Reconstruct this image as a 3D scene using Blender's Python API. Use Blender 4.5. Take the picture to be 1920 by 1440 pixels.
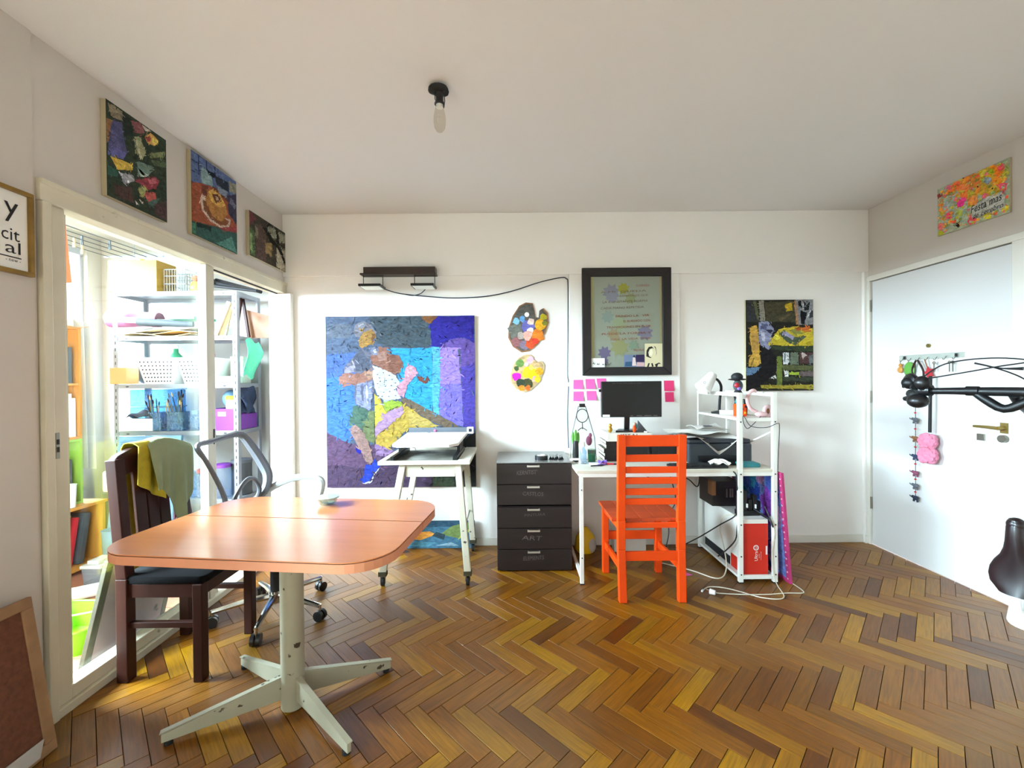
import bpy, bmesh, math, random
from mathutils import Matrix, Vector
import numpy as np

for _o in list(bpy.data.objects):
    bpy.data.objects.remove(_o)
SC = bpy.context.scene
COL = SC.collection
PI = math.pi
V = Vector

# ------------------------------------------------------------------ camera
CAM_Z, YAW, PITCH, ROLL = 1.2921, 0.00128, -0.00758, -0.00867
_f = V((math.sin(YAW), math.cos(YAW), 0)); _r = V((math.cos(YAW), -math.sin(YAW), 0)); _u = V((0, 0, 1))
_f2 = _f * math.cos(PITCH) + _u * math.sin(PITCH); _u2 = _u * math.cos(PITCH) - _f * math.sin(PITCH)
_r3 = _r * math.cos(ROLL) + _u2 * math.sin(ROLL); _u3 = _u2 * math.cos(ROLL) - _r * math.sin(ROLL)
cam_data = bpy.data.cameras.new('camera'); cam = bpy.data.objects.new('camera', cam_data); COL.objects.link(cam)
cam_data.sensor_width = 36.0; cam_data.lens = 36.0 * 800.0 / 1920.0; cam_data.clip_start = 0.05
cam.matrix_world = Matrix(((_r3.x, _u3.x, -_f2.x, 0), (_r3.y, _u3.y, -_f2.y, 0), (_r3.z, _u3.z, -_f2.z, CAM_Z), (0, 0, 0, 1)))
SC.camera = cam

# ------------------------------------------------------------------ sky, daylight through the windows, exposure
world = bpy.data.worlds.new('sky'); SC.world = world; world.use_nodes = True
bg = world.node_tree.nodes['Background']; bg.inputs['Color'].default_value = (0.78, 0.87, 1.0, 1); bg.inputs['Strength'].default_value = 3.2
def area(name, loc, target, sx, sy, watts, color):
    d = bpy.data.lights.new(name, 'AREA'); d.shape = 'RECTANGLE'; d.size = sx; d.size_y = sy; d.energy = watts; d.color = color
    o = bpy.data.objects.new(name, d); COL.objects.link(o); o.location = loc
    zz = (V(loc) - V(target)).normalized(); xx = V((0, 0, 1)).cross(zz).normalized(); yy = zz.cross(xx)   # long side level
    o.rotation_euler = Matrix((xx, yy, zz)).transposed().to_euler()
    return o
area('open_sky_daylight', (-5.6, 0.95, 2.95), (-1.8, 0.95, 1.2), 8.0, 2.5, 9400, (0.68, 0.82, 1.0))
SC.view_settings.view_transform = 'Standard'; SC.view_settings.look = 'None'
SC.view_settings.exposure = 0.76; SC.view_settings.gamma = 1.0; SC.view_settings.use_curve_mapping = False

# ------------------------------------------------------------------ materials
def lin(h):
    c = [int(h[i:i + 2], 16) / 255 for i in (0, 2, 4)]
    return tuple(x / 12.92 if x <= 0.04045 else ((x + 0.055) / 1.055) ** 2.4 for x in c) + (1.0,)
MATS = {}
def mat(name, hexc, rough=0.55, metal=0.0, var=0.10, vscale=7.0, stretch=(1, 1, 1), bump=0.0, bscale=60.0, wear=None, coat=0.0, spec=0.5):
    """procedural material: base colour varied by noise, optional worn second colour (hex, threshold, scale) and fine relief"""
    m = bpy.data.materials.new(name); m.use_nodes = True; nt = m.node_tree; N = nt.nodes; L = nt.links
    p = N['Principled BSDF']; p.inputs['Roughness'].default_value = rough; p.inputs['Metallic'].default_value = metal
    p.inputs['Specular IOR Level'].default_value = spec; p.inputs['Coat Weight'].default_value = coat; p.inputs['Coat Roughness'].default_value = 0.12
    c = lin(hexc)
    tc = N.new('ShaderNodeTexCoord'); mp = N.new('ShaderNodeMapping'); mp.inputs['Scale'].default_value = stretch
    L.new(tc.outputs['Object'], mp.inputs['Vector'])
    no = N.new('ShaderNodeTexNoise'); no.inputs['Scale'].default_value = vscale; no.inputs['Detail'].default_value = 4
    L.new(mp.outputs['Vector'], no.inputs['Vector'])
    rp = N.new('ShaderNodeValToRGB'); e = rp.color_ramp.elements
    e[0].position = 0.3; e[1].position = 0.7
    e[0].color = tuple(x * (1 - var) for x in c[:3]) + (1,); e[1].color = tuple(min(1, x * (1 + var)) for x in c[:3]) + (1,)
    L.new(no.outputs['Fac'], rp.inputs['Fac']); out = rp.outputs['Color']
    if wear:
        h2, th, sc = wear
        n2 = N.new('ShaderNodeTexNoise'); n2.inputs['Scale'].default_value = sc; n2.inputs['Detail'].default_value = 5
        L.new(tc.outputs['Object'], n2.inputs['Vector'])
        r2 = N.new('ShaderNodeValToRGB'); r2.color_ramp.elements[0].position = th; r2.color_ramp.elements[1].position = min(1, th + 0.03)
        L.new(n2.outputs['Fac'], r2.inputs['Fac'])
        mx = N.new('ShaderNodeMix'); mx.data_type = 'RGBA'; mx.inputs['B'].default_value = lin(h2)
        L.new(r2.outputs['Color'], mx.inputs['Factor']); L.new(out, mx.inputs['A']); out = mx.outputs['Result']
    L.new(out, p.inputs['Base Color'])
    if bump:
        n3 = N.new('ShaderNodeTexNoise'); n3.inputs['Scale'].default_value = bscale; n3.inputs['Detail'].default_value = 3
        L.new(mp.outputs['Vector'], n3.inputs['Vector'])
        b = N.new('ShaderNodeBump'); b.inputs['Strength'].default_value = bump; b.inputs['Distance'].default_value = 0.01
        L.new(n3.outputs['Fac'], b.inputs['Height']); L.new(b.outputs['Normal'], p.inputs['Normal'])
    MATS[name] = m
    return m
def clear(name, tint, gloss=1.0, rough=0.03, cover=0.0, coverhex='ffffff'):
    """thin clear sheet: transparent with a Fresnel reflection, optional milky part"""
    m = bpy.data.materials.new(name); m.use_nodes = True; nt = m.node_tree; N = nt.nodes; L = nt.links
    N.remove(N['Principled BSDF']); o = N['Material Output']
    t = N.new('ShaderNodeBsdfTransparent'); t.inputs['Color'].default_value = lin(tint)
    g = N.new('ShaderNodeBsdfGlossy'); g.inputs['Roughness'].default_value = rough
    ge = N.new('ShaderNodeNewGeometry'); dt = N.new('ShaderNodeVectorMath'); dt.operation = 'DOT_PRODUCT'
    L.new(ge.outputs['Normal'], dt.inputs[0]); L.new(ge.outputs['Incoming'], dt.inputs[1])
    ab = N.new('ShaderNodeMath'); ab.operation = 'ABSOLUTE'; L.new(dt.outputs['Value'], ab.inputs[0])
    iv = N.new('ShaderNodeMath'); iv.operation = 'SUBTRACT'; iv.inputs[0].default_value = 1.0; L.new(ab.outputs[0], iv.inputs[1]); iv.use_clamp = True
    pw = N.new('ShaderNodeMath'); pw.operation = 'POWER'; pw.inputs[1].default_value = 5.0; L.new(iv.outputs[0], pw.inputs[0])
    fr = N.new('ShaderNodeMath'); fr.operation = 'MULTIPLY_ADD'; fr.inputs[1].default_value = 0.9 * gloss; fr.inputs[2].default_value = 0.025 * gloss; L.new(pw.outputs[0], fr.inputs[0])
    mx = N.new('ShaderNodeMixShader'); L.new(fr.outputs[0], mx.inputs['Fac']); L.new(t.outputs[0], mx.inputs[1]); L.new(g.outputs[0], mx.inputs[2])
    last = mx.outputs[0]
    if cover:
        d = N.new('ShaderNodeBsdfDiffuse'); d.inputs['Color'].default_value = lin(coverhex)
        n = N.new('ShaderNodeTexNoise'); n.inputs['Scale'].default_value = 9
        mm = N.new('ShaderNodeMath'); mm.operation = 'MULTIPLY'; mm.inputs[1].default_value = cover * 2; L.new(n.outputs['Fac'], mm.inputs[0])
        m2 = N.new('ShaderNodeMixShader'); L.new(mm.outputs[0], m2.inputs['Fac']); L.new(last, m2.inputs[1]); L.new(d.outputs[0], m2.inputs[2]); last = m2.outputs[0]
    L.new(last, o.inputs['Surface']); MATS[name] = m
    return m
def paint_material():
    """flat print: colour from the mesh's pigment attribute, streaked like brushwork"""
    m = bpy.data.materials.new('brush_paint'); m.use_nodes = True; nt = m.node_tree; N = nt.nodes; L = nt.links
    p = N['Principled BSDF']; p.inputs['Roughness'].default_value = 0.8; p.inputs['Specular IOR Level'].default_value = 0.12
    a = N.new('ShaderNodeAttribute'); a.attribute_name = 'pigment'
    tc = N.new('ShaderNodeTexCoord'); mp = N.new('ShaderNodeMapping'); mp.inputs['Scale'].default_value = (1.0, 1.0, 2.2); mp.inputs['Rotation'].default_value = (0.3, 0.7, 0.2)
    L.new(tc.outputs['Object'], mp.inputs['Vector'])
    n = N.new('ShaderNodeTexNoise'); n.inputs['Scale'].default_value = 28; n.inputs['Detail'].default_value = 5; n.inputs['Distortion'].default_value = 0.8
    L.new(mp.outputs['Vector'], n.inputs['Vector'])
    r = N.new('ShaderNodeMapRange'); r.inputs['From Min'].default_value = 0.25; r.inputs['From Max'].default_value = 0.75; r.inputs['To Min'].default_value = 0.62; r.inputs['To Max'].default_value = 1.36
    L.new(n.outputs['Fac'], r.inputs['Value'])
    h = N.new('ShaderNodeHueSaturation'); L.new(a.outputs['Color'], h.inputs['Color']); L.new(r.outputs['Result'], h.inputs['Value'])
    L.new(h.outputs['Color'], p.inputs['Base Color'])
    b = N.new('ShaderNodeBump'); b.inputs['Strength'].default_value = 0.25; b.inputs['Distance'].default_value = 0.004
    L.new(n.outputs['Fac'], b.inputs['Height']); L.new(b.outputs['Normal'], p.inputs['Normal'])
    MATS['brush_paint'] = m
def print_material():
    m = bpy.data.materials.new('flat_print'); m.use_nodes = True; nt = m.node_tree
    p = nt.nodes['Principled BSDF']; p.inputs['Roughness'].default_value = 0.6
    a = nt.nodes.new('ShaderNodeAttribute'); a.attribute_name = 'pigment'; nt.links.new(a.outputs['Color'], p.inputs['Base Color'])
    MATS['flat_print'] = m
paint_material(); print_material()
def parquet_material():
    """oak strip: tone per strip (object or mesh island), grain along the strip, worn varnish"""
    m = bpy.data.materials.new('parquet_oak'); m.use_nodes = True; nt = m.node_tree; N = nt.nodes; L = nt.links
    p = N['Principled BSDF']
    oi = N.new('ShaderNodeObjectInfo'); ge = N.new('ShaderNodeNewGeometry')
    add = N.new('ShaderNodeMath'); add.operation = 'ADD'; L.new(oi.outputs['Random'], add.inputs[0]); L.new(ge.outputs['Random Per Island'], add.inputs[1])
    fr = N.new('ShaderNodeMath'); fr.operation = 'FRACT'; L.new(add.outputs[0], fr.inputs[0])
    tone = N.new('ShaderNodeValToRGB'); cr = tone.color_ramp; cr.interpolation = 'LINEAR'
    stops = [(0.0, '6b3c1c'), (0.12, '8a5420'), (0.3, '9c6022'), (0.5, 'a86a24'), (0.68, 'a46620'), (0.82, 'bb8028'), (0.93, 'c58c2e'), (1.0, '7a4622')]
    cr.elements[0].position = 0; cr.elements[0].color = lin(stops[0][1]); cr.elements[1].position = 1; cr.elements[1].color = lin(stops[-1][1])
    for q, h in stops[1:-1]:
        e = cr.elements.new(q); e.color = lin(h)
    L.new(fr.outputs[0], tone.inputs['Fac'])
    uv = N.new('ShaderNodeUVMap'); uv.uv_map = 'UVMap'
    off = N.new('ShaderNodeVectorMath'); off.operation = 'ADD'; L.new(uv.outputs['UV'], off.inputs[0])
    sc = N.new('ShaderNodeMath'); sc.operation = 'MULTIPLY'; sc.inputs[1].default_value = 37.0; L.new(fr.outputs[0], sc.inputs[0]); L.new(sc.outputs[0], off.inputs[1])
    mp = N.new('ShaderNodeMapping'); mp.inputs['Scale'].default_value = (9, 130, 1); L.new(off.outputs[0], mp.inputs['Vector'])
    n = N.new('ShaderNodeTexNoise'); n.inputs['Scale'].default_value = 1.0; n.inputs['Detail'].default_value = 6; n.inputs['Distortion'].default_value = 0.4; L.new(mp.outputs['Vector'], n.inputs['Vector'])
    gr = N.new('ShaderNodeMapRange'); gr.inputs['From Min'].default_value = 0.3; gr.inputs['From Max'].default_value = 0.7; gr.inputs['To Min'].default_value = 0.38; gr.inputs['To Max'].default_value = 0.70; L.new(n.outputs['Fac'], gr.inputs['Value'])
    hs = N.new('ShaderNodeHueSaturation'); L.new(tone.outputs['Color'], hs.inputs['Color']); L.new(gr.outputs['Result'], hs.inputs['Value']); hs.inputs['Saturation'].default_value = 1.2
    # worn, greyer patch of old varnish (position in the room), with its own outline
    pos = N.new('ShaderNodeNewGeometry'); nw = N.new('ShaderNodeTexNoise'); nw.inputs['Scale'].default_value = 1.1; nw.inputs['Detail'].default_value = 5; L.new(pos.outputs['Position'], nw.inputs['Vector'])
    wr = N.new('ShaderNodeMapRange'); wr.inputs['From Min'].default_value = 0.46; wr.inputs['From Max'].default_value = 0.66; wr.inputs['To Max'].default_value = 0.55; L.new(nw.outputs['Fac'], wr.inputs['Value'])
    mx = N.new('ShaderNodeMix'); mx.data_type = 'RGBA'; mx.inputs['B'].default_value = lin('6f5432'); L.new(wr.outputs['Result'], mx.inputs['Factor']); L.new(hs.outputs['Color'], mx.inputs['A'])
    L.new(mx.outputs['Result'], p.inputs['Base Color'])
    rr = N.new('ShaderNodeMapRange'); rr.inputs['To Min'].default_value = 0.26; rr.inputs['To Max'].default_value = 0.5; L.new(nw.outputs['Fac'], rr.inputs['Value']); L.new(rr.outputs['Result'], p.inputs['Roughness'])
    b = N.new('ShaderNodeBump'); b.inputs['Strength'].default_value = 0.15; b.inputs['Distance'].default_value = 0.002; L.new(n.outputs['Fac'], b.inputs['Height']); L.new(b.outputs['Normal'], p.inputs['Normal'])
    MATS['parquet_oak'] = m
parquet_material()

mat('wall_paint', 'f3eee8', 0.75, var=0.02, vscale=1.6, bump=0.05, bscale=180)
mat('wall_side', 'cdc3b9', 0.75, var=0.03, vscale=1.4, bump=0.05, bscale=180)  # white of wall_paint darkened, so the side walls look more in shade
mat('ceiling_paint', 'dfd9d4', 0.85, var=0.02, vscale=1.0, bump=0.05, bscale=200)
mat('balcony_paint', '9c9890', 0.8, var=0.02)
mat('joint_dark', '2c1a0e', 0.8)
mat('frame_cream', 'd2c9b2', 0.5, var=0.07, vscale=4, wear=('8d8470', 0.71, 6))
mat('door_white', 'dad8d6', 0.5, var=0.02, vscale=1.3)
mat('trim_white', 'e2ddd2', 0.55, var=0.02)
mat('tile_red', 'b5765c', 0.5, var=0.1, vscale=3)
mat('laminate_peach', 'cf8153', 0.2, var=0.05, vscale=4, stretch=(0.4, 6, 1), spec=0.4)
mat('laminate_edge', 'd78f6c', 0.4, var=0.05)
mat('chipped_cream', 'a6a08a', 0.5, var=0.08, vscale=5, wear=('3a2c1e', 0.64, 22))
mat('steel_worn', '8a8478', 0.35, 0.8, var=0.2)
mat('wood_dark', '30130a', 0.5, spec=0.2, var=0.28, vscale=9, stretch=(1, 1, 0.25))
mat('cushion_black', '090709', 0.95, var=0.2, spec=0.15, bump=0.15, bscale=200)
mat('cloth_yellow', 'b7a528', 0.9, var=0.2, vscale=14, bump=0.3, bscale=120)
mat('cloth_olive', '8c9470', 0.95, var=0.08, vscale=9, bump=0.25, bscale=220)
mat('cloth_mauve', '8a4a64', 0.95, var=0.1, bump=0.2, bscale=160)
mat('plastic_grey', '66666c', 0.4, var=0.05)
mat('plastic_light', 'c4c4c2', 0.35, var=0.04)
mat('chrome', 'c0bcb4', 0.16, 1.0, var=0.05)
mat('black_plastic', '101012', 0.35, var=0.15)
mat('black_rubber', '161616', 0.7, var=0.2)
mat('black_metal', '141416', 0.4, 0.3, var=0.1)
mat('white_chipped', 'cfc8b4', 0.5, var=0.06, vscale=5, wear=('4a4238', 0.68, 24))
mat('board_pink', 'b8326e', 0.6, var=0.15, vscale=30)
mat('screen_grey', '86847a', 0.6, var=0.3, vscale=12, wear=('24221e', 0.68, 14))
mat('board_marked', 'dcd2cc', 0.5, var=0.07, vscale=9, wear=('8d868c', 0.67, 9))
mat('slate_grey', '595e66', 0.45, var=0.08)
mat('cabinet_black', '1e1414', 0.42, var=0.22, vscale=6, stretch=(0.4, 1, 4))
mat('cabinet_top', '74706c', 0.28, var=0.08)
mat('handle_steel', 'cfcac2', 0.3, 0.7)
mat('chalk', '5e5450', 0.9, var=0.3, vscale=80)
mat('desk_white', 'e9e7e0', 0.4, var=0.03)
mat('desk_top', 'd8d0c0', 0.45, var=0.06, vscale=5)
mat('orange_paint', 'e8480c', 0.5, var=0.06, vscale=6, spec=0.25)
mat('orange_seat', 'b8441a', 0.45, var=0.14, vscale=4, stretch=(0.5, 8, 1))
mat('monitor_black', '0a0a0b', 0.3, var=0.1)
mat('paper_white', 'ece8e0', 0.8, var=0.04)
mat('paper_grey', 'bcb4ac', 0.85, var=0.12, vscale=9)
mat('pages', 'd8d0ba', 0.85, var=0.15, vscale=60, stretch=(0.2, 0.2, 6))
mat('book_black', '121214', 0.4)
mat('book_white', 'ded8cc', 0.5)
mat('printer_grey', '2e3238', 0.5, var=0.06)
mat('note_pink', 'ea60a8', 0.8, var=0.04)
mat('note_hot', 'e83a72', 0.8, var=0.05)
mat('red_box', 'cc2614', 0.5, var=0.08, vscale=5)
mat('white_gloss', 'ecebe8', 0.3, var=0.02)
mat('wood_mid', '8a5a34', 0.5, var=0.2, stretch=(1, 1, 0.3))
mat('wood_orange', 'c98a3c', 0.5, var=0.15, stretch=(1, 1, 0.3))
mat('wood_pale', 'c0a87c', 0.6, var=0.14, vscale=8)
mat('cork', '6b3f2a', 0.85, var=0.22, vscale=60, bump=0.2, bscale=140)
mat('cork_frame', '9a7450', 0.6, var=0.2, vscale=14)
mat('brown_lamp', '33261f', 0.45, var=0.12)
mat('lamp_diffuser', 'eceee4', 0.4, var=0.02)
mat('pink_soft', 'dcb4b4', 0.5, var=0.06)
mat('pink_duster', 'e488a4', 0.95, var=0.12, vscale=40, bump=0.6, bscale=90)
mat('frame_black', '1c1718', 0.45, var=0.15)
mat('frame_gold', '8a6a2a', 0.4, 0.3, var=0.25, vscale=12)
mat('canvas_edge', 'b8ab8c', 0.8, var=0.08)
mat('canvas_dark', '2a2822', 0.8, var=0.1)
mat('saddle_black', '1e1315', 0.33, var=0.2)
mat('metal_white', '8c9097', 0.4, 0.1, var=0.02)
mat('slot_dark', '2a2c30', 0.8)
mat('plastic_white', 'efeeea', 0.45, var=0.02)
mat('plastic_lime', '6cae0c', 0.4, var=0.04)
mat('plastic_purple', '7a3aa0', 0.4, var=0.06)
mat('plastic_yellow', 'f0c418', 0.4, var=0.04)
mat('plastic_green', '3fa070', 0.4)
mat('cloth_denim', '33405c', 0.9, var=0.35, vscale=14, bump=0.4, bscale=40)
mat('cloth_navy', '2a3244', 0.9, var=0.3, vscale=12, bump=0.4, bscale=40)
mat('cloth_grey', 'b4b0a8', 0.95, var=0.08, vscale=6, stretch=(6, 6, 0.4))
mat('cloth_orange', 'e05a34', 0.9, var=0.1)
mat('box_yellow', 'a07c2c', 0.7, var=0.08)
mat('cardboard', 'c89a62', 0.8, var=0.08, vscale=5)
mat('kraft', 'c8a468', 0.8, var=0.16, vscale=7)
mat('paper_pink', 'e878b0', 0.7, var=0.1)
mat('mint', '5ed0a8', 0.6, var=0.06)
mat('frame_blue', '6a94b4', 0.5, var=0.15)
mat('mesh_screen', '9aa49a', 0.7, var=0.25, vscale=9)
mat('mesh_pink', '86706c', 0.7, var=0.12, vscale=5, wear=('4a4a40', 0.66, 5))
mat('screen_wood', '403b28', 0.6, var=0.3, vscale=10)
mat('green_shelf', '93b84e', 0.5, var=0.08)
mat('grey_dark', '4a4e52', 0.6, var=0.1)
mat('gold', 'c09030', 0.35, 0.6, var=0.2)
mat('teal', '2a7a80', 0.5, var=0.1)
mat('red', 'b82430', 0.5, var=0.1)
mat('leaf_green', '5a9a3a', 0.5, var=0.12)
mat('purple', '8a6ad0', 0.5, var=0.1)
mat('brass', 'a08a50', 0.35, 0.8, var=0.15)
mat('skin_toy', 'c88a70', 0.5)
mat('ink', '1a1a1e', 0.7)
mat('cable_white', 'd0c8b4', 0.5)
mat('cable_black', '141518', 0.5)
mat('cable_blue', '1a2a3c', 0.5)
mat('ash_glass_solid', 'b8c0b8', 0.05, var=0.1)
clear('window_glass', 'f6faf8')
clear('clear_plastic', 'c8dcf0', cover=0.12)
clear('clear_blue', '90c4e8', cover=0.18, coverhex='a8d8f4')
clear('bulb_glass', 'f4f2ec')
clear('glass_clear', 'dfe8e2')
clear('acrylic', 'f0f2ee', cover=0.05)

# ------------------------------------------------------------------ mesh helpers
class MB:
    def __init__(s): s.v = []; s.f = []; s.c = []; s.T = Matrix()
    def _add(s, vs, fs, col=None):
        n = len(s.v); s.v += [tuple(s.T @ V(p)) for p in vs]
        s.f += [tuple(i + n for i in f) for f in fs]; s.c += [col] * len(fs)
        return s
    def box(s, x0, x1, y0, y1, z0, z1):
        return s._add([(x0, y0, z0), (x1, y0, z0), (x1, y1, z0), (x0, y1, z0), (x0, y0, z1), (x1, y0, z1), (x1, y1, z1), (x0, y1, z1)],
                      [(3, 2, 1, 0), (4, 5, 6, 7), (0, 1, 5, 4), (1, 2, 6, 5), (2, 3, 7, 6), (3, 0, 4, 7)])
    def bar(s, p, q, w, h, up=(0, 0, 1)):
        """rectangular bar from p to q, w across, h along 'up'"""
        p, q = V(p), V(q); d = (q - p).normalized(); u = V(up); a = d.cross(u)
        if a.length < 1e-4: a = d.cross(V((0, 1, 0)))
        a.normalize(); u = a.cross(d).normalized(); a = a * w / 2; u = u * h / 2
        vs = [p - a - u, p + a - u, p + a + u, p - a + u, q - a - u, q + a - u, q + a + u, q - a + u]
        return s._add(vs, [(3, 2, 1, 0), (4, 5, 6, 7), (0, 1, 5, 4), (1, 2, 6, 5), (2, 3, 7, 6), (3, 0, 4, 7)])
    def tube(s, pts, r, seg=8, smooth=0, closed=False, flat=1.0):
        P = [V(p) for p in pts]; R = list(r) if isinstance(r, (list, tuple)) else [r] * len(P)
        if smooth:
            Q, S = [], []; n = len(P)
            for i in range(n if closed else n - 1):
                if closed: a, b, c, d = P[i - 1], P[i], P[(i + 1) % n], P[(i + 2) % n]
                else: a, b, c, d = P[max(0, i - 1)], P[i], P[i + 1], P[min(n - 1, i + 2)]
                for k in range(smooth):
                    t = k / smooth
                    Q.append(0.5 * ((2 * b) + (c - a) * t + (2 * a - 5 * b + 4 * c - d) * t * t + (3 * b - a - 3 * c + d) * t ** 3)); S.append(R[i] + (R[(i + 1) % n] - R[i]) * t)
            if not closed: Q.append(P[-1]); S.append(R[-1])
            P, R = Q, S
        n = len(P); vs = []; fs = []; prev = None
        for i in range(n):
            t = (P[(i + 1) % n] - P[i - 1]) if closed else (P[min(i + 1, n - 1)] - P[max(i - 1, 0)])
            t = t.normalized() if t.length > 1e-9 else V((0, 0, 1))
            if prev is None:
                a = t.cross(V((0, 0, 1)));
                if a.length < 0.05: a = t.cross(V((0, 1, 0)))
            else: a = prev - t * prev.dot(t)
            a.normalize(); prev = a; b = t.cross(a)
            vs += [P[i] + a * R[i] * math.cos(2 * PI * k / seg) + b * R[i] * flat * math.sin(2 * PI * k / seg) for k in range(seg)]
        m = n if closed else n - 1
        for i in range(m):
            j = (i + 1) % n
            fs += [(i * seg + k, i * seg + (k + 1) % seg, j * seg + (k + 1) % seg, j * seg + k) for k in range(seg)]
        if not closed: fs += [tuple(range(seg - 1, -1, -1)), tuple((n - 1) * seg + k for k in range(seg))]
        return s._add(vs, fs)
    def cyl(s, p, q, r, r2=None, seg=16): return s.tube([p, q], [r, r if r2 is None else r2], seg)
    def lathe(s, prof, c=(0, 0, 0), seg=20, sx=1.0, sy=1.0):
        c = V(c); n = len(prof); vs = []; fs = []
        for r, z in prof: vs += [c + V((sx * r * math.cos(2 * PI * k / seg), sy * r * math.sin(2 * PI * k / seg), z)) for k in range(seg)]
        for i in range(n - 1): fs += [(i * seg + k, i * seg + (k + 1) % seg, (i + 1) * seg + (k + 1) % seg, (i + 1) * seg + k) for k in range(seg)]
        fs += [tuple(range(seg - 1, -1, -1)), tuple((n - 1) * seg + k for k in range(seg))]
        return s._add(vs, fs)
    def ell(s, c, rx, ry, rz, nu=14, nv=9):
        prof = [(max(1e-4, math.sin(PI * i / nv)), -math.cos(PI * i / nv)) for i in range(nv + 1)]
        c = V(c); vs = []; fs = []
        for r, z in prof: vs += [c + V((rx * r * math.cos(2 * PI * k / nu), ry * r * math.sin(2 * PI * k / nu), rz * z)) for k in range(nu)]
        for i in range(nv): fs += [(i * nu + k, i * nu + (k + 1) % nu, (i + 1) * nu + (k + 1) % nu, (i + 1) * nu + k) for k in range(nu)]
        return s._add(vs, fs)
    def prism(s, poly, o, U, W, t):
        """flat outline poly in (U, W) from o, thickness along t"""
        o, U, W, t = V(o), V(U), V(W), V(t); n = len(poly)
        a = [o + U * x + W * y for x, y in poly]; vs = a + [p + t for p in a]
        fs = [tuple(range(n - 1, -1, -1)), tuple(range(n, 2 * n))] + [(i, (i + 1) % n, n + (i + 1) % n, n + i) for i in range(n)]
        if U.cross(W).dot(t) < 0: fs = [tuple(reversed(f)) for f in fs]
        return s._add(vs, fs)
    def ring(s, outer, inner, o, U, W, t):
        """plate with a hole: outer and inner outlines of equal length"""
        o, U, W, t = V(o), V(U), V(W), V(t); n = len(outer)
        A = [o + U * x + W * y for x, y in outer]; B = [o + U * x + W * y for x, y in inner]
        vs = A + B + [p + t for p in A] + [p + t for p in B]; fs = []
        for i in range(n):
            j = (i + 1) % n
            fs += [(j, i, n + i, n + j), (2 * n + i, 2 * n + j, 3 * n + j, 3 * n + i), (i, j, 2 * n + j, 2 * n + i), (n + j, n + i, 3 * n + i, 3 * n + j)]
        return s._add(vs, fs)
    def sheet(s, fn, nu, nv):
        vs = [fn(i / nu, j / nv) for j in range(nv + 1) for i in range(nu + 1)]
        return s._add(vs, [(j * (nu + 1) + i, j * (nu + 1) + i + 1, (j + 1) * (nu + 1) + i + 1, (j + 1) * (nu + 1) + i) for j in range(nv) for i in range(nu)])
    def flat(s, polys, o, U, W, N, step=0.0002):
        """coloured flat outlines laid one over the other"""
        o, U, W, N = V(o), V(U), V(W), V(N)
        for k, (c, q) in enumerate(polys):
            s._add([o + U * x + W * y + N * (step * (k + 1)) for x, y in q], [tuple(range(len(q)))], c)
        return s
    def layers(s, items, o, U, W, N):
        o, U, W, N = V(o), V(U), V(W), V(N); step = min(0.00001, 0.003 / max(k for k, _, _ in items))
        for k, c, q in items: s._add([o + U * x + W * y + N * (step * (k + 1)) for x, y in q], [tuple(range(len(q)))], c)
        return s
    def build(s, name, material, parent=None, bevel=0.0, smooth=False, local=False, solid=0.0, subsurf=0, **tags):
        me = bpy.data.meshes.new(name); me.from_pydata(s.v, [], s.f); me.update()
        if any(c is not None for c in s.c):
            at = me.attributes.new('pigment', 'FLOAT_COLOR', 'CORNER'); i = 0
            for poly, c in zip(me.polygons, s.c):
                q = lin(c or 'ffffff')
                for li in poly.loop_indices: at.data[li].color = q
        if bevel or solid:
            bm = bmesh.new(); bm.from_mesh(me)
            if solid:
                bmesh.ops.recalc_face_normals(bm, faces=bm.faces); bmesh.ops.solidify(bm, geom=list(bm.faces), thickness=solid)
            if bevel:
                eds = [e for e in bm.edges if len(e.link_faces) == 2 and e.calc_face_angle(0) > 0.5]
                bmesh.ops.bevel(bm, geom=eds, offset=bevel, segments=2, profile=0.5, affect='EDGES', clamp_overlap=True)
            bm.to_mesh(me); bm.free()
        if smooth:
            me.polygons.foreach_set('use_smooth', [True] * len(me.polygons)); me.set_sharp_from_angle(angle=0.7)
        me.materials.append(MATS[material])
        o = bpy.data.objects.new(name, me); COL.objects.link(o)
        if parent:
            o.parent = parent
            if not local: me.transform(chain(parent).inverted())
        elif not local:
            co = np.empty(len(me.vertices) * 3); me.vertices.foreach_get('co', co); co = co.reshape(-1, 3)
            c = V(((co[:, 0].min() + co[:, 0].max()) / 2, (co[:, 1].min() + co[:, 1].max()) / 2, co[:, 2].min()))
            me.transform(Matrix.Translation(-c)); o.location = c
        if subsurf:
            md = o.modifiers.new('smooth', 'SUBSURF'); md.levels = md.render_levels = subsurf
        for k, v in tags.items(): o['category' if k == 'cat' else k] = v
        return o
def shade_hex(h, f, d=0.0, sat=1.0):
    c = [int(h[i:i + 2], 16) for i in (0, 2, 4)]; g = c[0] * 0.3 + c[1] * 0.55 + c[2] * 0.15; c = [g + (v - g) * sat for v in c]
    return ''.join('%02x' % max(0, min(255, int(v * f + d * (k - 1) * 12))) for k, v in enumerate(c))
def in_poly(p, q):
    r = False; j = len(q) - 1
    for i in range(len(q)):
        if (q[i][1] > p[1]) != (q[j][1] > p[1]) and p[0] < (q[j][0] - q[i][0]) * (p[1] - q[i][1]) / (q[j][1] - q[i][1] + 1e-12) + q[i][0]: r = not r
        j = i
    return r
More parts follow.
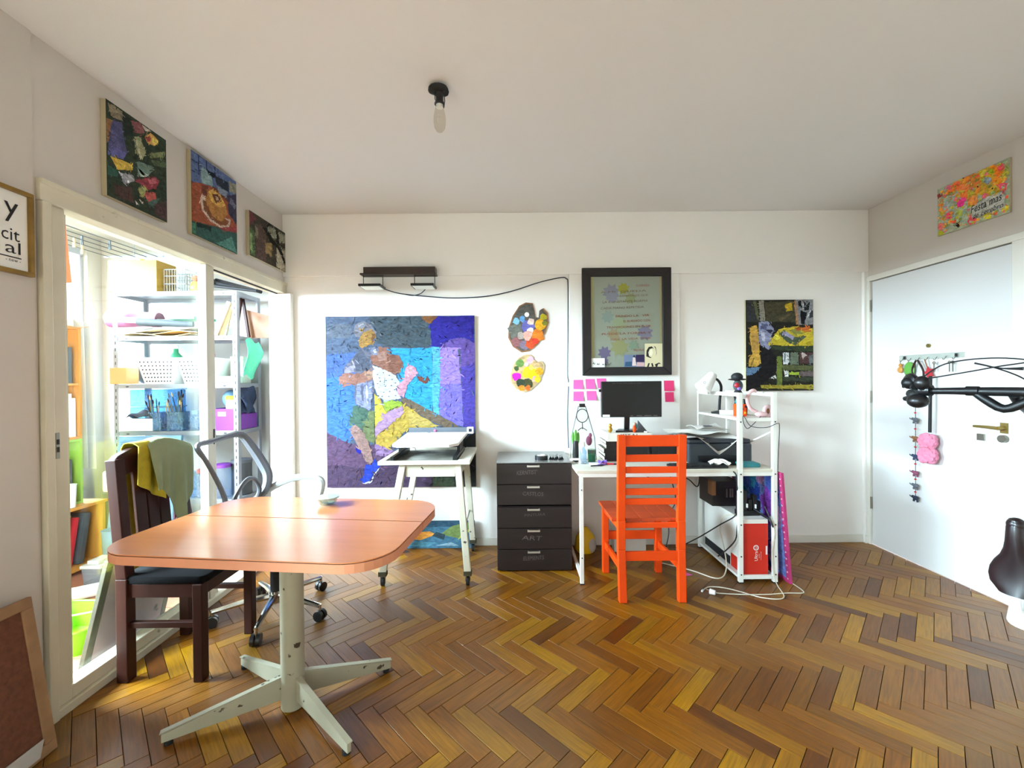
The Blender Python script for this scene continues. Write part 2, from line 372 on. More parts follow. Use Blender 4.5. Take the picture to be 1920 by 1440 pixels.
def painterly(polys, seed, tone=1.0, density=900, size=0.03, aspect=1.0, blend=500, sat=1.0):
    """hand-painted look: loose outlines plus loaded brush strokes over each patch; returns (layer, colour, outline)"""
    rd = random.Random(seed); out = []; L = 0
    for k, (c, q) in enumerate(polys):
        c = shade_hex(c, tone, 0.0, sat)
        if k and len(q) > 3:
            r = []
            for i in range(len(q)):
                a, b = q[i], q[(i + 1) % len(q)]; j = min(0.005, 0.10 * math.hypot(b[0] - a[0], b[1] - a[1]))
                for f in (0.0, 0.12, 0.3, 0.5, 0.7, 0.88): r.append((a[0] + (b[0] - a[0]) * f + rd.uniform(-j, j), a[1] + (b[1] - a[1]) * f + rd.uniform(-j, j)))
            q = r
            q = [(min(1, max(0, x)), min(1, max(0, y))) for x, y in q]
        out.append((L, c, q)); xs = [p[0] for p in q]; ys = [p[1] for p in q]
        area = abs(sum(q[i - 1][0] * q[i][1] - q[i][0] * q[i - 1][1] for i in range(len(q)))) / 2; ang = rd.uniform(0, PI)
        for _ in range(min(220, int(area * density))):
            p = (rd.uniform(min(xs), max(xs)), rd.uniform(min(ys), max(ys)))
            if not in_poly(p, q): continue
            a = ang + rd.uniform(-0.35, 0.35); l = size * rd.uniform(0.5, 1.4); w = size * rd.uniform(0.10, 0.24)
            dx, dy, nx, ny = math.cos(a) * l, math.sin(a) * l * aspect, -math.sin(a) * w, math.cos(a) * w * aspect
            st = [(p[0] + dx * t + nx * s_, p[1] + dy * t + ny * s_) for t, s_ in ((-1, 0), (-0.7, 0.8), (0, 1), (0.75, 0.7), (1, 0), (0.7, -0.8), (0, -1), (-0.75, -0.7))]
            out.append((L + rd.choice((1, 2, 3)), shade_hex(c, rd.uniform(0.84, 1.13), rd.uniform(-0.5, 0.5)), [(min(1, max(0, x)), min(1, max(0, y))) for x, y in st]))
        L += 4
    flat_ = [(c, q) for l, c, q in out if len(q) != 8 or l % 4 == 0]
    for _ in range(blend):      # dragged strokes that carry a neighbouring colour over the edges
        p = (rd.uniform(0.01, 0.99), rd.uniform(0.01, 0.99)); w_ = (p[0] + rd.uniform(-0.035, 0.035), p[1] + rd.uniform(-0.035, 0.035) * aspect)
        c = next((c for c, q in reversed(flat_) if in_poly(w_, q)), None)
        if c is None: continue
        a = rd.uniform(0, PI); l = size * rd.uniform(0.4, 1.0); w = size * rd.uniform(0.10, 0.22)
        dx, dy, nx, ny = math.cos(a) * l, math.sin(a) * l * aspect, -math.sin(a) * w, math.cos(a) * w * aspect
        out.append((L + rd.choice((1, 2, 3)), shade_hex(c, rd.uniform(0.80, 1.2), rd.uniform(-0.5, 0.5)), [(min(1, max(0, p[0] + dx * t + nx * s_)), min(1, max(0, p[1] + dy * t + ny * s_))) for t, s_ in ((-1, 0), (-0.7, 0.8), (0, 1), (0.75, 0.7), (1, 0), (0.7, -0.8), (0, -1), (-0.75, -0.7))]))
    return out
def chain(o):
    M = Matrix()
    while o: M = o.matrix_basis @ M; o = o.parent
    return M
def thing(name, label, cat, loc=(0, 0, 0), rotz=0.0, group=None):
    o = bpy.data.objects.new(name, None); COL.objects.link(o); o.empty_display_size = 0.05
    o.location = loc; o.rotation_euler = (0, 0, rotz); o['label'] = label; o['category'] = cat
    if group: o['group'] = group
    return o
def copy_tree(src, parent=None):
    c = src.copy(); COL.objects.link(c); c.parent = parent
    for ch in [k for k in bpy.data.objects if k.parent == src]: copy_tree(ch, c)
    return c
def text(body, material, o, U, W, width=None, height=None, parent=None, name='lettering', ext=0.0006, shear=0.0, local=False, **tags):
    """lettering as thin geometry: U along the line, W up"""
    cu = bpy.data.curves.new(name, 'FONT'); cu.body = body; cu.size = 1; cu.shear = shear; cu.resolution_u = 2
    tmp = bpy.data.objects.new(name, cu); COL.objects.link(tmp); bpy.context.view_layer.update()
    me = bpy.data.meshes.new_from_object(tmp.evaluated_get(bpy.context.evaluated_depsgraph_get())); bpy.data.objects.remove(tmp)
    co = np.empty(len(me.vertices) * 3); me.vertices.foreach_get('co', co); co = co.reshape(-1, 3)
    lo, hi = co.min(0), co.max(0); sx = (width / (hi[0] - lo[0])) if width else None; sy = (height / (hi[1] - lo[1])) if height else None
    sx = sx or sy; sy = sy or sx
    U, W = V(U).normalized(), V(W).normalized(); N = U.cross(W); o = V(o)
    m = MB()
    vs = [o + U * ((p[0] - lo[0]) * sx) + W * ((p[1] - lo[1]) * sy) + N * ext for p in co]
    m._add(vs, [tuple(p.vertices) for p in me.polygons]); bpy.data.meshes.remove(me)
    return m.build(name, material, parent, local=local, **tags)
def struct(m, name, material, parent=None, **k):
    o = m.build(name, material, parent, **k)
    if parent is None: o['kind'] = 'structure'
    return o
def rrect(w, h, r, n=6, cx=0.0, cy=0.0):
    out = []
    for sx, sy, a0 in ((1, 1, 0), (-1, 1, PI / 2), (-1, -1, PI), (1, -1, 3 * PI / 2)):
        for k in range(n + 1):
            a = a0 + PI / 2 * k / n; out.append((cx + sx * (w / 2 - r) + r * math.cos(a), cy + sy * (h / 2 - r) + r * math.sin(a)))
    return out
def circ(r, n=16, cx=0.0, cy=0.0): return [(cx + r * math.cos(2 * PI * k / n), cy + r * math.sin(2 * PI * k / n)) for k in range(n)]
X, Y, Z = V((1, 0, 0)), V((0, 1, 0)), V((0, 0, 1))
# ---- flat paint shapes for the pictures, as (colour, outline in sheet coordinates 0..1)
ART = {}
ART['violin']=[('5a6a86',[(0.0,1.0),(1.0,1.0),(1.0,0.0),(0.0,0.0)]),('6a7484',[(0.014,0.958),(0.173,0.957),(0.185,0.883),(0.015,0.869)]),('5274b8',[(0.0,0.77),(0.202,0.789),(0.203,0.601),(0.0,0.602)]),('4a84ee',[(0.0,0.642),(0.197,0.651),(0.198,0.306),(0.148,0.257),(0.001,0.321)]),('4f5d68',[(0.297,1.0),(0.653,0.999),(0.704,0.945),(0.704,0.816),(0.433,0.817),(0.343,0.847),(0.298,0.897)]),('9a6238',[(0.642,0.999),(0.755,0.999),(0.732,0.969),(0.698,0.952),(0.653,0.979)]),('352aa6',[(0.755,0.999),(0.998,0.999),(0.998,0.83),(0.93,0.869),(0.828,0.855),(0.777,0.816),(0.707,0.816),(0.701,0.945)]),('7456b0',[(0.777,0.813),(0.794,0.836),(0.839,0.86),(0.907,0.869),(0.963,0.857),(0.998,0.835),(0.998,0.338),(0.93,0.353),(0.896,0.81)]),('5d4bc0',[(0.907,0.697),(0.998,0.721),(0.998,0.338),(0.919,0.353)]),('b48ef2',[(0.766,0.813),(0.885,0.813),(0.902,0.648),(0.91,0.549),(0.755,0.55)]),('8f7cf0',[(0.757,0.599),(0.906,0.599),(0.919,0.353),(0.874,0.358),(0.755,0.427)]),('37b0ee',[(0.433,0.817),(0.713,0.814),(0.71,0.442),(0.513,0.531),(0.479,0.649)]),('5ec4f4',[(0.713,0.814),(0.766,0.813),(0.755,0.422),(0.716,0.439)]),('6e4f70',[(0.0,0.326),(0.148,0.257),(0.266,0.232),(0.328,0.257),(0.458,0.207),(0.655,0.211),(1.0,0.303),(1.0,0.0),(0.0,0.0)]),('5a4462',[(0.001,0.135),(0.289,0.109),(0.458,0.134),(0.705,0.059),(0.706,0.001),(0.0,0.001)]),('3a3a34',[(0.705,0.069),(0.964,0.304),(0.998,0.313),(1.0,0.001),(0.706,0.002)]),('4c5a40',[(0.711,0.055),(0.851,0.054),(0.851,0.001),(0.711,0.002)]),('86705a',[(0.502,0.521),(0.564,0.511),(0.879,0.358),(0.885,0.343),(0.784,0.343),(0.513,0.482)]),('d8b548',[(0.321,0.552),(0.367,0.512),(0.406,0.438),(0.513,0.487),(0.756,0.353),(0.547,0.344),(0.424,0.232),(0.458,0.207),(0.328,0.247)]),('e2c060',[(0.547,0.452),(0.739,0.358),(0.559,0.359)]),('f4e24a',[(0.323,0.547),(0.401,0.438),(0.328,0.36)]),('a884b8',[(0.325,0.257),(0.447,0.212),(0.39,0.178),(0.328,0.188)]),('8a8690',[(0.184,0.908),(0.201,0.952),(0.252,0.969),(0.309,0.951),(0.343,0.907),(0.337,0.887),(0.309,0.922),(0.252,0.912),(0.23,0.878),(0.207,0.878)]),('b4b2ba',[(0.218,0.947),(0.252,0.959),(0.258,0.952),(0.224,0.937)]),('b98a44',[(0.23,0.878),(0.252,0.907),(0.309,0.924),(0.334,0.897),(0.338,0.867),(0.32,0.838),(0.287,0.828),(0.241,0.813),(0.224,0.838)]),('8a5a30',[(0.264,0.887),(0.286,0.891),(0.286,0.882),(0.264,0.88)]),('8a5a30',[(0.309,0.897),(0.331,0.897),(0.327,0.848),(0.309,0.843)]),('77788a',[(0.123,0.705),(0.191,0.769),(0.241,0.813),(0.309,0.788),(0.321,0.699),(0.321,0.552),(0.288,0.448),(0.192,0.488),(0.186,0.601),(0.202,0.67),(0.118,0.685)]),('5f6478',[(0.191,0.769),(0.241,0.808),(0.298,0.729),(0.293,0.68),(0.197,0.68)]),('9aa0c8',[(0.208,0.611),(0.31,0.621),(0.299,0.453),(0.232,0.473),(0.198,0.493)]),('6a6e86',[(0.231,0.601),(0.248,0.601),(0.254,0.503),(0.237,0.512)]),('dde2f4',[(0.265,0.601),(0.279,0.606),(0.282,0.488),(0.271,0.493)]),('a8a2b8',[(0.109,0.676),(0.191,0.73),(0.191,0.675),(0.135,0.666)]),('b07a68',[(0.083,0.631),(0.112,0.668),(0.231,0.665),(0.31,0.699),(0.317,0.635),(0.265,0.616),(0.118,0.589)]),('c89a80',[(0.265,0.67),(0.31,0.699),(0.318,0.65),(0.287,0.626)]),('e4ecf2',[(0.315,0.709),(0.366,0.699),(0.468,0.65),(0.496,0.61),(0.468,0.576),(0.502,0.516),(0.389,0.502),(0.344,0.542),(0.321,0.601)]),('5f7088',[(0.338,0.66),(0.353,0.664),(0.35,0.656)]),('5f7088',[(0.377,0.67),(0.392,0.674),(0.39,0.666)]),('5f7088',[(0.355,0.62),(0.37,0.624),(0.367,0.616)]),('5f7088',[(0.395,0.625),(0.409,0.629),(0.407,0.621)]),('5f7088',[(0.434,0.63),(0.449,0.634),(0.446,0.626)]),('5f7088',[(0.344,0.586),(0.359,0.59),(0.356,0.582)]),('5f7088',[(0.389,0.591),(0.404,0.595),(0.401,0.587)]),('5f7088',[(0.428,0.595),(0.443,0.599),(0.441,0.591)]),('5f7088',[(0.378,0.556),(0.392,0.56),(0.39,0.552)]),('5f7088',[(0.417,0.561),(0.432,0.565),(0.43,0.557)]),('5f7088',[(0.451,0.571),(0.466,0.575),(0.464,0.567)]),('5f7088',[(0.367,0.532),(0.381,0.536),(0.379,0.528)]),('5f7088',[(0.412,0.532),(0.426,0.535),(0.424,0.528)]),('5f7088',[(0.457,0.536),(0.471,0.54),(0.469,0.532)]),('5f7088',[(0.349,0.64),(0.364,0.644),(0.362,0.636)]),('5f7088',[(0.457,0.61),(0.471,0.614),(0.469,0.606)]),('5f7088',[(0.417,0.655),(0.432,0.659),(0.429,0.651)]),('5f7088',[(0.338,0.606),(0.353,0.61),(0.351,0.602)]),('a8705a',[(0.298,0.759),(0.354,0.818),(0.416,0.82),(0.439,0.778),(0.49,0.768),(0.518,0.723),(0.513,0.689),(0.468,0.654),(0.411,0.679),(0.343,0.709),(0.315,0.724)]),('9a6450',[(0.422,0.768),(0.484,0.763),(0.513,0.718),(0.501,0.689),(0.456,0.674),(0.417,0.699)]),('b88a78',[(0.343,0.788),(0.4,0.798),(0.405,0.748),(0.355,0.739)]),('8c90a8',[(0.287,0.813),(0.337,0.825),(0.356,0.803),(0.349,0.773),(0.309,0.776)]),('d8d8e0',[(0.321,0.803),(0.337,0.808),(0.343,0.788),(0.326,0.783)]),('e6a4b8',[(0.53,0.689),(0.563,0.713),(0.597,0.698),(0.62,0.664),(0.586,0.639),(0.547,0.6),(0.53,0.551),(0.519,0.521),(0.479,0.551),(0.474,0.59),(0.524,0.635)]),('f2bcc8',[(0.541,0.689),(0.575,0.703),(0.592,0.679),(0.558,0.654)]),('8a4a3a',[(0.6,0.654),(0.62,0.659),(0.665,0.624),(0.682,0.649),(0.69,0.624),(0.665,0.602),(0.631,0.619)]),('a9c83e',[(0.378,0.497),(0.434,0.507),(0.502,0.504),(0.514,0.477),(0.457,0.467),(0.404,0.437)]),('c79cc8',[(0.327,0.355),(0.401,0.433),(0.508,0.477),(0.52,0.438),(0.491,0.413),(0.327,0.293)]),('557a68',[(0.161,0.424),(0.186,0.483),(0.288,0.448),(0.283,0.404),(0.243,0.34),(0.153,0.365)]),('7f8e5c',[(0.282,0.443),(0.323,0.453),(0.324,0.257),(0.266,0.276),(0.243,0.34)]),('b08a80',[(0.15,0.341),(0.193,0.37),(0.238,0.34),(0.289,0.247),(0.312,0.158),(0.289,0.134),(0.255,0.159),(0.216,0.232)]),('2a2ab8',[(0.193,0.237),(0.233,0.213),(0.221,0.197),(0.199,0.208)]),('2b48d2',[(0.264,0.134),(0.301,0.134),(0.32,0.171),(0.354,0.119),(0.312,0.085),(0.29,0.041),(0.245,0.026),(0.231,0.041)]),('e0dce4',[(0.233,0.029),(0.245,0.025),(0.295,0.038),(0.32,0.085),(0.357,0.117),(0.323,0.08),(0.298,0.031),(0.256,0.021)])]
ART['worktable']=[('2c2a22',[(0.0,1.0),(1.0,1.0),(1.0,0.0),(0.0,0.0)]),('4a4632',[(0.28,0.976),(0.72,0.986),(0.73,0.75),(0.302,0.76)]),('3a3a3c',[(0.012,0.99),(0.105,0.989),(0.215,0.762),(0.009,0.757)]),('5c6040',[(0.105,0.989),(0.155,0.988),(0.202,0.771),(0.165,0.791)]),('8f8778',[(0.199,0.991),(0.268,0.99),(0.292,0.769),(0.215,0.771)]),('6a5a40',[(0.491,0.793),(0.617,0.837),(0.668,0.836),(0.516,0.764)]),('c9a21c',[(0.581,0.951),(0.682,0.968),(0.694,0.883),(0.599,0.871)]),('8b8a8e',[(0.733,0.996),(1.0,0.998),(0.999,0.725),(0.78,0.721)]),('1e1e22',[(0.771,0.985),(0.822,0.989),(0.833,0.909),(0.783,0.919)]),('26262a',[(0.86,0.974),(0.91,0.945),(0.949,0.973),(0.935,0.888),(0.871,0.879)]),('1e1e22',[(0.808,0.881),(0.909,0.86),(0.869,0.728),(0.819,0.739)]),('3a3a40',[(0.934,0.85),(0.998,0.877),(0.998,0.81),(0.946,0.793)]),('d0d0d4',[(0.947,0.878),(0.986,0.896),(0.921,0.803),(0.896,0.803)]),('c8c8cc',[(0.847,0.956),(0.866,0.96),(0.859,0.889),(0.843,0.889)]),('b08058',[(0.72,0.991),(0.746,0.991),(0.79,0.72),(0.742,0.731)]),('8c90b4',[(0.196,0.762),(0.34,0.763),(0.42,0.672),(0.375,0.598),(0.342,0.449),(0.224,0.503),(0.185,0.603)]),('5c6084',[(0.239,0.742),(0.327,0.731),(0.301,0.675),(0.214,0.677)]),('c4c4dc',[(0.213,0.658),(0.276,0.648),(0.287,0.544),(0.249,0.545)]),('34344a',[(0.289,0.675),(0.414,0.672),(0.363,0.627)]),('d8a53c',[(0.058,0.695),(0.164,0.725),(0.19,0.547),(0.224,0.302),(0.146,0.267),(0.047,0.27),(0.042,0.354),(0.098,0.408),(0.06,0.55)]),('c09040',[(0.076,0.643),(0.176,0.641),(0.192,0.453),(0.099,0.437)]),('8a6a2c',[(0.11,0.361),(0.135,0.37),(0.084,0.278),(0.062,0.279)]),('cdb424',[(0.324,0.506),(0.489,0.675),(0.717,0.708),(0.998,0.678),(0.996,0.488)]),('e8dc3c',[(0.4,0.588),(0.451,0.625),(0.513,0.585),(0.463,0.549)]),('4e5c48',[(0.489,0.633),(0.565,0.664),(0.715,0.59),(0.912,0.604),(0.739,0.497),(0.613,0.531)]),('a09ac0',[(0.539,0.651),(0.602,0.649),(0.713,0.59),(0.696,0.557),(0.564,0.622)]),('8a8a3c',[(0.64,0.667),(0.767,0.683),(0.868,0.624),(0.741,0.608)]),('d8672a',[(0.805,0.692),(0.945,0.709),(0.964,0.65),(0.855,0.638)]),('b05a20',[(0.717,0.694),(0.805,0.701),(0.818,0.663),(0.767,0.655)]),('3a4630',[(0.361,0.495),(0.996,0.486),(0.997,0.427),(0.38,0.452)]),('221e20',[(0.196,0.49),(0.361,0.448),(0.454,0.371),(0.452,0.211),(0.206,0.049),(0.001,0.002),(0.014,0.14),(0.233,0.264)]),('6c7c34',[(0.458,0.38),(0.53,0.378),(0.538,0.018),(0.456,0.021)]),('d8dadc',[(0.549,0.423),(0.635,0.42),(0.631,0.288),(0.547,0.291)]),('7a8488',[(0.561,0.405),(0.593,0.406),(0.585,0.31),(0.563,0.32)]),('6a7460',[(0.656,0.417),(0.77,0.418),(0.777,0.281),(0.654,0.285)]),('5a3a3a',[(0.789,0.418),(0.995,0.42),(0.994,0.299),(0.8,0.3)]),('b8a8a0',[(0.814,0.408),(0.853,0.416),(0.903,0.386),(0.839,0.35)]),('6a7070',[(0.928,0.376),(0.992,0.394),(0.991,0.308),(0.94,0.291)]),('5d6238',[(0.535,0.284),(0.996,0.275),(0.996,0.221),(0.54,0.227)]),('dcdcd8',[(0.569,0.219),(0.63,0.217),(0.623,0.128),(0.568,0.13)]),('9eb830',[(0.641,0.2),(0.789,0.208),(0.789,0.176),(0.64,0.171)]),('6a5a5a',[(0.799,0.212),(0.996,0.209),(0.997,0.155),(0.799,0.161)]),('3e4432',[(0.546,0.151),(0.997,0.142),(0.997,0.1),(0.551,0.109)]),('a4922a',[(0.212,0.06),(0.998,0.062),(0.999,0.016),(0.231,0.03)]),('5a7a9c',[(0.004,0.252),(0.227,0.264),(0.12,0.188),(0.008,0.168)]),('c8c8c4',[(0.342,0.137),(0.435,0.175),(0.454,0.134)])]
ART['bouquet']=[('2f3a2c',[(0.0,1.0),(1.0,1.0),(1.0,0.0),(0.0,0.0)]),('8a7a5a',[(0.028,0.976),(0.249,0.986),(0.241,0.883),(0.079,0.842)]),('8a5a34',[(0.006,0.802),(0.105,0.816),(0.09,0.644),(0.009,0.538)]),('4b4a78',[(0.092,0.811),(0.241,0.864),(0.253,0.727),(0.315,0.58),(0.251,0.471),(0.017,0.422),(0.038,0.586)]),('5a58a0',[(0.024,0.489),(0.129,0.547),(0.308,0.558),(0.251,0.471),(0.017,0.422)]),('24302a',[(0.249,0.981),(0.382,0.972),(0.41,0.79),(0.267,0.733)]),('c79c22',[(0.047,0.429),(0.4,0.466),(0.392,0.404),(0.161,0.324)]),('8a4a4a',[(0.375,0.95),(0.559,0.998),(0.612,0.911),(0.454,0.842)]),('b8a898',[(0.559,0.988),(0.729,0.984),(0.62,0.939)]),('c98a34',[(0.611,0.871),(0.713,0.962),(0.857,0.933),(0.776,0.834),(0.649,0.821)]),('d8b83a',[(0.744,0.924),(0.857,0.928),(0.792,0.846),(0.728,0.857)]),('a83a34',[(0.627,0.867),(0.697,0.925),(0.712,0.861),(0.649,0.826)]),('8a8a5a',[(0.417,0.788),(0.528,0.827),(0.625,0.696),(0.556,0.591),(0.452,0.631)]),('b0a880',[(0.453,0.768),(0.483,0.78),(0.541,0.605),(0.511,0.594)]),('6a7040',[(0.687,0.715),(0.982,0.856),(0.964,0.782),(0.695,0.66)]),('46583c',[(0.71,0.647),(0.989,0.728),(0.989,0.665),(0.774,0.599)]),('5a7464',[(0.466,0.539),(0.773,0.589),(0.646,0.423),(0.479,0.375)]),('9ab0a4',[(0.465,0.47),(0.554,0.412),(0.646,0.453),(0.615,0.413),(0.524,0.382)]),('8a8c94',[(0.174,0.302),(0.406,0.352),(0.427,0.296),(0.263,0.213)]),('d0d4dc',[(0.195,0.309),(0.236,0.304),(0.222,0.262)]),('d8d8dc',[(0.305,0.261),(0.333,0.27),(0.333,0.241),(0.305,0.237)]),('8e2f3a',[(0.442,0.316),(0.773,0.481),(0.862,0.455),(0.787,0.333),(0.645,0.28)]),('c0505a',[(0.646,0.403),(0.805,0.466),(0.788,0.399),(0.676,0.353)]),('b4443a',[(0.575,0.221),(0.771,0.294),(0.811,0.222),(0.644,0.139)]),('4a3430',[(0.093,0.144),(0.376,0.216),(0.403,0.046),(0.125,0.038)]),('8a8a44',[(0.485,0.251),(0.622,0.295),(0.582,0.158),(0.507,0.155)]),('c8b4a0',[(0.484,0.123),(0.567,0.109),(0.536,0.08)]),('b8b0a8',[(0.425,0.086),(0.476,0.062),(0.447,0.039)]),('2f5a4c',[(0.009,0.319),(0.168,0.309),(0.153,0.239),(0.011,0.219)]),('4a3434',[(0.77,0.159),(0.977,0.251),(0.992,0.024),(0.769,0.036)]),('3c5a50',[(0.644,0.141),(0.901,0.281),(0.77,0.138),(0.674,0.08)])]
ART['cake']=[('6e3a2a',[(0.0,1.0),(1.0,1.0),(1.0,0.0),(0.0,0.0)]),('54699c',[(0.0,1.0),(1.0,1.0),(0.999,0.769),(0.76,0.744),(0.406,0.722),(0.0,0.624)]),('2c3a66',[(0.138,0.997),(0.163,1.0),(0.168,0.761),(0.146,0.754)]),('2c3a66',[(0.305,0.998),(0.328,1.0),(0.33,0.887),(0.307,0.879)]),('2c3a66',[(0.481,0.997),(0.502,0.999),(0.504,0.904),(0.484,0.897)]),('2c3a66',[(0.001,0.894),(0.999,0.873),(0.999,0.857),(0.001,0.88)]),('2c3a66',[(0.0,0.76),(0.178,0.774),(0.177,0.762),(0.0,0.747)]),('7fa0a0',[(0.207,0.866),(0.292,0.885),(0.417,0.843),(0.45,0.731),(0.213,0.678),(0.192,0.769)]),('1c2430',[(0.311,0.891),(0.488,0.898),(0.487,0.844),(0.349,0.841)]),('2b3440',[(0.478,0.884),(0.795,0.911),(0.816,0.783),(0.548,0.761)]),('8a8670',[(0.817,0.935),(0.997,0.959),(0.997,0.832),(0.827,0.803)]),('7a86a0',[(0.548,0.778),(0.783,0.784),(0.76,0.699),(0.588,0.681)]),('a64a2c',[(0.004,0.622),(0.406,0.712),(0.996,0.605),(0.997,0.313),(0.003,0.148)]),('7a3a2c',[(0.213,0.662),(0.346,0.693),(0.306,0.566),(0.191,0.491)]),('3c3850',[(0.771,0.724),(0.997,0.826),(0.995,0.406),(0.802,0.485)]),('6a6a84',[(0.849,0.725),(0.987,0.672),(0.963,0.596),(0.826,0.65)]),('c8a890',[(0.172,0.485),(0.214,0.554),(0.343,0.492),(0.585,0.406),(0.847,0.422),(0.806,0.312),(0.604,0.25),(0.379,0.261),(0.203,0.343)]),('8a4a28',[(0.228,0.48),(0.343,0.481),(0.585,0.395),(0.802,0.393),(0.757,0.325),(0.605,0.278),(0.4,0.293),(0.245,0.36)]),('b5722a',[(0.276,0.494),(0.346,0.641),(0.588,0.692),(0.737,0.58),(0.769,0.47),(0.627,0.339),(0.42,0.341)]),('d89a34',[(0.316,0.611),(0.425,0.677),(0.609,0.676),(0.726,0.583),(0.607,0.509),(0.423,0.514)]),('6a3422',[(0.414,0.619),(0.546,0.663),(0.64,0.597),(0.504,0.542)]),('b08a70',[(0.484,0.618),(0.546,0.636),(0.577,0.601),(0.515,0.578)]),('2f5a50',[(0.003,0.154),(0.997,0.295),(1.0,0.002),(0.0,0.002)]),('4a8a7c',[(0.507,0.021),(0.868,0.204),(0.998,0.011)]),('3f7a5c',[(0.003,0.133),(0.074,0.145),(0.072,0.005),(0.0,0.005)]),('a83a3a',[(0.541,0.229),(0.995,0.377),(0.997,0.295),(0.625,0.227)]),('1c302c',[(0.084,0.163),(0.398,0.196),(0.397,0.141),(0.092,0.113)])]
ART['tree']=[('3c362c',[(0.0,1.0),(1.0,1.0),(1.0,0.0),(0.0,0.0)]),('6a2f34',[(0.0,0.991),(0.177,0.908),(0.047,0.707),(0.002,0.715)]),('55403a',[(0.176,0.774),(0.425,0.825),(0.423,0.0),(0.16,0.004)]),('8a7040',[(0.398,0.475),(0.611,0.557),(0.584,0.226),(0.411,0.228)]),('a49a80',[(0.737,0.543),(0.998,0.531),(0.997,0.021),(0.711,0.024)]),('48603a',[(0.003,0.642),(0.116,0.558),(0.141,0.018),(0.0,0.019)]),('7a9a5a',[(0.011,0.514),(0.057,0.514),(0.066,0.118),(0.015,0.119)]),('7a7a66',[(0.464,0.922),(0.75,0.925),(0.708,0.678),(0.49,0.632)]),('8a866c',[(0.793,0.901),(0.995,0.922),(0.99,0.725),(0.794,0.67)]),('6e6650',[(0.14,0.72),(0.212,0.732),(0.199,0.495),(0.139,0.491)]),('1c1a14',[(0.348,0.792),(0.437,0.841),(0.694,0.6),(0.838,0.559),(1.0,0.311),(0.989,0.164),(0.766,0.5),(0.543,0.541)]),('1c1a14',[(0.707,1.0),(0.763,1.0),(0.823,0.618),(0.751,0.59)]),('1c1a14',[(0.438,0.89),(0.543,0.997),(0.57,0.989),(0.464,0.852)])]
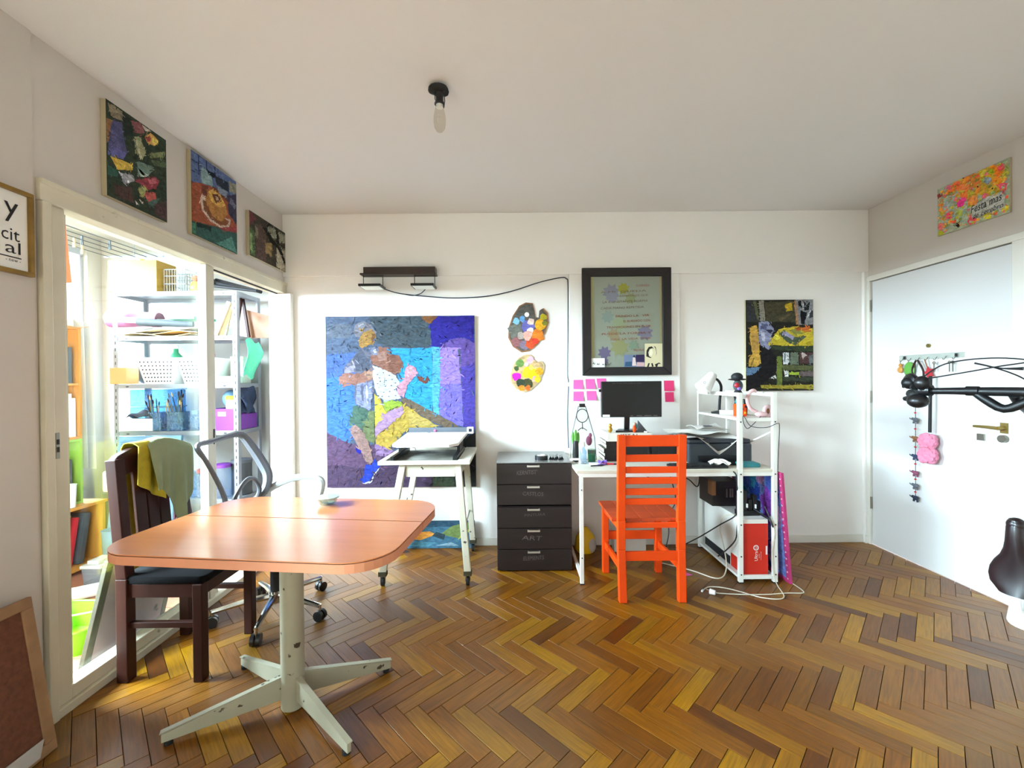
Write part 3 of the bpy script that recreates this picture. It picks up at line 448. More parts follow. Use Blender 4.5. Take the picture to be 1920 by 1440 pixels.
ART['flowers']=[('9aa088',[(0.0,1.0),(1.0,1.0),(1.0,0.0),(0.0,0.0)]),('c0a040',[(0.611,0.626),(0.575,0.438),(0.445,0.394),(0.332,0.542),(0.182,0.757),(0.188,0.939),(0.317,1.0),(0.449,0.996),(0.527,0.824)]),('c09a3a',[(0.89,0.582),(0.881,0.437),(0.757,0.425),(0.617,0.529),(0.579,0.642),(0.564,0.855),(0.607,1.0),(0.757,0.998),(0.871,0.787)]),('c8803a',[(0.641,0.769),(0.636,0.625),(0.553,0.649),(0.464,0.729),(0.421,0.842),(0.413,0.971),(0.479,1.0),(0.552,0.994),(0.645,0.888)]),('9aa898',[(0.375,0.542),(0.362,0.437),(0.262,0.429),(0.135,0.438),(0.108,0.592),(0.084,0.774),(0.168,0.805),(0.256,0.871),(0.337,0.721)]),('a0b098',[(0.596,0.2),(0.519,0.102),(0.432,0.025),(0.337,0.101),(0.228,0.283),(0.286,0.445),(0.342,0.508),(0.439,0.543),(0.522,0.409)]),('94a080',[(1.0,0.131),(0.971,0.062),(0.913,0.046),(0.841,0.042),(0.816,0.182),(0.779,0.301),(0.852,0.33),(0.922,0.353),(0.979,0.242)]),('9a9a5a',[(0.999,0.725),(0.979,0.642),(0.94,0.639),(0.867,0.648),(0.824,0.772),(0.848,0.866),(0.884,0.945),(0.94,0.904),(1.0,0.826)]),('e8733a',[(0.287,0.78),(0.259,0.737),(0.224,0.741),(0.184,0.776),(0.16,0.815),(0.145,0.888),(0.184,0.903),(0.223,0.888),(0.267,0.854)]),('e8733a',[(0.365,0.857),(0.359,0.795),(0.314,0.782),(0.27,0.821),(0.245,0.892),(0.231,0.968),(0.273,1.0),(0.316,0.98),(0.343,0.931)]),('e8804a',[(0.477,0.77),(0.466,0.7),(0.425,0.684),(0.377,0.73),(0.335,0.809),(0.348,0.884),(0.371,0.928),(0.429,0.92),(0.469,0.842)]),('e8733a',[(0.458,0.616),(0.462,0.564),(0.42,0.55),(0.378,0.6),(0.349,0.646),(0.353,0.7),(0.381,0.737),(0.422,0.723),(0.445,0.667)]),('e88a4a',[(0.599,0.427),(0.575,0.361),(0.537,0.371),(0.484,0.4),(0.465,0.464),(0.456,0.534),(0.491,0.56),(0.538,0.563),(0.587,0.508)]),('e88a3a',[(0.503,0.895),(0.484,0.85),(0.456,0.836),(0.42,0.852),(0.39,0.937),(0.383,0.991),(0.415,1.0),(0.46,1.0),(0.504,0.951)]),('e88a2a',[(0.921,0.608),(0.894,0.572),(0.859,0.546),(0.809,0.57),(0.785,0.655),(0.778,0.717),(0.824,0.751),(0.862,0.722),(0.901,0.693)]),('e8782a',[(0.932,0.776),(0.917,0.736),(0.891,0.722),(0.845,0.74),(0.824,0.815),(0.815,0.876),(0.854,0.892),(0.893,0.884),(0.919,0.838)]),('e88a2a',[(0.85,0.904),(0.845,0.863),(0.817,0.838),(0.788,0.875),(0.765,0.924),(0.755,0.985),(0.787,0.998),(0.82,0.99),(0.849,0.952)]),('f03a8a',[(0.416,0.486),(0.402,0.447),(0.361,0.436),(0.318,0.466),(0.297,0.517),(0.293,0.577),(0.316,0.616),(0.359,0.591),(0.397,0.562)]),('f0468a',[(0.449,0.528),(0.425,0.499),(0.407,0.491),(0.378,0.511),(0.363,0.549),(0.365,0.59),(0.378,0.608),(0.408,0.614),(0.427,0.582)]),('e84a6a',[(0.239,0.323),(0.218,0.282),(0.193,0.287),(0.156,0.299),(0.133,0.351),(0.141,0.395),(0.153,0.413),(0.191,0.426),(0.228,0.377)]),('f0603a',[(0.283,0.206),(0.29,0.148),(0.252,0.166),(0.213,0.185),(0.191,0.219),(0.19,0.269),(0.221,0.308),(0.251,0.294),(0.281,0.245)]),('e8505a',[(0.585,0.056),(0.558,0.014),(0.527,0.012),(0.486,0.015),(0.449,0.093),(0.462,0.141),(0.487,0.179),(0.533,0.163),(0.558,0.131)]),('e0546a',[(0.965,0.486),(0.96,0.424),(0.928,0.418),(0.894,0.45),(0.872,0.505),(0.867,0.565),(0.896,0.594),(0.931,0.576),(0.966,0.543)]),('e0505a',[(0.935,0.862),(0.925,0.828),(0.904,0.816),(0.866,0.84),(0.853,0.883),(0.86,0.937),(0.877,0.953),(0.907,0.959),(0.929,0.905)]),('e06a7a',[(0.751,0.426),(0.735,0.399),(0.704,0.391),(0.677,0.413),(0.652,0.457),(0.657,0.495),(0.672,0.529),(0.706,0.513),(0.737,0.476)]),('d8607a',[(0.233,0.907),(0.225,0.875),(0.194,0.883),(0.169,0.902),(0.14,0.939),(0.142,0.974),(0.167,1.0),(0.197,0.984),(0.221,0.945)]),('d86a6a',[(0.098,0.156),(0.091,0.115),(0.064,0.112),(0.028,0.13),(0.01,0.172),(0.008,0.22),(0.033,0.26),(0.063,0.257),(0.098,0.206)]),('e8803a',[(0.102,0.634),(0.086,0.601),(0.064,0.589),(0.032,0.625),(0.021,0.659),(0.021,0.693),(0.037,0.732),(0.066,0.707),(0.092,0.674)]),('e86a3a',[(0.169,0.49),(0.152,0.471),(0.136,0.45),(0.111,0.479),(0.089,0.517),(0.103,0.541),(0.113,0.551),(0.137,0.564),(0.157,0.524)]),('c8b82a',[(0.764,0.052),(0.768,0.002),(0.732,0.007),(0.699,0.03),(0.676,0.073),(0.68,0.117),(0.7,0.135),(0.731,0.159),(0.756,0.105)]),('c8b82a',[(0.981,0.068),(0.967,0.038),(0.947,0.021),(0.917,0.042),(0.896,0.091),(0.912,0.124),(0.922,0.154),(0.949,0.149),(0.977,0.118)]),('a0b02a',[(0.817,0.857),(0.816,0.821),(0.783,0.819),(0.76,0.828),(0.73,0.889),(0.744,0.919),(0.759,0.938),(0.786,0.943),(0.808,0.896)]),('b8b030',[(0.697,0.896),(0.681,0.874),(0.662,0.872),(0.638,0.887),(0.616,0.925),(0.614,0.966),(0.636,0.983),(0.663,0.979),(0.688,0.945)]),('a0a030',[(0.12,0.012),(0.097,0.0),(0.069,0.0),(0.039,0.0),(0.015,0.029),(0.015,0.076),(0.031,0.113),(0.069,0.09),(0.095,0.065)]),('b8a030',[(0.116,0.43),(0.103,0.41),(0.08,0.403),(0.057,0.426),(0.039,0.448),(0.037,0.482),(0.056,0.494),(0.082,0.493),(0.107,0.469)]),('a8b050',[(0.38,0.303),(0.384,0.258),(0.347,0.253),(0.311,0.264),(0.291,0.317),(0.291,0.366),(0.312,0.395),(0.347,0.403),(0.37,0.354)]),('b8b84a',[(0.969,0.635),(0.96,0.611),(0.94,0.607),(0.917,0.622),(0.899,0.66),(0.905,0.688),(0.915,0.72),(0.943,0.705),(0.961,0.668)]),('8a9aa8',[(0.79,0.706),(0.761,0.681),(0.737,0.653),(0.7,0.701),(0.675,0.748),(0.678,0.802),(0.705,0.832),(0.74,0.793),(0.771,0.768)]),('a8b0b8',[(0.186,0.579),(0.179,0.553),(0.155,0.539),(0.127,0.553),(0.109,0.593),(0.102,0.647),(0.125,0.666),(0.157,0.661),(0.181,0.622)]),('8a9a9a',[(0.316,0.275),(0.299,0.252),(0.276,0.24),(0.248,0.25),(0.226,0.299),(0.222,0.337),(0.247,0.348),(0.279,0.354),(0.31,0.322)]),('a8a8b0',[(0.898,0.316),(0.886,0.272),(0.851,0.266),(0.815,0.302),(0.787,0.347),(0.801,0.387),(0.822,0.411),(0.855,0.426),(0.89,0.37)]),('a8aaa4',[(0.836,0.194),(0.825,0.115),(0.77,0.107),(0.702,0.162),(0.679,0.232),(0.668,0.332),(0.719,0.373),(0.773,0.337),(0.809,0.293)]),('a8aaa4',[(0.725,0.182),(0.704,0.132),(0.658,0.116),(0.606,0.161),(0.59,0.212),(0.57,0.288),(0.622,0.304),(0.661,0.316),(0.692,0.253)]),('9ab06a',[(0.839,0.434),(0.831,0.401),(0.807,0.399),(0.781,0.409),(0.771,0.45),(0.766,0.496),(0.787,0.514),(0.81,0.503),(0.825,0.472)]),('5a3a2a',[(0.102,0.819),(0.099,0.805),(0.089,0.8),(0.077,0.809),(0.068,0.829),(0.067,0.848),(0.078,0.858),(0.09,0.845),(0.098,0.835)]),('3a2418',[(0.189,0.828),(0.187,0.814),(0.176,0.815),(0.166,0.823),(0.162,0.835),(0.16,0.852),(0.166,0.863),(0.177,0.851),(0.188,0.844)]),('241410',[(0.35,0.081),(0.345,0.056),(0.326,0.037),(0.304,0.065),(0.288,0.091),(0.284,0.127),(0.305,0.138),(0.327,0.137),(0.34,0.114)]),('2a1c14',[(0.414,0.995),(0.409,0.983),(0.4,0.978),(0.387,0.988),(0.382,1.0),(0.384,1.0),(0.388,1.0),(0.402,1.0),(0.409,1.0)]),('4a4a1a',[(0.611,0.695),(0.608,0.688),(0.6,0.68),(0.593,0.69),(0.589,0.702),(0.585,0.716),(0.593,0.718),(0.601,0.721),(0.608,0.709)]),('4a4a1a',[(0.806,0.541),(0.802,0.535),(0.794,0.529),(0.787,0.534),(0.78,0.549),(0.782,0.562),(0.786,0.57),(0.794,0.567),(0.801,0.558)]),('6a5a2a',[(0.798,0.069),(0.792,0.061),(0.785,0.058),(0.775,0.066),(0.772,0.075),(0.773,0.088),(0.775,0.1),(0.785,0.091),(0.794,0.086)]),('8a3a3a',[(0.069,0.825),(0.056,0.795),(0.039,0.804),(0.016,0.813),(0.001,0.843),(0.0,0.881),(0.017,0.896),(0.04,0.893),(0.054,0.858)])]
PALETTE = {}
PALETTE['palette_a'] = ([(-0.0177, 0.195), (0.0347, 0.1884), (0.0504, 0.1296), (0.0582, 0.0772), (0.087, 0.0772), (0.0936, 0.1361), (0.1197, 0.1492), (0.1525, 0.1099), (0.159, 0.0379), (0.1328, -0.0406), (0.0739, -0.1322), (0.0085, -0.1845), (-0.0569, -0.195), (-0.1224, -0.1518), (-0.159, -0.0798), (-0.1551, -0.0013), (-0.1224, 0.0903), (-0.07, 0.1688)], (-0.0111, 0.0995, 0.0183), [('6a6a62', [(-0.0497, -0.0275), (-0.0479, -0.0639), (-0.0917, -0.0888), (-0.1368, -0.0901), (-0.1514, -0.0446), (-0.172, -0.0063), (-0.1385, 0.0151), (-0.0919, 0.0418), (-0.06, 0.022)]), ('8a5a5a', [(-0.0387, -0.1191), (-0.0672, -0.1508), (-0.0861, -0.1642), (-0.1173, -0.1596), (-0.1318, -0.1335), (-0.1404, -0.1025), (-0.1174, -0.0823), (-0.0889, -0.0722), (-0.0626, -0.0948)]), ('7a6a7a', [(0.0135, -0.1453), (0.0005, -0.1663), (-0.0226, -0.1892), (-0.0465, -0.1758), (-0.0704, -0.1596), (-0.074, -0.1326), (-0.0528, -0.1095), (-0.0247, -0.106), (0.0037, -0.1167)]), ('c8502e', [(0.0676, -0.1322), (0.0492, -0.1582), (0.0307, -0.1756), (0.0021, -0.1728), (-0.0256, -0.1491), (-0.0191, -0.1169), (-0.0015, -0.0873), (0.0296, -0.0892), (0.0566, -0.109)]), ('d87a2c', [(0.1208, -0.0667), (0.1283, -0.101), (0.0889, -0.1094), (0.0549, -0.1208), (0.0265, -0.0845), (0.0245, -0.0514), (0.0548, -0.0133), (0.0897, -0.0174), (0.1154, -0.0332)]), ('e0a02c', [(0.1492, 0.0249), (0.1334, -0.009), (0.103, -0.0254), (0.0673, -0.0153), (0.0492, 0.0097), (0.0592, 0.0433), (0.0699, 0.0591), (0.1016, 0.0698), (0.1264, 0.0523)]), ('b8a82c', [(0.1548, 0.0838), (0.1489, 0.0661), (0.1301, 0.0596), (0.1143, 0.0585), (0.0955, 0.0728), (0.0963, 0.0947), (0.1138, 0.1119), (0.1315, 0.1061), (0.143, 0.0978)]), ('7c7c30', [(0.1585, 0.0314), (0.1472, 0.0158), (0.1365, 0.0133), (0.1231, 0.0113), (0.1145, 0.0244), (0.1091, 0.0391), (0.1223, 0.0511), (0.1359, 0.0528), (0.1498, 0.044)]), ('6a9ac8', [(-0.0295, 0.0667), (-0.0307, 0.0525), (-0.0457, 0.0379), (-0.0603, 0.0496), (-0.0704, 0.0571), (-0.0706, 0.0763), (-0.0642, 0.0893), (-0.0465, 0.0974), (-0.0281, 0.0833)]), ('7fb4c8', [(-0.0717, 0.051), (-0.0757, 0.0324), (-0.0917, 0.0217), (-0.1074, 0.029), (-0.1283, 0.0398), (-0.1202, 0.0622), (-0.109, 0.0803), (-0.0908, 0.0776), (-0.0771, 0.065)]), ('6a66a8', [(0.0554, 0.0118), (0.0403, -0.028), (0.0046, -0.0309), (-0.0344, -0.0421), (-0.0571, -0.0058), (-0.0498, 0.028), (-0.0266, 0.0595), (0.004, 0.0549), (0.0274, 0.0471)]), ('e8c8b8', [(0.047, 0.0445), (0.0414, 0.0234), (0.0274, 0.023), (0.0095, 0.0221), (-0.0107, 0.0336), (-0.0028, 0.0528), (0.0064, 0.0726), (0.0274, 0.0701), (0.0469, 0.0641)]), ('f0ece8', [(0.0404, -0.0275), (0.0322, -0.0456), (0.0186, -0.0488), (-0.0001, -0.0467), (-0.0118, -0.0366), (-0.0127, -0.0193), (0.0032, -0.0075), (0.0202, -0.0011), (0.0387, -0.0081)]), ('e0a090', [(0.0294, -0.0641), (0.021, -0.0848), (0.0011, -0.1111), (-0.0277, -0.1048), (-0.0401, -0.0788), (-0.0479, -0.0509), (-0.0257, -0.0333), (0.0011, -0.0282), (0.0323, -0.0371)]), ('d84030', [(0.0879, -0.1125), (0.0736, -0.133), (0.0599, -0.134), (0.0392, -0.1323), (0.0326, -0.1238), (0.0335, -0.1041), (0.0371, -0.0891), (0.0583, -0.0891), (0.0732, -0.0925)]), ('a89a90', [(-0.0364, -0.0667), (-0.0395, -0.0927), (-0.0566, -0.0963), (-0.0782, -0.0952), (-0.0889, -0.0789), (-0.088, -0.058), (-0.0838, -0.0407), (-0.0575, -0.0348), (-0.0402, -0.0497)])])
PALETTE['palette_b'] = ([(-0.0242, 0.1466), (0.0216, 0.1492), (0.0478, 0.1296), (0.0478, 0.0707), (0.0805, 0.0641), (0.087, 0.0903), (0.1132, 0.0968), (0.1354, 0.0641), (0.1263, 0.0052), (0.087, -0.0733), (0.0281, -0.1322), (-0.0242, -0.1492), (-0.0896, -0.1256), (-0.1315, -0.0733), (-0.1354, -0.0079), (-0.1093, 0.0707), (-0.07, 0.123)], (-0.0085, 0.0707, 0.0157), [('c8a878', [(0.1279, 0.0052), (0.0588, -0.0544), (0.0119, -0.1202), (-0.073, -0.0854), (-0.1243, -0.036), (-0.1231, 0.0383), (-0.0667, 0.0998), (0.0109, 0.1441), (0.0951, 0.0806)]), ('e8a8c8', [(0.0514, 0.1073), (0.04, 0.0919), (0.0268, 0.0797), (0.0071, 0.076), (-0.0075, 0.0965), (-0.0037, 0.1155), (0.0075, 0.1294), (0.0269, 0.1444), (0.0469, 0.1241)]), ('6a8a4a', [(-0.0247, 0.0838), (-0.0349, 0.0604), (-0.0549, 0.0496), (-0.0751, 0.0513), (-0.0958, 0.0749), (-0.093, 0.0953), (-0.0759, 0.1106), (-0.0556, 0.1198), (-0.0374, 0.1064)]), ('4a5a3a', [(-0.0706, 0.0419), (-0.0711, 0.029), (-0.086, 0.0179), (-0.1009, 0.0243), (-0.1064, 0.0355), (-0.1106, 0.0478), (-0.1018, 0.0577), (-0.0854, 0.0602), (-0.0707, 0.0562)]), ('f028b8', [(-0.0512, -0.0236), (-0.0577, -0.0474), (-0.0814, -0.054), (-0.105, -0.0607), (-0.1225, -0.0334), (-0.1256, -0.0101), (-0.1082, 0.003), (-0.0801, 0.0045), (-0.0577, -0.003)]), ('e8d030', [(0.0333, 0.0052), (0.0226, -0.0229), (0.0042, -0.0325), (-0.0234, -0.0389), (-0.0439, -0.0111), (-0.0365, 0.0191), (-0.023, 0.0458), (0.0015, 0.0569), (0.0214, 0.0361)]), ('e8c020', [(0.0875, -0.0079), (0.0925, -0.0355), (0.0553, -0.0626), (0.0236, -0.0427), (-0.011, -0.0225), (0.0101, 0.0083), (0.0209, 0.0413), (0.055, 0.0386), (0.0784, 0.0242)]), ('d89a2a', [(0.1308, 0.0183), (0.1237, -0.0055), (0.1003, -0.0174), (0.0772, -0.0068), (0.0601, 0.0079), (0.0681, 0.0294), (0.0741, 0.0421), (0.0995, 0.0494), (0.1191, 0.0361)]), ('f0e060', [(0.0529, 0.0445), (0.0445, 0.0319), (0.0309, 0.0239), (0.0196, 0.0304), (0.0131, 0.0386), (0.0125, 0.0519), (0.0179, 0.0661), (0.0324, 0.0692), (0.0418, 0.0573)]), ('4a4a30', [(0.0426, -0.0798), (0.0392, -0.1134), (0.0107, -0.12), (-0.0202, -0.1201), (-0.0313, -0.0922), (-0.0394, -0.0669), (-0.0234, -0.0448), (0.0085, -0.0412), (0.0328, -0.0541)]), ('3a4434', [(-0.0209, -0.0733), (-0.032, -0.0977), (-0.0515, -0.1151), (-0.0786, -0.1075), (-0.0895, -0.0856), (-0.0918, -0.0636), (-0.0741, -0.042), (-0.0516, -0.0447), (-0.0257, -0.0517)]), ('e88a30', [(-0.0246, -0.1191), (-0.0298, -0.1339), (-0.045, -0.1427), (-0.0603, -0.1431), (-0.0699, -0.127), (-0.0781, -0.1097), (-0.0603, -0.0975), (-0.0461, -0.0941), (-0.0335, -0.102)]), ('d86a30', [(0.0204, -0.1191), (0.0185, -0.1368), (0.0052, -0.1444), (-0.0079, -0.1396), (-0.0185, -0.1268), (-0.0221, -0.1116), (-0.0075, -0.1027), (0.0052, -0.0928), (0.0207, -0.1012)]), ('c89a9a', [(0.0859, -0.0471), (0.0797, -0.0638), (0.0653, -0.0697), (0.0501, -0.0666), (0.0363, -0.0541), (0.039, -0.0393), (0.047, -0.0244), (0.0656, -0.021), (0.0768, -0.0342)]), ('e8c030', [(0.1084, -0.0471), (0.1013, -0.0666), (0.0863, -0.0758), (0.0644, -0.0669), (0.0559, -0.0589), (0.0584, -0.0379), (0.0692, -0.0274), (0.0862, -0.0132), (0.1034, -0.0322)])])

# ================================================================== the room
XL, XR, YB, YR, H = -1.771, 2.790, 3.350, -1.75, 2.6      # left, right, back, rear, ceiling height
# floor slab and herringbone strips
fl = struct(MB().box(XL, XR, YR, YB, -0.06, -0.013), 'floor', 'joint_dark')
PL, PW = 0.300, 0.065
def strip_mesh(name):
    l, w = PL - 0.0024, PW - 0.0024; t = 0.0006
    vs = [(-l/2, -w/2, -0.013), (l/2, -w/2, -0.013), (l/2, w/2, -0.013), (-l/2, w/2, -0.013), (-l/2, -w/2, -t), (l/2, -w/2, -t), (l/2, w/2, -t), (-l/2, w/2, -t),
          (-l/2 + t, -w/2 + t, 0), (l/2 - t, -w/2 + t, 0), (l/2 - t, w/2 - t, 0), (-l/2 + t, w/2 - t, 0)]
    fs = [(8, 9, 10, 11)] + [(i, (i + 1) % 4, 4 + (i + 1) % 4, 4 + i) for i in range(4)] + [(4 + i, 4 + (i + 1) % 4, 8 + (i + 1) % 4, 8 + i) for i in range(4)]
    return vs, fs
SV, SF = strip_mesh('strip')
def strips():
    u = V((1, -1, 0)) / math.sqrt(2); w = V((1, 1, 0)) / math.sqrt(2); o = V((0.03, 1.648, 0)); out = []
    for ch in range(-9, 10):
        for k in range(-45, 60):
            b = o + u * (ch * PL) - w * (ch * PL)
            out.append((b + u * (k * PW + PL / 2) + w * (k * PW + PW / 2), -PI / 4))
            out.append((b + u * (k * PW - PW / 2) + w * (k * PW + PL / 2), PI / 4))
    return out
random.seed(3)
pm = bpy.data.meshes.new('plank'); pm.from_pydata(SV, [], SF); pm.materials.append(MATS['parquet_oak'])
uvl = pm.uv_layers.new(name='UVMap')
for lo in pm.loops: uvl.data[lo.index].uv = pm.vertices[lo.vertex_index].co.xy
near, rest = [], []
for c, a in strips():
    d = V((math.cos(a), math.sin(a), 0)) * PL / 2; n_ = V((-math.sin(a), math.cos(a), 0)) * PW / 2
    cs = [c + d + n_, c + d - n_, c - d + n_, c - d - n_]
    inside = all(XL < p.x < XR and YR < p.y < YB for p in cs)
    if not any(XL < p.x < XR and YR < p.y < YB for p in cs): continue
    if inside and c.y > 1.42 and abs(c.x) / c.y < 1.15: near.append((c, a))
    else: rest.append((c, a, inside))
near.sort(key=lambda t: t[0].y)
rest += [(c, a, True) for c, a in near[300:]]; near = near[:300]
for c, a in near:
    o = bpy.data.objects.new('plank', pm); COL.objects.link(o); o.parent = fl; o.matrix_basis = Matrix.Translation(c - fl.location + V((0, 0, random.uniform(-0.0005, 0.0002)))) @ Matrix.Rotation(a + (PI if random.random() < .5 else 0), 4, 'Z')
bm = bmesh.new(); uvb = bm.loops.layers.uv.new('UVMap')
for c, a, inside in rest:
    M = Matrix.Translation(c) @ Matrix.Rotation(a, 4, 'Z'); vv = [bm.verts.new(M @ V(p)) for p in SV]
    for f in SF:
        fa = bm.faces.new([vv[i] for i in f])
        for lp, i in zip(fa.loops, f): lp[uvb].uv = SV[i][:2]
for co, no in ((V((XL, 0, 0)), V((-1, 0, 0))), (V((XR, 0, 0)), V((1, 0, 0))), (V((0, YB, 0)), V((0, 1, 0))), (V((0, YR, 0)), V((0, -1, 0)))):
    bmesh.ops.bisect_plane(bm, geom=list(bm.verts) + list(bm.edges) + list(bm.faces), plane_co=co, plane_no=no, clear_outer=True)
me = bpy.data.meshes.new('plank_field'); bm.to_mesh(me); bm.free(); me.materials.append(MATS['parquet_oak'])
o = bpy.data.objects.new('plank_field', me); COL.objects.link(o); o.parent = fl; o.matrix_basis = Matrix.Translation(-fl.location); o['kind'] = 'stuff'

# ceiling, walls
struct(MB().box(XL - 0.12, XR + 0.12, YR - 0.12, YB + 0.12, H, H + 0.12), 'ceiling', 'ceiling_paint')
wb = struct(MB().box(XL, XR + 0.12, YB, YB + 0.12, -0.06, H), 'wall_back', 'wall_paint')
MB().box(XL, XR, YB - 0.025, YB, 2.117, H).build('beam', 'wall_paint', wb, bevel=0.004)
MB().box(0.455, 1.316, YB - 0.025, YB, 0.0, 2.117).build('column', 'wall_paint', wb, bevel=0.004)
MB().box(2.752, XR, YB - 0.025, YB, 0.0, 2.117).build('column', 'wall_paint', wb, bevel=0.004)
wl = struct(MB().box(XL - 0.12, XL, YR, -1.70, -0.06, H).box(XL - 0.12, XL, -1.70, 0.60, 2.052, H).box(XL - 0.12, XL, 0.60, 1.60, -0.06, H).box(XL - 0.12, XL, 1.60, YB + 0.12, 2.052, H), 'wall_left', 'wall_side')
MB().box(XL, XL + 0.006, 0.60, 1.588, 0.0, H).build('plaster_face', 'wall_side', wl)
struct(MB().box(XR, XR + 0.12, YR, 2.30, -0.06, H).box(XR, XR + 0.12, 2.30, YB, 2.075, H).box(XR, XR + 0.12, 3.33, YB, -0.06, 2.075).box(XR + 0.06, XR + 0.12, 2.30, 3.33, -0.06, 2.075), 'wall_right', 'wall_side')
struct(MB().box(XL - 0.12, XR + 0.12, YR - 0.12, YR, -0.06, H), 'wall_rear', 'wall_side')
struct(MB().box(-1.70, -0.30, YB - 0.012, YB, 0.0, 0.06).box(1.318, 2.75, YB - 0.012, YB, 0.0, 0.06).box(2.752, XR, YB - 0.037, YB - 0.025, 0, 0.06).box(-0.30, 0.453, YB - 0.012, YB, 0.0, 0.06), 'baseboard_back', 'trim_white', bevel=0.003)

# glazed sliding door to the balcony (left wall opening)
w1 = struct(MB().box(-1.87, -1.752, 1.60, YB, 1.985, 2.052), 'window_1', 'frame_cream', bevel=0.003)
MB().box(-1.772, -1.745, 1.60, YB, 2.048, 2.066).build('head_moulding', 'frame_cream', w1)
MB().box(-1.81, -1.80, 2.50, 3.30, 1.976, 1.985).build('head_track', 'black_metal', w1)
MB().box(-1.87, -1.748, 1.603, 1.636, 0.0, 1.985).build('jamb', 'frame_cream', w1, bevel=0.003)
MB().box(-1.84, -1.766, 1.636, 1.700, 0.035, 1.985).build('stile', 'frame_cream', w1, bevel=0.004)
MB().box(-1.83, -1.776, 1.700, 1.712, 0.09, 1.97).build('glazing_bead', 'frame_cream', w1)
MB().box(-1.87, -1.700, 3.300, YB, 0.0, 1.985).build('jamb', 'trim_white', w1, bevel=0.003)
MB().box(-1.87, -1.752, 1.636, 3.30, 0.0, 0.035).build('sill', 'frame_cream', w1, bevel=0.003)
MB().box(-1.84, -1.768, 1.700, 2.478, 0.035, 0.088).build('bottom_rail', 'frame_cream', w1, bevel=0.004)
MB().box(-1.80, -1.764, 2.478, 2.520, 0.035, 1.985).build('stile', 'frame_cream', w1, bevel=0.003)
MB().box(-1.845, -1.776, 2.520, 2.562, 0.035, 1.985).build('stile', 'frame_cream', w1, bevel=0.003)
MB().box(-1.775, -1.772, 2.538, 2.546, 0.93, 1.02).build('lock_slot', 'black_metal', w1)
MB().box(-1.822, -1.818, 1.700, 2.480, 0.088, 1.985).build('pane', 'window_glass', w1)
pl = MB().box(-1.766, -1.762, 1.650, 1.664, 1.005, 1.105).build('lock_plate', 'steel_worn', w1, bevel=0.001)
MB().box(-1.762, -1.760, 1.653, 1.661, 1.03, 1.05).box(-1.762, -1.760, 1.653, 1.661, 1.06, 1.08).build('keyhole', 'ink', pl)

# entrance door (right wall)
d1 = struct(MB().box(XR - 0.006, XR + 0.034, 2.364, 3.288, 0.008, 2.030), 'door_1', 'door_white', bevel=0.002)
for a_ in ((3.294, 3.324, 0, 2.036), (2.300, 2.358, 0, 2.036), (2.300, 3.324, 2.036, 2.075)): MB().box(XR - 0.022, XR + 0.05, *a_).build('door_frame', 'trim_white', d1, bevel=0.003)
MB().box(XR + 0.036, XR + 0.05, 2.358, 3.294, 0.0, 2.036).build('gap_backing', 'joint_dark', d1)  # dark sheet behind the door, paints the shade of the gap round it
for z in (1.80, 1.10, 0.28):
    MB().cyl((XR - 0.014, 3.291, z), (XR - 0.014, 3.291, z + 0.09), 0.007, seg=10).build('hinge', 'steel_worn', d1)
hd = MB().cyl((XR - 0.006, 2.405, 1.000), (XR - 0.05, 2.405, 1.000), 0.011, seg=12).tube([(XR - 0.05, 2.40, 1.0), (XR - 0.052, 2.46, 1.002), (XR - 0.05, 2.525, 1.0)], [0.011, 0.009, 0.008], 10).build('handle', 'brass', d1, smooth=True)
MB().box(XR - 0.010, XR - 0.006, 2.385, 2.425, 0.97, 1.03).build('handle_rose', 'brass', hd)
MB().cyl((XR - 0.006, 2.402, 0.940), (XR - 0.03, 2.402, 0.940), 0.021, seg=16).build('lock_knob', 'steel_worn', d1, smooth=True)
MB().box(XR - 0.012, XR - 0.006, 2.502, 2.546, 0.914, 0.954).build('lock_case', 'steel_worn', d1, bevel=0.002)
MB().cyl((XR - 0.006, 2.839, 1.502), (XR - 0.016, 2.839, 1.502), 0.013, seg=14).build('peephole', 'brass', d1, smooth=True)
MB().box(XR - 0.0075, XR - 0.006, 2.828, 2.848, 1.47, 1.487).build('paper_scrap', 'paper_white', d1)

# balcony beyond the glass
BX, BY, BZ = -3.42, 3.58, 2.50
tf = struct(MB().box(BX, XL - 0.12, -1.75, BY, -0.06, -0.004), 'floor_balcony', 'joint_dark')
for i in range(7):
    for j in range(23):
        x0 = XL - 0.12 - 0.225 * (i + 1); y0 = BY - 0.225 * (j + 1)
        if x0 < BX: continue
        MB().box(x0 + 0.003, x0 + 0.222, y0 + 0.003, y0 + 0.222, -0.004, 0.0).build('tile', 'tile_red', tf) if (i, j) == (0, 0) else None
        if (i, j) == (0, 0): t0 = [c for c in bpy.data.objects if c.parent == tf][0]; b0 = (x0, y0)
        else:
            t = t0.copy(); COL.objects.link(t); t.location = (x0 - b0[0], y0 - b0[1], 0)
struct(MB().box(BX - 0.12, XL - 0.12, -1.87, BY + 0.12, BZ, BZ + 0.12), 'ceiling_balcony', 'balcony_paint')
struct(MB().box(BX - 0.12, XL - 0.0, BY, BY + 0.12, -0.06, BZ), 'wall_balcony_end', 'balcony_paint')
struct(MB().box(XL - 0.12, XL, YB + 0.12, BY, -0.06, BZ), 'trim_1', 'balcony_paint')
struct(MB().box(BX - 0.12, XL - 0.12, -1.87, -1.75, -0.06, BZ), 'wall_balcony_near', 'balcony_paint')
struct(MB().box(BX - 0.12, BX, -1.75, BY, -0.06, 0.92).box(BX - 0.12, BX, -1.75, BY, 2.38, BZ).box(BX - 0.12, BX, -1.75, -1.49, 0.92, 2.38).box(BX - 0.12, BX, 3.46, BY, 0.92, 2.38), 'wall_balcony_outer', 'balcony_paint')
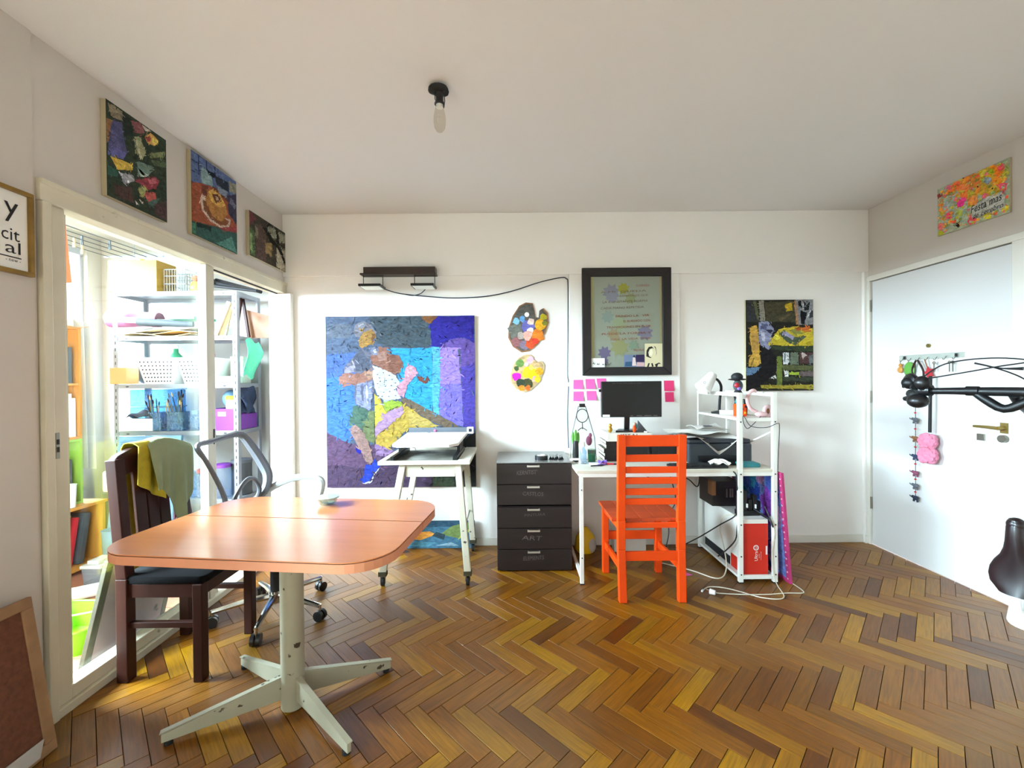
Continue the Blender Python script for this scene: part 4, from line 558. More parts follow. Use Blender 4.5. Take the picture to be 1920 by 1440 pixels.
w2 = struct(MB().box(BX - 0.09, BX - 0.03, -1.49, 3.46, 0.92, 0.97).box(BX - 0.09, BX - 0.03, -1.49, 3.46, 2.33, 2.38), 'window_2', 'metal_white', bevel=0.003)
for k in range(6):
    y = -1.49 + k * 0.99
    MB().box(BX - 0.085, BX - 0.035, max(-1.49, y - 0.025), min(3.46, y + 0.025), 0.97, 2.33).build('mullion', 'metal_white', w2, bevel=0.003)
for k in range(5):
    MB().box(BX - 0.062, BX - 0.058, -1.465 + k * 0.99, -0.525 + k * 0.99, 0.97, 2.33).build('pane', 'window_glass', w2)
# second glazed opening to the balcony, beside the camera
w3 = struct(MB().box(-1.87, -1.752, -1.70, 0.60, 1.985, 2.052).box(-1.87, -1.752, -1.70, 0.60, 0.0, 0.035), 'window_3', 'frame_cream')
for y in (-1.70, -0.585, 0.535): MB().box(-1.85, -1.765, y, y + 0.065, 0.035, 1.985).build('stile', 'frame_cream', w3)
for y in (-1.635, -0.520): MB().box(-1.822, -1.818, y, y + 1.05, 0.035, 1.985).build('pane', 'window_glass', w3)

# ================================================================== pedestal table
t = thing('pedestal_table', 'peach laminate two-leaf table with rounded corners on a chipped cream pedestal', 'table', (-0.885, 1.70, 0), math.radians(-6.2))
full = rrect(1.03, 0.70, 0.15, 8, 0.01, 0.0); seam = 0.05
def cut(poly, lo, hi):
    """part of an outline with lo < y < hi"""
    out = []; n = len(poly)
    def clip(P, f):
        R = []
        for i in range(len(P)):
            a, b = P[i], P[(i + 1) % len(P)]; fa, fb = f(a), f(b)
            if fa >= 0: R.append(a)
            if fa * fb < 0:
                q = fa / (fa - fb); R.append((a[0] + (b[0] - a[0]) * q, a[1] + (b[1] - a[1]) * q))
        return R
    return clip(clip(poly, lambda p: p[1] - lo), lambda p: hi - p[1])
for lo, hi in ((-1, seam - 0.003), (seam + 0.003, 1)):
    leaf = MB().prism(cut(full, lo, hi), (0, 0, 0.7315), X, Y, Z * 0.0035).build('table_leaf', 'laminate_peach', t, local=True)
    MB().prism(cut([(x * 0.996 , y * 0.996) for x, y in full], lo, hi), (0, 0, 0.729), X, Y, Z * 0.0025).build('edge_line', 'joint_dark', leaf, local=True)
    MB().prism(cut(full, lo, hi), (0, 0, 0.700), X, Y, Z * 0.029).build('edge_band', 'laminate_edge', leaf, local=True)
MB().box(-0.48, 0.50, seam - 0.012, seam + 0.012, 0.690, 0.700).box(-0.49, 0.51, seam - 0.0028, seam + 0.0028, 0.7, 0.7325).build('leaf_joint', 'joint_dark', t, local=True)
col = MB().lathe([(0.043, 0.004), (0.0435, 0.012), (0.0435, 0.66), (0.0435, 0.675)], seg=28).build('pedestal', 'chipped_cream', t, smooth=True, local=True)
MB().box(-0.14, 0.14, -0.14, 0.14, 0.675, 0.700).build('mounting_plate', 'chipped_cream', t, local=True)
for dx, dy in ((-0.376, -0.184), (0.314, -0.235), (0.331, 0.205), (-0.351, 0.236)):
    L_ = math.hypot(dx, dy); d = V((dx / L_, dy / L_, 0)); n_ = V((-d.y, d.x, 0))
    R_ = Matrix.Rotation(math.radians(6.2), 3, 'Z'); d = R_ @ d; n_ = R_ @ n_
    foot = MB().prism([(0.035, 0.040), (L_, 0.012), (L_, 0.042), (0.035, 0.128)], n_ * -0.008, d, Z, n_ * 0.016).build('foot', 'chipped_cream', t, bevel=0.002, local=True)
    MB().prism([(0.04, 0.1275), (L_ + 0.004, 0.0455), (L_ + 0.004, 0.0495), (0.04, 0.1320)], n_ * -0.0105, d, Z, n_ * 0.021).build('foot_cap', 'chipped_cream', foot, local=True)
    MB().cyl(d * (L_ - 0.02), d * (L_ - 0.02) + Z * 0.014, 0.014, seg=12).build('glide', 'black_rubber', foot, local=True)
# glass ashtray
a = thing('glass_ashtray', 'small round clear glass ashtray on the peach table', 'ashtray', (-0.845, 1.951, 0.735))
MB().lathe([(0.028, 0.0), (0.034, 0.003), (0.045, 0.026), (0.050, 0.030), (0.048, 0.034), (0.041, 0.030), (0.030, 0.010), (0.001, 0.008)], seg=12).build('bowl', 'glass_clear', a, smooth=False, local=True)
MB().lathe([(0.0475, 0.030), (0.051, 0.031), (0.051, 0.035), (0.0475, 0.036)], seg=12).build('rim', 'ash_glass_solid', a, local=True)

# ================================================================== dark dining chair with cloths
c = thing('dining_chair', 'dark wooden dining chair with black seat and cloths over its slatted back', 'chair', (-1.53, 2.03, 0))
yn, yf, xb, xf = 1.855, 2.205, -1.690, -1.365
for y in (yn, yf):
    MB().bar((xb, y, 0), (xb, y, 0.45), 0.046, 0.050, up=X).bar((xb, y, 0.45), (xb - 0.038, y, 0.965), 0.046, 0.048, up=X).build('back_post', 'wood_dark', c, bevel=0.004)
    MB().bar((xf, y, 0), (xf, y, 0.425), 0.042, 0.042, up=X).build('leg', 'wood_dark', c, bevel=0.004)
    MB().bar((xb, y, 0.245), (xf, y, 0.245), 0.022, 0.026).build('stretcher', 'wood_dark', c, bevel=0.003)
    MB().bar((xb + 0.02, y, 0.395), (xf - 0.02, y, 0.395), 0.024, 0.06).build('seat_rail', 'wood_dark', c, bevel=0.003)
for x in (xb, xf):
    MB().bar((x, yn + 0.02, 0.395), (x, yf - 0.02, 0.395), 0.024, 0.06).build('seat_rail', 'wood_dark', c, bevel=0.003)
arch = [(-0.175, -0.005), (-0.197, 0.02), (-0.17, 0.045), (-0.1, 0.068), (0, 0.075), (0.1, 0.068), (0.17, 0.045), (0.197, 0.02), (0.175, -0.02), (0.14, -0.05), (0.08, -0.032), (0, -0.026), (-0.08, -0.032), (-0.14, -0.05)]
MB().prism(arch, (xb - 0.058, 2.03, 0.935), Y, Z, X * 0.034).build('crest_rail', 'wood_dark', c, bevel=0.004)
MB().bar((xb - 0.008, yn + 0.02, 0.53), (xb - 0.008, yf - 0.02, 0.53), 0.022, 0.045).build('lower_rail', 'wood_dark', c, bevel=0.003)
for y in (1.965, 2.03, 2.095):
    MB().bar((xb - 0.010, y, 0.545), (xb - 0.040, y, 0.915), 0.058, 0.014, up=X).build('slat', 'wood_dark', c, bevel=0.003)
MB().prism(rrect(0.375, 0.385, 0.03, 4), (-1.520, 2.03, 0.425), X, Y, Z * 0.035).build('seat', 'cushion_black', c, bevel=0.008, smooth=True)
def towel(u, v):
    s = v * 1.05; y = 1.925 + 0.13 * u; w = 0.008 * math.sin(u * 11 + v * 3)
    if s < 0.60: return V((-1.762 + w * 0.6, y + 0.012 * math.sin(s * 9), 0.425 + s))
    if s < 0.72: a = (s - 0.60) / 0.12 * PI; return V((-1.729 - 0.030 * math.cos(a) + w * 0.2, y, 1.018 + 0.010 * math.sin(a)))
    return V((-1.690 + w + 0.006 * math.sin(u * 8), y + 0.03 * (s - 0.72) * u, 1.018 - (s - 0.72) * (0.55 + 0.3 * u)))
MB().sheet(towel, 14, 40).build('yellow_towel', 'cloth_yellow', None, solid=0.004, smooth=True, label='crumpled mustard yellow towel hanging over the back of the dark chair', cat='towel')
def olive(u, v):
    y0 = 1.975 + 0.265 * u; tip = 0.20 + 0.22 * max(0, 1 - abs(u - 0.62) / 0.42); 
    if v < 0.25: a = v / 0.25 * PI * 0.9; return V((-1.724 - 0.042 * math.cos(a), y0, 1.022 - 0.045 * abs(u - 0.35) ** 1.5 * 2.2 + 0.014 * math.sin(a)))
    q = (v - 0.25) / 0.75; top = 1.014 - 0.045 * abs(u - 0.35) ** 1.5 * 2.2
    return V((-1.676 + (0.012 * math.sin(u * 9 + q * 2) + 0.010 * math.sin(u * 21)) * q + 0.016 * q, y0 - 0.03 * q * (u - 0.5), top - tip * q))
MB().sheet(olive, 26, 26).build('olive_cloth', 'cloth_olive', None, solid=0.004, smooth=True, label='olive green felt cloth draped over the chair back, pointed at the bottom', cat='cloth')
def mauve(u, v): return V((-1.700 + 0.008 * math.sin(u * 10 + v * 4), 2.125 + 0.11 * u + 0.02 * v, 0.86 - 0.26 * v + 0.03 * math.sin(u * 5)))
MB().sheet(mauve, 10, 10).build('mauve_cloth', 'cloth_mauve', None, solid=0.004, smooth=True, label='mauve cloth hanging under the olive cloth on the dark chair', cat='cloth')

# ================================================================== office chair
o_ = thing('office_chair', 'grey plastic office chair with an empty back frame and chrome star base', 'chair', (-1.33, 2.38, 0))
hub = V((-1.33, 2.38, 0.105))
for px, py in ((-1.051, 2.31), (-1.194, 2.643), (-1.269, 2.093), (-1.60, 2.258), (-1.535, 2.585)):
    d = V((px, py, 0)) - V((hub.x, hub.y, 0)); e = hub + d; e.z = 0.078
    arm = MB().tube([hub + d * 0.08, hub + d * 0.5 - Z * 0.006, e], [0.020, 0.016, 0.012], 8).build('base_arm', 'chrome', o_, smooth=True)
    p = V((px, py, 0.028)); s_ = V((-d.y, d.x, 0)).normalized()
    cs = MB().cyl(p - s_ * 0.022, p - s_ * 0.005, 0.028, seg=18).cyl(p + s_ * 0.005, p + s_ * 0.022, 0.028, seg=18).build('caster', 'black_plastic', arm, smooth=True)
    MB().cyl(p + Z * 0.0, p + Z * 0.06, 0.008, seg=10).build('caster_stem', 'chrome', arm, smooth=True)
MB().cyl(hub - Z * 0.035, hub + Z * 0.03, 0.034, seg=18).build('hub', 'chrome', o_, smooth=True)
MB().cyl(hub + Z * 0.03, hub + Z * 0.18, 0.026, seg=16).cyl(hub + Z * 0.18, hub + Z * 0.32, 0.015, seg=14).build('gas_lift', 'black_plastic', o_, smooth=True)
MB().box(-1.43, -1.23, 2.31, 2.45, 0.405, 0.43).build('mechanism', 'black_metal', o_, bevel=0.006)
MB().prism(rrect(0.42, 0.36, 0.08, 6), (-1.30, 2.415, 0.432), X, Y, Z * 0.05).build('seat', 'grey_dark', o_, bevel=0.015, smooth=True)
loop = [(-1.612, 2.185, 0.970), (-1.618, 2.30, 0.980), (-1.622, 2.44, 0.990), (-1.618, 2.545, 0.985), (-1.575, 2.585, 0.90), (-1.525, 2.605, 0.80), (-1.490, 2.60, 0.72), (-1.50, 2.575, 0.64), (-1.535, 2.50, 0.585),
        (-1.535, 2.38, 0.57), (-1.525, 2.28, 0.585), (-1.490, 2.21, 0.64), (-1.475, 2.185, 0.70), (-1.505, 2.17, 0.80), (-1.56, 2.17, 0.90)]
MB().tube(loop, [0.014, 0.014, 0.016, 0.021, 0.027, 0.029, 0.028, 0.024, 0.018, 0.018, 0.016, 0.014, 0.012, 0.011, 0.011], 8, smooth=4, closed=True).build('back_frame', 'plastic_grey', o_, smooth=True)
MB().tube([(-1.53, 2.30, 0.58), (-1.50, 2.31, 0.68), (-1.49, 2.38, 0.745), (-1.49, 2.46, 0.74), (-1.50, 2.53, 0.66), (-1.53, 2.52, 0.58)], 0.012, 8, smooth=5).build('lumbar_support', 'plastic_grey', o_, smooth=True)
MB().bar((-1.535, 2.38, 0.585), (-1.45, 2.38, 0.41), 0.06, 0.016, up=X).build('back_stem', 'black_plastic', o_, bevel=0.004)
for y, z in ((2.625, 0.0), (2.135, -0.035)):
    MB().tube([(-1.515, y, 0.625 + z), (-1.44, y, 0.672 + z), (-1.34, y, 0.706 + z), (-1.24, y, 0.712 + z), (-1.175, y, 0.692 + z), (-1.170, y, 0.64 + z), (-1.20, y, 0.56 + z), (-1.25, y - (0.07 if y > 2.4 else -0.07), 0.45)], [0.020, 0.022, 0.020, 0.019, 0.018, 0.016, 0.015, 0.014], 8, smooth=4).build('armrest', 'plastic_light', o_, smooth=True)

# ================================================================== white work stand on casters
s = thing('work_stand', 'paint-worn white wooden stand with splayed legs on small casters', 'stand', (-0.565, 2.98, 0))
for x0, x1, y0, y1 in ((-0.855, -0.268, 2.705, 2.735), (-0.855, -0.268, 3.245, 3.275), (-0.855, -0.815, 2.735, 3.245), (-0.35, -0.268, 2.735, 3.245)):
    MB().box(x0, x1, y0, y1, 0.762, 0.786).build('top_frame', 'white_chipped', s, bevel=0.003)
MB().box(-0.815, -0.35, 2.735, 3.245, 0.764, 0.772).build('top_panel', 'screen_grey', s)
for a_ in ((-0.685, -0.37, 2.745, 2.762), (-0.685, -0.37, 3.20, 3.217), (-0.72, -0.703, 2.78, 3.19), (-0.352, -0.335, 2.78, 3.19)): MB().box(*a_, 0.678, 0.762).build('apron', 'white_chipped', s, bevel=0.002)
legs = [((-0.705, 2.755), (-0.826, 2.700)), ((-0.350, 2.755), (-0.288, 2.700)), ((-0.705, 3.205), (-0.840, 3.225)), ((-0.350, 3.205), (-0.303, 3.235))]
for (x0, y0), (x1, y1) in legs:
    lg = MB().bar((x0, y0, 0.762), (x1, y1, 0.085), 0.042, 0.036, up=Y).build('leg', 'white_chipped', s, bevel=0.003)
    MB().box(x1 - 0.026, x1 + 0.026, y1 - 0.02, y1 + 0.02, 0.062, 0.092).build('caster_bracket', 'screen_wood', lg, bevel=0.003)
    MB().cyl((x1 - 0.009, y1, 0.026), (x1 + 0.009, y1, 0.026), 0.026, seg=18).build('caster_wheel', 'black_rubber', lg, smooth=True)
    for q_ in (-0.014, 0.014): MB().bar((x1 + q_, y1, 0.026), (x1 + q_, y1, 0.066), 0.004, 0.012, up=Y).build('caster_fork', 'steel_worn', lg)
MB().cyl((-0.318, 2.76, 0.32), (-0.322, 3.20, 0.32), 0.006, seg=8).build('tie_rod', 'steel_worn', s, smooth=True)
MB().box(-0.790, -0.765, 2.76, 3.20, 0.772, 0.806).build('support_bar', 'black_metal', s, bevel=0.002)
MB().box(-0.385, -0.355, 2.76, 3.20, 0.772, 0.806).build('support_bar', 'black_metal', s, bevel=0.002)
b = thing('drawing_board', 'small marked white board with clipped corners on the white stand', 'board', (-0.565, 3.0, 0.806))
bp = [(-0.195, 0.0), (0.15, 0.0), (0.205, 0.045), (0.232, 0.40), (-0.22, 0.40), (-0.235, 0.03)]
Wd = V((0, 0.995, 0.09))
MB().prism(bp, (-0.565, 2.815, 0.856), X, Wd, V((0, -0.09, 0.995)) * 0.018).build('panel', 'board_marked', b, bevel=0.002)
for a_ in ((-0.38, -0.36), (-0.785, -0.77)): MB().box(*a_, 2.95, 3.15, 0.806, 0.868).build('prop', 'black_metal', b)
r = thing('paper_ruler', 'slate grey ruler bar with a white end clip behind the marked board', 'ruler', (-0.55, 3.256, 0.786))
MB().box(-0.785, -0.335, 3.250, 3.262, 0.892, 0.940).build('bar', 'slate_grey', r, bevel=0.002)
for a_ in ((-0.76, -0.74), (-0.37, -0.35)): MB().box(*a_, 3.252, 3.260, 0.786, 0.892).build('post', 'black_metal', r)
MB().ring(rrect(0.048, 0.05, 0.004, 2), rrect(0.026, 0.026, 0.003, 2), (-0.317, 3.262, 0.918), X, Z, Y * -0.02).build('end_clip', 'white_gloss', r)
MB().ell((-0.585, 3.247, 0.918), 0.012, 0.005, 0.009, 10, 6).build('pink_tab', 'note_pink', r)

# ================================================================== stacked black drawer units
def drawer_unit(name, label, z0, z1, n, words, top):
    u = thing(name, label, 'drawers', (0.15, 3.1, z0))
    MB().box(-0.106, 0.402, 2.895, 3.325, z0 + 0.004, z1 - 0.004).build('carcass', 'cabinet_black', u, bevel=0.002)
    if top: MB().box(-0.108, 0.404, 2.88, 3.327, z1 - 0.004, z1 + 0.002).build('top_panel', 'cabinet_top', u, bevel=0.001)
    hh = (z1 - z0 - 0.012) / n
    for k in range(n):
        a = z1 - 0.008 - hh * k; f = MB().box(-0.104, 0.400, 2.878, 2.895, a - hh + 0.004, a).build('drawer', 'cabinet_black', u, bevel=0.002)
        MB().box(0.100, 0.184, 2.866, 2.870, a - 0.020, a - 0.008).box(0.100, 0.108, 2.870, 2.878, a - 0.020, a - 0.008).box(0.176, 0.184, 2.870, 2.878, a - 0.020, a - 0.008).build('handle', 'handle_steel', f)
        w, x0, hgt = words[k]
        if w: text(w, 'chalk', (x0, 2.878, a - 0.045 - hgt), V((1, 0, 0.05 * (-1) ** k)), Z, width=0.14, height=hgt, parent=f, name='chalk_lettering', shear=0.12)
    return u
drawer_unit('drawer_unit', 'black three-drawer unit on the floor beside the desk, bottom of the stack', 0.0, 0.443, 3, [('PINTURA', 0.08, 0.018), ('ART', 0.06, 0.03), ('ELEMENTS', 0.07, 0.028)], False)
drawer_unit('drawer_unit', 'black two-drawer unit stacked on top, chalk words on its drawers', 0.443, 0.737, 2, [("KERNTIST'", 0.03, 0.030), ('CASTLOS', 0.07, 0.026)], True)
k = thing('tape_roll', 'black adhesive tape roll lying on the drawer stack', 'tape', (0.205, 2.985, 0.739))
MB().ring(circ(0.045, 20), circ(0.028, 20), (0.205, 2.985, 0.739), X, Y, Z * 0.03).build('tape', 'black_plastic', k)
MB().ring(circ(0.028, 20), circ(0.025, 20), (0.205, 2.985, 0.739), X, Y, Z * 0.032).build('core', 'paper_white', k)
k = thing('binder_clips', 'bunch of small black binder clips beside the tape roll', 'clips', (0.30, 2.99, 0.739))
random.seed(9)
for i in range(6):
    x, y = 0.27 + 0.016 * i, 2.97 + random.uniform(-0.015, 0.04)
    MB().prism([(-0.012, 0), (0.012, 0), (0.003, 0.018), (-0.003, 0.018)], (x, y, 0.739), X, Z, Y * 0.016).tube([(x - 0.002, y + 0.008, 0.757), (x - 0.006, y + 0.008, 0.772), (x + 0.004, y + 0.008, 0.772), (x + 0.002, y + 0.008, 0.757)], 0.0012, 5).build('clip', 'black_metal', k)

# ================================================================== desk with shelf tower
d = thing('desk', 'white metal desk with a built-in open shelf tower on the right', 'desk', (1.03, 2.97, 0))
MB().box(0.405, 1.672, 2.682, 3.285, 0.703, 0.722).build('desk_top', 'desk_top', d, bevel=0.002)
for a_ in ((0.43, 1.67, 2.684, 2.704, 0.678, 0.703), (0.43, 1.67, 3.26, 3.28, 0.678, 0.703), (0.425, 0.445, 2.704, 3.26, 0.678, 0.703)): MB().box(*a_).build('top_frame', 'desk_white', d, bevel=0.002)
for y in (2.692, 3.268):
    lg = MB().box(0.424, 0.448, y - 0.012, y + 0.012, 0.004, 0.678).build('leg', 'desk_white', d, bevel=0.002)
    MB().box(0.423, 0.449, y - 0.013, y + 0.013, 0.0, 0.008).build('foot', 'black_rubber', lg)
    for z in (0.60, 0.17): MB().cyl((0.436, y - 0.014, z), (0.436, y - 0.012, z), 0.004, seg=8).build('bolt', 'black_metal', lg)
    for x in (1.440, 1.657):
        z0, z1 = (0.004, 1.205)
        ps = MB().box(x - 0.014, x + 0.014, y - 0.012, y + 0.012, z0, z1).build('tower_post', 'desk_white', d, bevel=0.002)
        MB().box(x - 0.015, x + 0.015, y - 0.013, y + 0.013, 0.0, 0.008).build('foot', 'black_rubber', ps)
        if y < 3:
            for z in (1.02, 0.69, 0.58, 0.37, 0.17, 0.055): MB().cyl((x, y - 0.014, z), (x, y - 0.012, z), 0.0045, seg=8).build('bolt', 'black_metal', ps)
MB().box(0.426, 0.446, 2.704, 3.256, 0.03, 0.05).build('floor_rail', 'desk_white', d)
for x in (1.440, 1.657): MB().box(x - 0.011, x + 0.011, 2.704, 3.256, 1.18, 1.204).build('top_rail', 'desk_white', d, bevel=0.002)
MB().box(1.426, 1.671, 2.70, 3.27, 1.028, 1.044).build('upper_shelf', 'desk_white', d, bevel=0.002)
for a_ in ((1.454, 1.643, 2.682, 2.70, 1.022, 1.044), (1.454, 1.643, 2.682, 2.70, 0.026, 0.05), (1.430, 1.45, 2.704, 3.256, 0.026, 0.042), (1.648, 1.667, 2.704, 3.256, 0.026, 0.042)): MB().box(*a_).build('tower_rail', 'desk_white', d, bevel=0.002)
MB().box(1.45, 1.648, 2.70, 3.27, 0.030, 0.042).build('bottom_shelf', 'desk_white', d)
for a_ in ([(1.657, 2.70, 0.96), (1.657, 3.25, 0.735)], [(1.45, 3.262, 0.66), (1.65, 3.262, 0.42)], [(1.65, 3.268, 0.66), (1.45, 3.268, 0.42)]): MB().tube(a_, 0.006, 6).build('brace', 'desk_white', d, smooth=True)

# ================================================================== orange chair
oc = thing('orange_chair', 'bright orange painted wooden ladder-back chair pulled up to the desk', 'chair', (0.81, 2.66, 0))
for x, x1 in ((0.634, 0.640), (0.984, 0.976)):
    s_ = -1 if x < 0.8 else 1
    MB().bar((x1 + 0.004 * s_, 2.472, 0.0), (x, 2.492, 0.30), 0.044, 0.040, up=Y).bar((x, 2.492, 0.30), (x, 2.492, 0.47), 0.045, 0.040, up=Y).bar((x, 2.492, 0.47), (x, 2.466, 0.972), 0.046, 0.034, up=Y).build('back_post', 'orange_paint', oc, bevel=0.004)
for z0, z1 in ((0.905, 0.970), (0.816, 0.857), (0.749, 0.786), (0.685, 0.722), (0.620, 0.658), (0.563, 0.598)):
    y = 2.492 - 0.026 * ((z0 + z1) / 2 - 0.47) / 0.5
    MB().box(0.656, 0.962, y - 0.009, y + 0.009, z0, z1).build('back_slat', 'orange_paint', oc, bevel=0.003)
for x in (0.622, 0.976): MB().bar((x, 2.862, 0), (x, 2.862, 0.452), 0.042, 0.042, up=Y).build('leg', 'orange_paint', oc, bevel=0.004)
for i in range(5):
    x0 = 0.583 + i * 0.0872
    MB().box(x0, x0 + 0.0858, (2.505 if 0 < i < 4 else 2.513), 2.885, 0.455, 0.475).build('seat_board', 'orange_seat', oc, bevel=0.003)
MB().box(0.656, 0.962, 2.484, 2.504, 0.425, 0.455).build('seat_rail', 'orange_paint', oc, bevel=0.002)
MB().box(0.643, 0.955, 2.852, 2.872, 0.405, 0.455).build('seat_rail', 'orange_paint', oc, bevel=0.002)
for x0, x1 in ((0.634, 0.622), (0.984, 0.976)):
    MB().bar((x0, 2.512, 0.428), (x1, 2.842, 0.428), 0.020, 0.05).build('seat_rail', 'orange_paint', oc, bevel=0.002)
    MB().bar((x0, 2.508, 0.19), (x1, 2.842, 0.19), 0.018, 0.045).build('stretcher', 'orange_paint', oc, bevel=0.002)
MB().box(0.656, 0.962, 2.478, 2.498, 0.235, 0.288).build('stretcher', 'orange_paint', oc, bevel=0.002)
MB().box(0.643, 0.955, 2.852, 2.872, 0.223, 0.278).build('stretcher', 'orange_paint', oc, bevel=0.002)

# ================================================================== on the desk
mo = thing('monitor', 'black flat computer monitor on a black stand standing on the book stack', 'monitor', (0.865, 3.09, 0.920))
MB().box(0.648, 1.082, 3.070, 3.105, 1.022, 1.281).build('housing', 'black_plastic', mo, bevel=0.004)
MB().box(0.657, 1.073, 3.0688, 3.0700, 1.036, 1.272).build('screen', 'monitor_black', mo)
MB().bar((0.838, 3.10, 1.03), (0.838, 3.11, 0.93), 0.038, 0.016, up=Y).build('neck', 'black_plastic', mo, bevel=0.003)
MB().prism([(-0.11, -0.06), (0.11, -0.06), (0.06, 0.06), (-0.06, 0.06)], (0.845, 3.08, 0.920), X, Y, Z * 0.012).build('foot', 'black_plastic', mo, bevel=0.003)
text('DE CARTON DE LUNA', 'chalk', (0.725, 3.0685, 1.263), X, Z, width=0.21, height=0.007, parent=mo, name='tape_lettering')
MB().box(0.655, 0.706, 3.0672, 3.0688, 1.026, 1.042).build('sticker', 'paper_white', mo)
for x, w in ((0.855, 0.02), (0.90, 0.04), (0.955, 0.05), (1.02, 0.03)): MB().box(x, x + w, 3.0676, 3.0688, 1.030, 1.036).build('worn_mark', 'chalk', mo)
MB().box(0.632, 0.648, 3.075, 3.095, 1.205, 1.225).build('side_clip', 'black_plastic', mo, bevel=0.002)

z = 0.722; hts = [0.030, 0.026, 0.032, 0.028, 0.024]; mats_ = ['book_black', 'book_black', 'book_black', 'book_black', 'book_black']
labs = ['thick black-spined book at the bottom of the stack under the monitor', 'black-spined book second from the bottom of the monitor stack', 'black-spined book in the middle of the monitor stack', 'black-spined book fourth up in the monitor stack', 'thin black-spined book just under the white one in the monitor stack']
random.seed(4)
def book(name, label, x0, x1, y0, y1, z0, h, cover, group=None):
    b = thing(name, label, 'book', ((x0 + x1) / 2, (y0 + y1) / 2, z0), 0, group)
    MB().box(x0 + 0.004, x1 - 0.004, y0 + 0.003, y1 - 0.004, z0 + 0.0025, z0 + h - 0.0025).build('pages', 'pages', b)
    MB().box(x0, x1, y0, y1, z0, z0 + 0.0025).box(x0, x1, y0, y1, z0 + h - 0.0025, z0 + h).box(x0, x1, y0 - 0.0025, y0 + 0.003, z0, z0 + h).build('cover', cover, b)
    return b
for i, h in enumerate(hts):
    q = random.uniform(-0.012, 0.008)
    book('book', labs[i], 0.655 + q, 0.955 + q * 0.5, 2.985 + random.uniform(0, 0.006), 3.20, z, h, mats_[i], 'books stacked under the monitor'); z += h
kb = book('art_book', 'white-spined art book with black letters on top of the book stack', 0.668, 0.974, 2.978, 3.22, z, 0.058, 'book_white', 'books stacked under the monitor')
text('KITAJ', 'ink', (0.760, 2.9752, z + 0.022), X, Z, width=0.115, height=0.030, parent=kb, name='spine_lettering')
sp = thing('black_box_speaker', 'squat black speaker box behind the orange chair on the desk', 'speaker', (1.06, 3.07, 0.722))
MB().box(0.982, 1.160, 2.99, 3.16, 0.722, 0.856).build('cabinet', 'black_plastic', sp, bevel=0.004)
MB().cyl((1.071, 2.99, 0.79), (1.071, 2.984, 0.79), 0.05, seg=22).build('cone', 'black_rubber', sp, smooth=True)

p = thing('printer', 'dark grey multifunction printer under loose papers on the desk', 'printer', (1.39, 3.03, 0.722))
MB().box(1.195, 1.628, 2.885, 3.225, 0.722, 0.855).build('body', 'printer_grey', p, bevel=0.012)
MB().box(1.20, 1.62, 2.89, 3.22, 0.857, 0.882).build('scanner_lid', 'printer_grey', p, bevel=0.006)
MB().box(1.26, 1.52, 2.879, 2.887, 0.735, 0.775).build('paper_slot', 'black_plastic', p)
MB().box(1.28, 1.50, 2.80, 2.885, 0.726, 0.734).build('paper_tray', 'black_plastic', p, bevel=0.002)
def pa(u, v): return V((1.145 + 0.40 * u, 2.868 + 0.32 * v - 0.012 * math.sin(u * 5), 0.892 + 0.012 * math.sin(u * 6 + v * 4) - (0.105 * (1 - v * 4) * max(0.0, 1 - abs(u - 0.62) / 0.36) if v < 0.25 else 0)))
MB().sheet(pa, 24, 18).build('paper_sheet', 'paper_grey', None, solid=0.001, smooth=True, label='large creased grey sheet drooping over the front of the printer', cat='paper')
def pb(u, v): return V((1.13 + 0.36 * u, 2.92 + 0.27 * v + 0.05 * u, 0.918 + 0.010 * math.sin(u * 7 + 1) * math.cos(v * 5)))
MB().sheet(pb, 18, 14).build('paper_sheet', 'paper_white', None, solid=0.001, smooth=True, label='curled white sheet on top of the printer papers', cat='paper')
def pc(u, v): return V((1.30 + 0.22 * u, 2.98 + 0.20 * v, 0.938 + 0.018 * math.sin(u * 4 + v * 3) + 0.012 * u))
MB().sheet(pc, 14, 12).build('grey_cloth', 'paper_grey', None, solid=0.004, smooth=True, label='bunched grey cloth on the printer papers under the shelf', cat='cloth')
MB().prism([(0, 0), (0.07, 0.01), (0.06, 0.03), (0.02, 0.03)], (1.33, 2.965, 0.962), X, Y, Z * 0.004).build('navy_tag', 'cloth_navy', None, label='small navy fabric tag lying on the grey cloth', cat='tag')
kd = thing('keyboard', 'black keyboard lying in front of the printer', 'keyboard', (1.22, 2.78, 0.722))
MB().prism(rrect(0.36, 0.115, 0.01, 3), (1.20, 2.765, 0.722), X, Y, Z * 0.013).build('base', 'black_plastic', kd, bevel=0.002)
key = None
for i in range(15):
    for j in range(4):
        x, y = 1.034 + i * 0.0225, 2.72 + j * 0.0235
        if key is None: key = MB().box(x, x + 0.019, y, y + 0.02, 0.735, 0.740).build('key', 'black_rubber', kd); k0 = (x, y)
        else:
            q = key.copy(); COL.objects.link(q); q.location = (x - k0[0], y - k0[1], 0)
def glove(u, v): return V((1.285 + 0.12 * u, 2.735 + 0.06 * v + 0.01 * math.sin(u * 6), 0.748 + 0.022 * math.sin(PI * u) * math.sin(PI * v) + 0.008 * math.sin(u * 13 + v * 9)))
MB().sheet(glove, 16, 12).build('white_rag', 'paper_white', None, solid=0.004, smooth=True, label='crumpled white rag lying on the end of the black keyboard', cat='rag')
MB().prism(rrect(0.125, 0.09, 0.014, 4), (1.535, 2.775, 0.722), X, Y, Z * 0.026).build('pencil_case', 'teal', None, bevel=0.006, label='flat teal blue case on the desk inside the tower', cat='case')

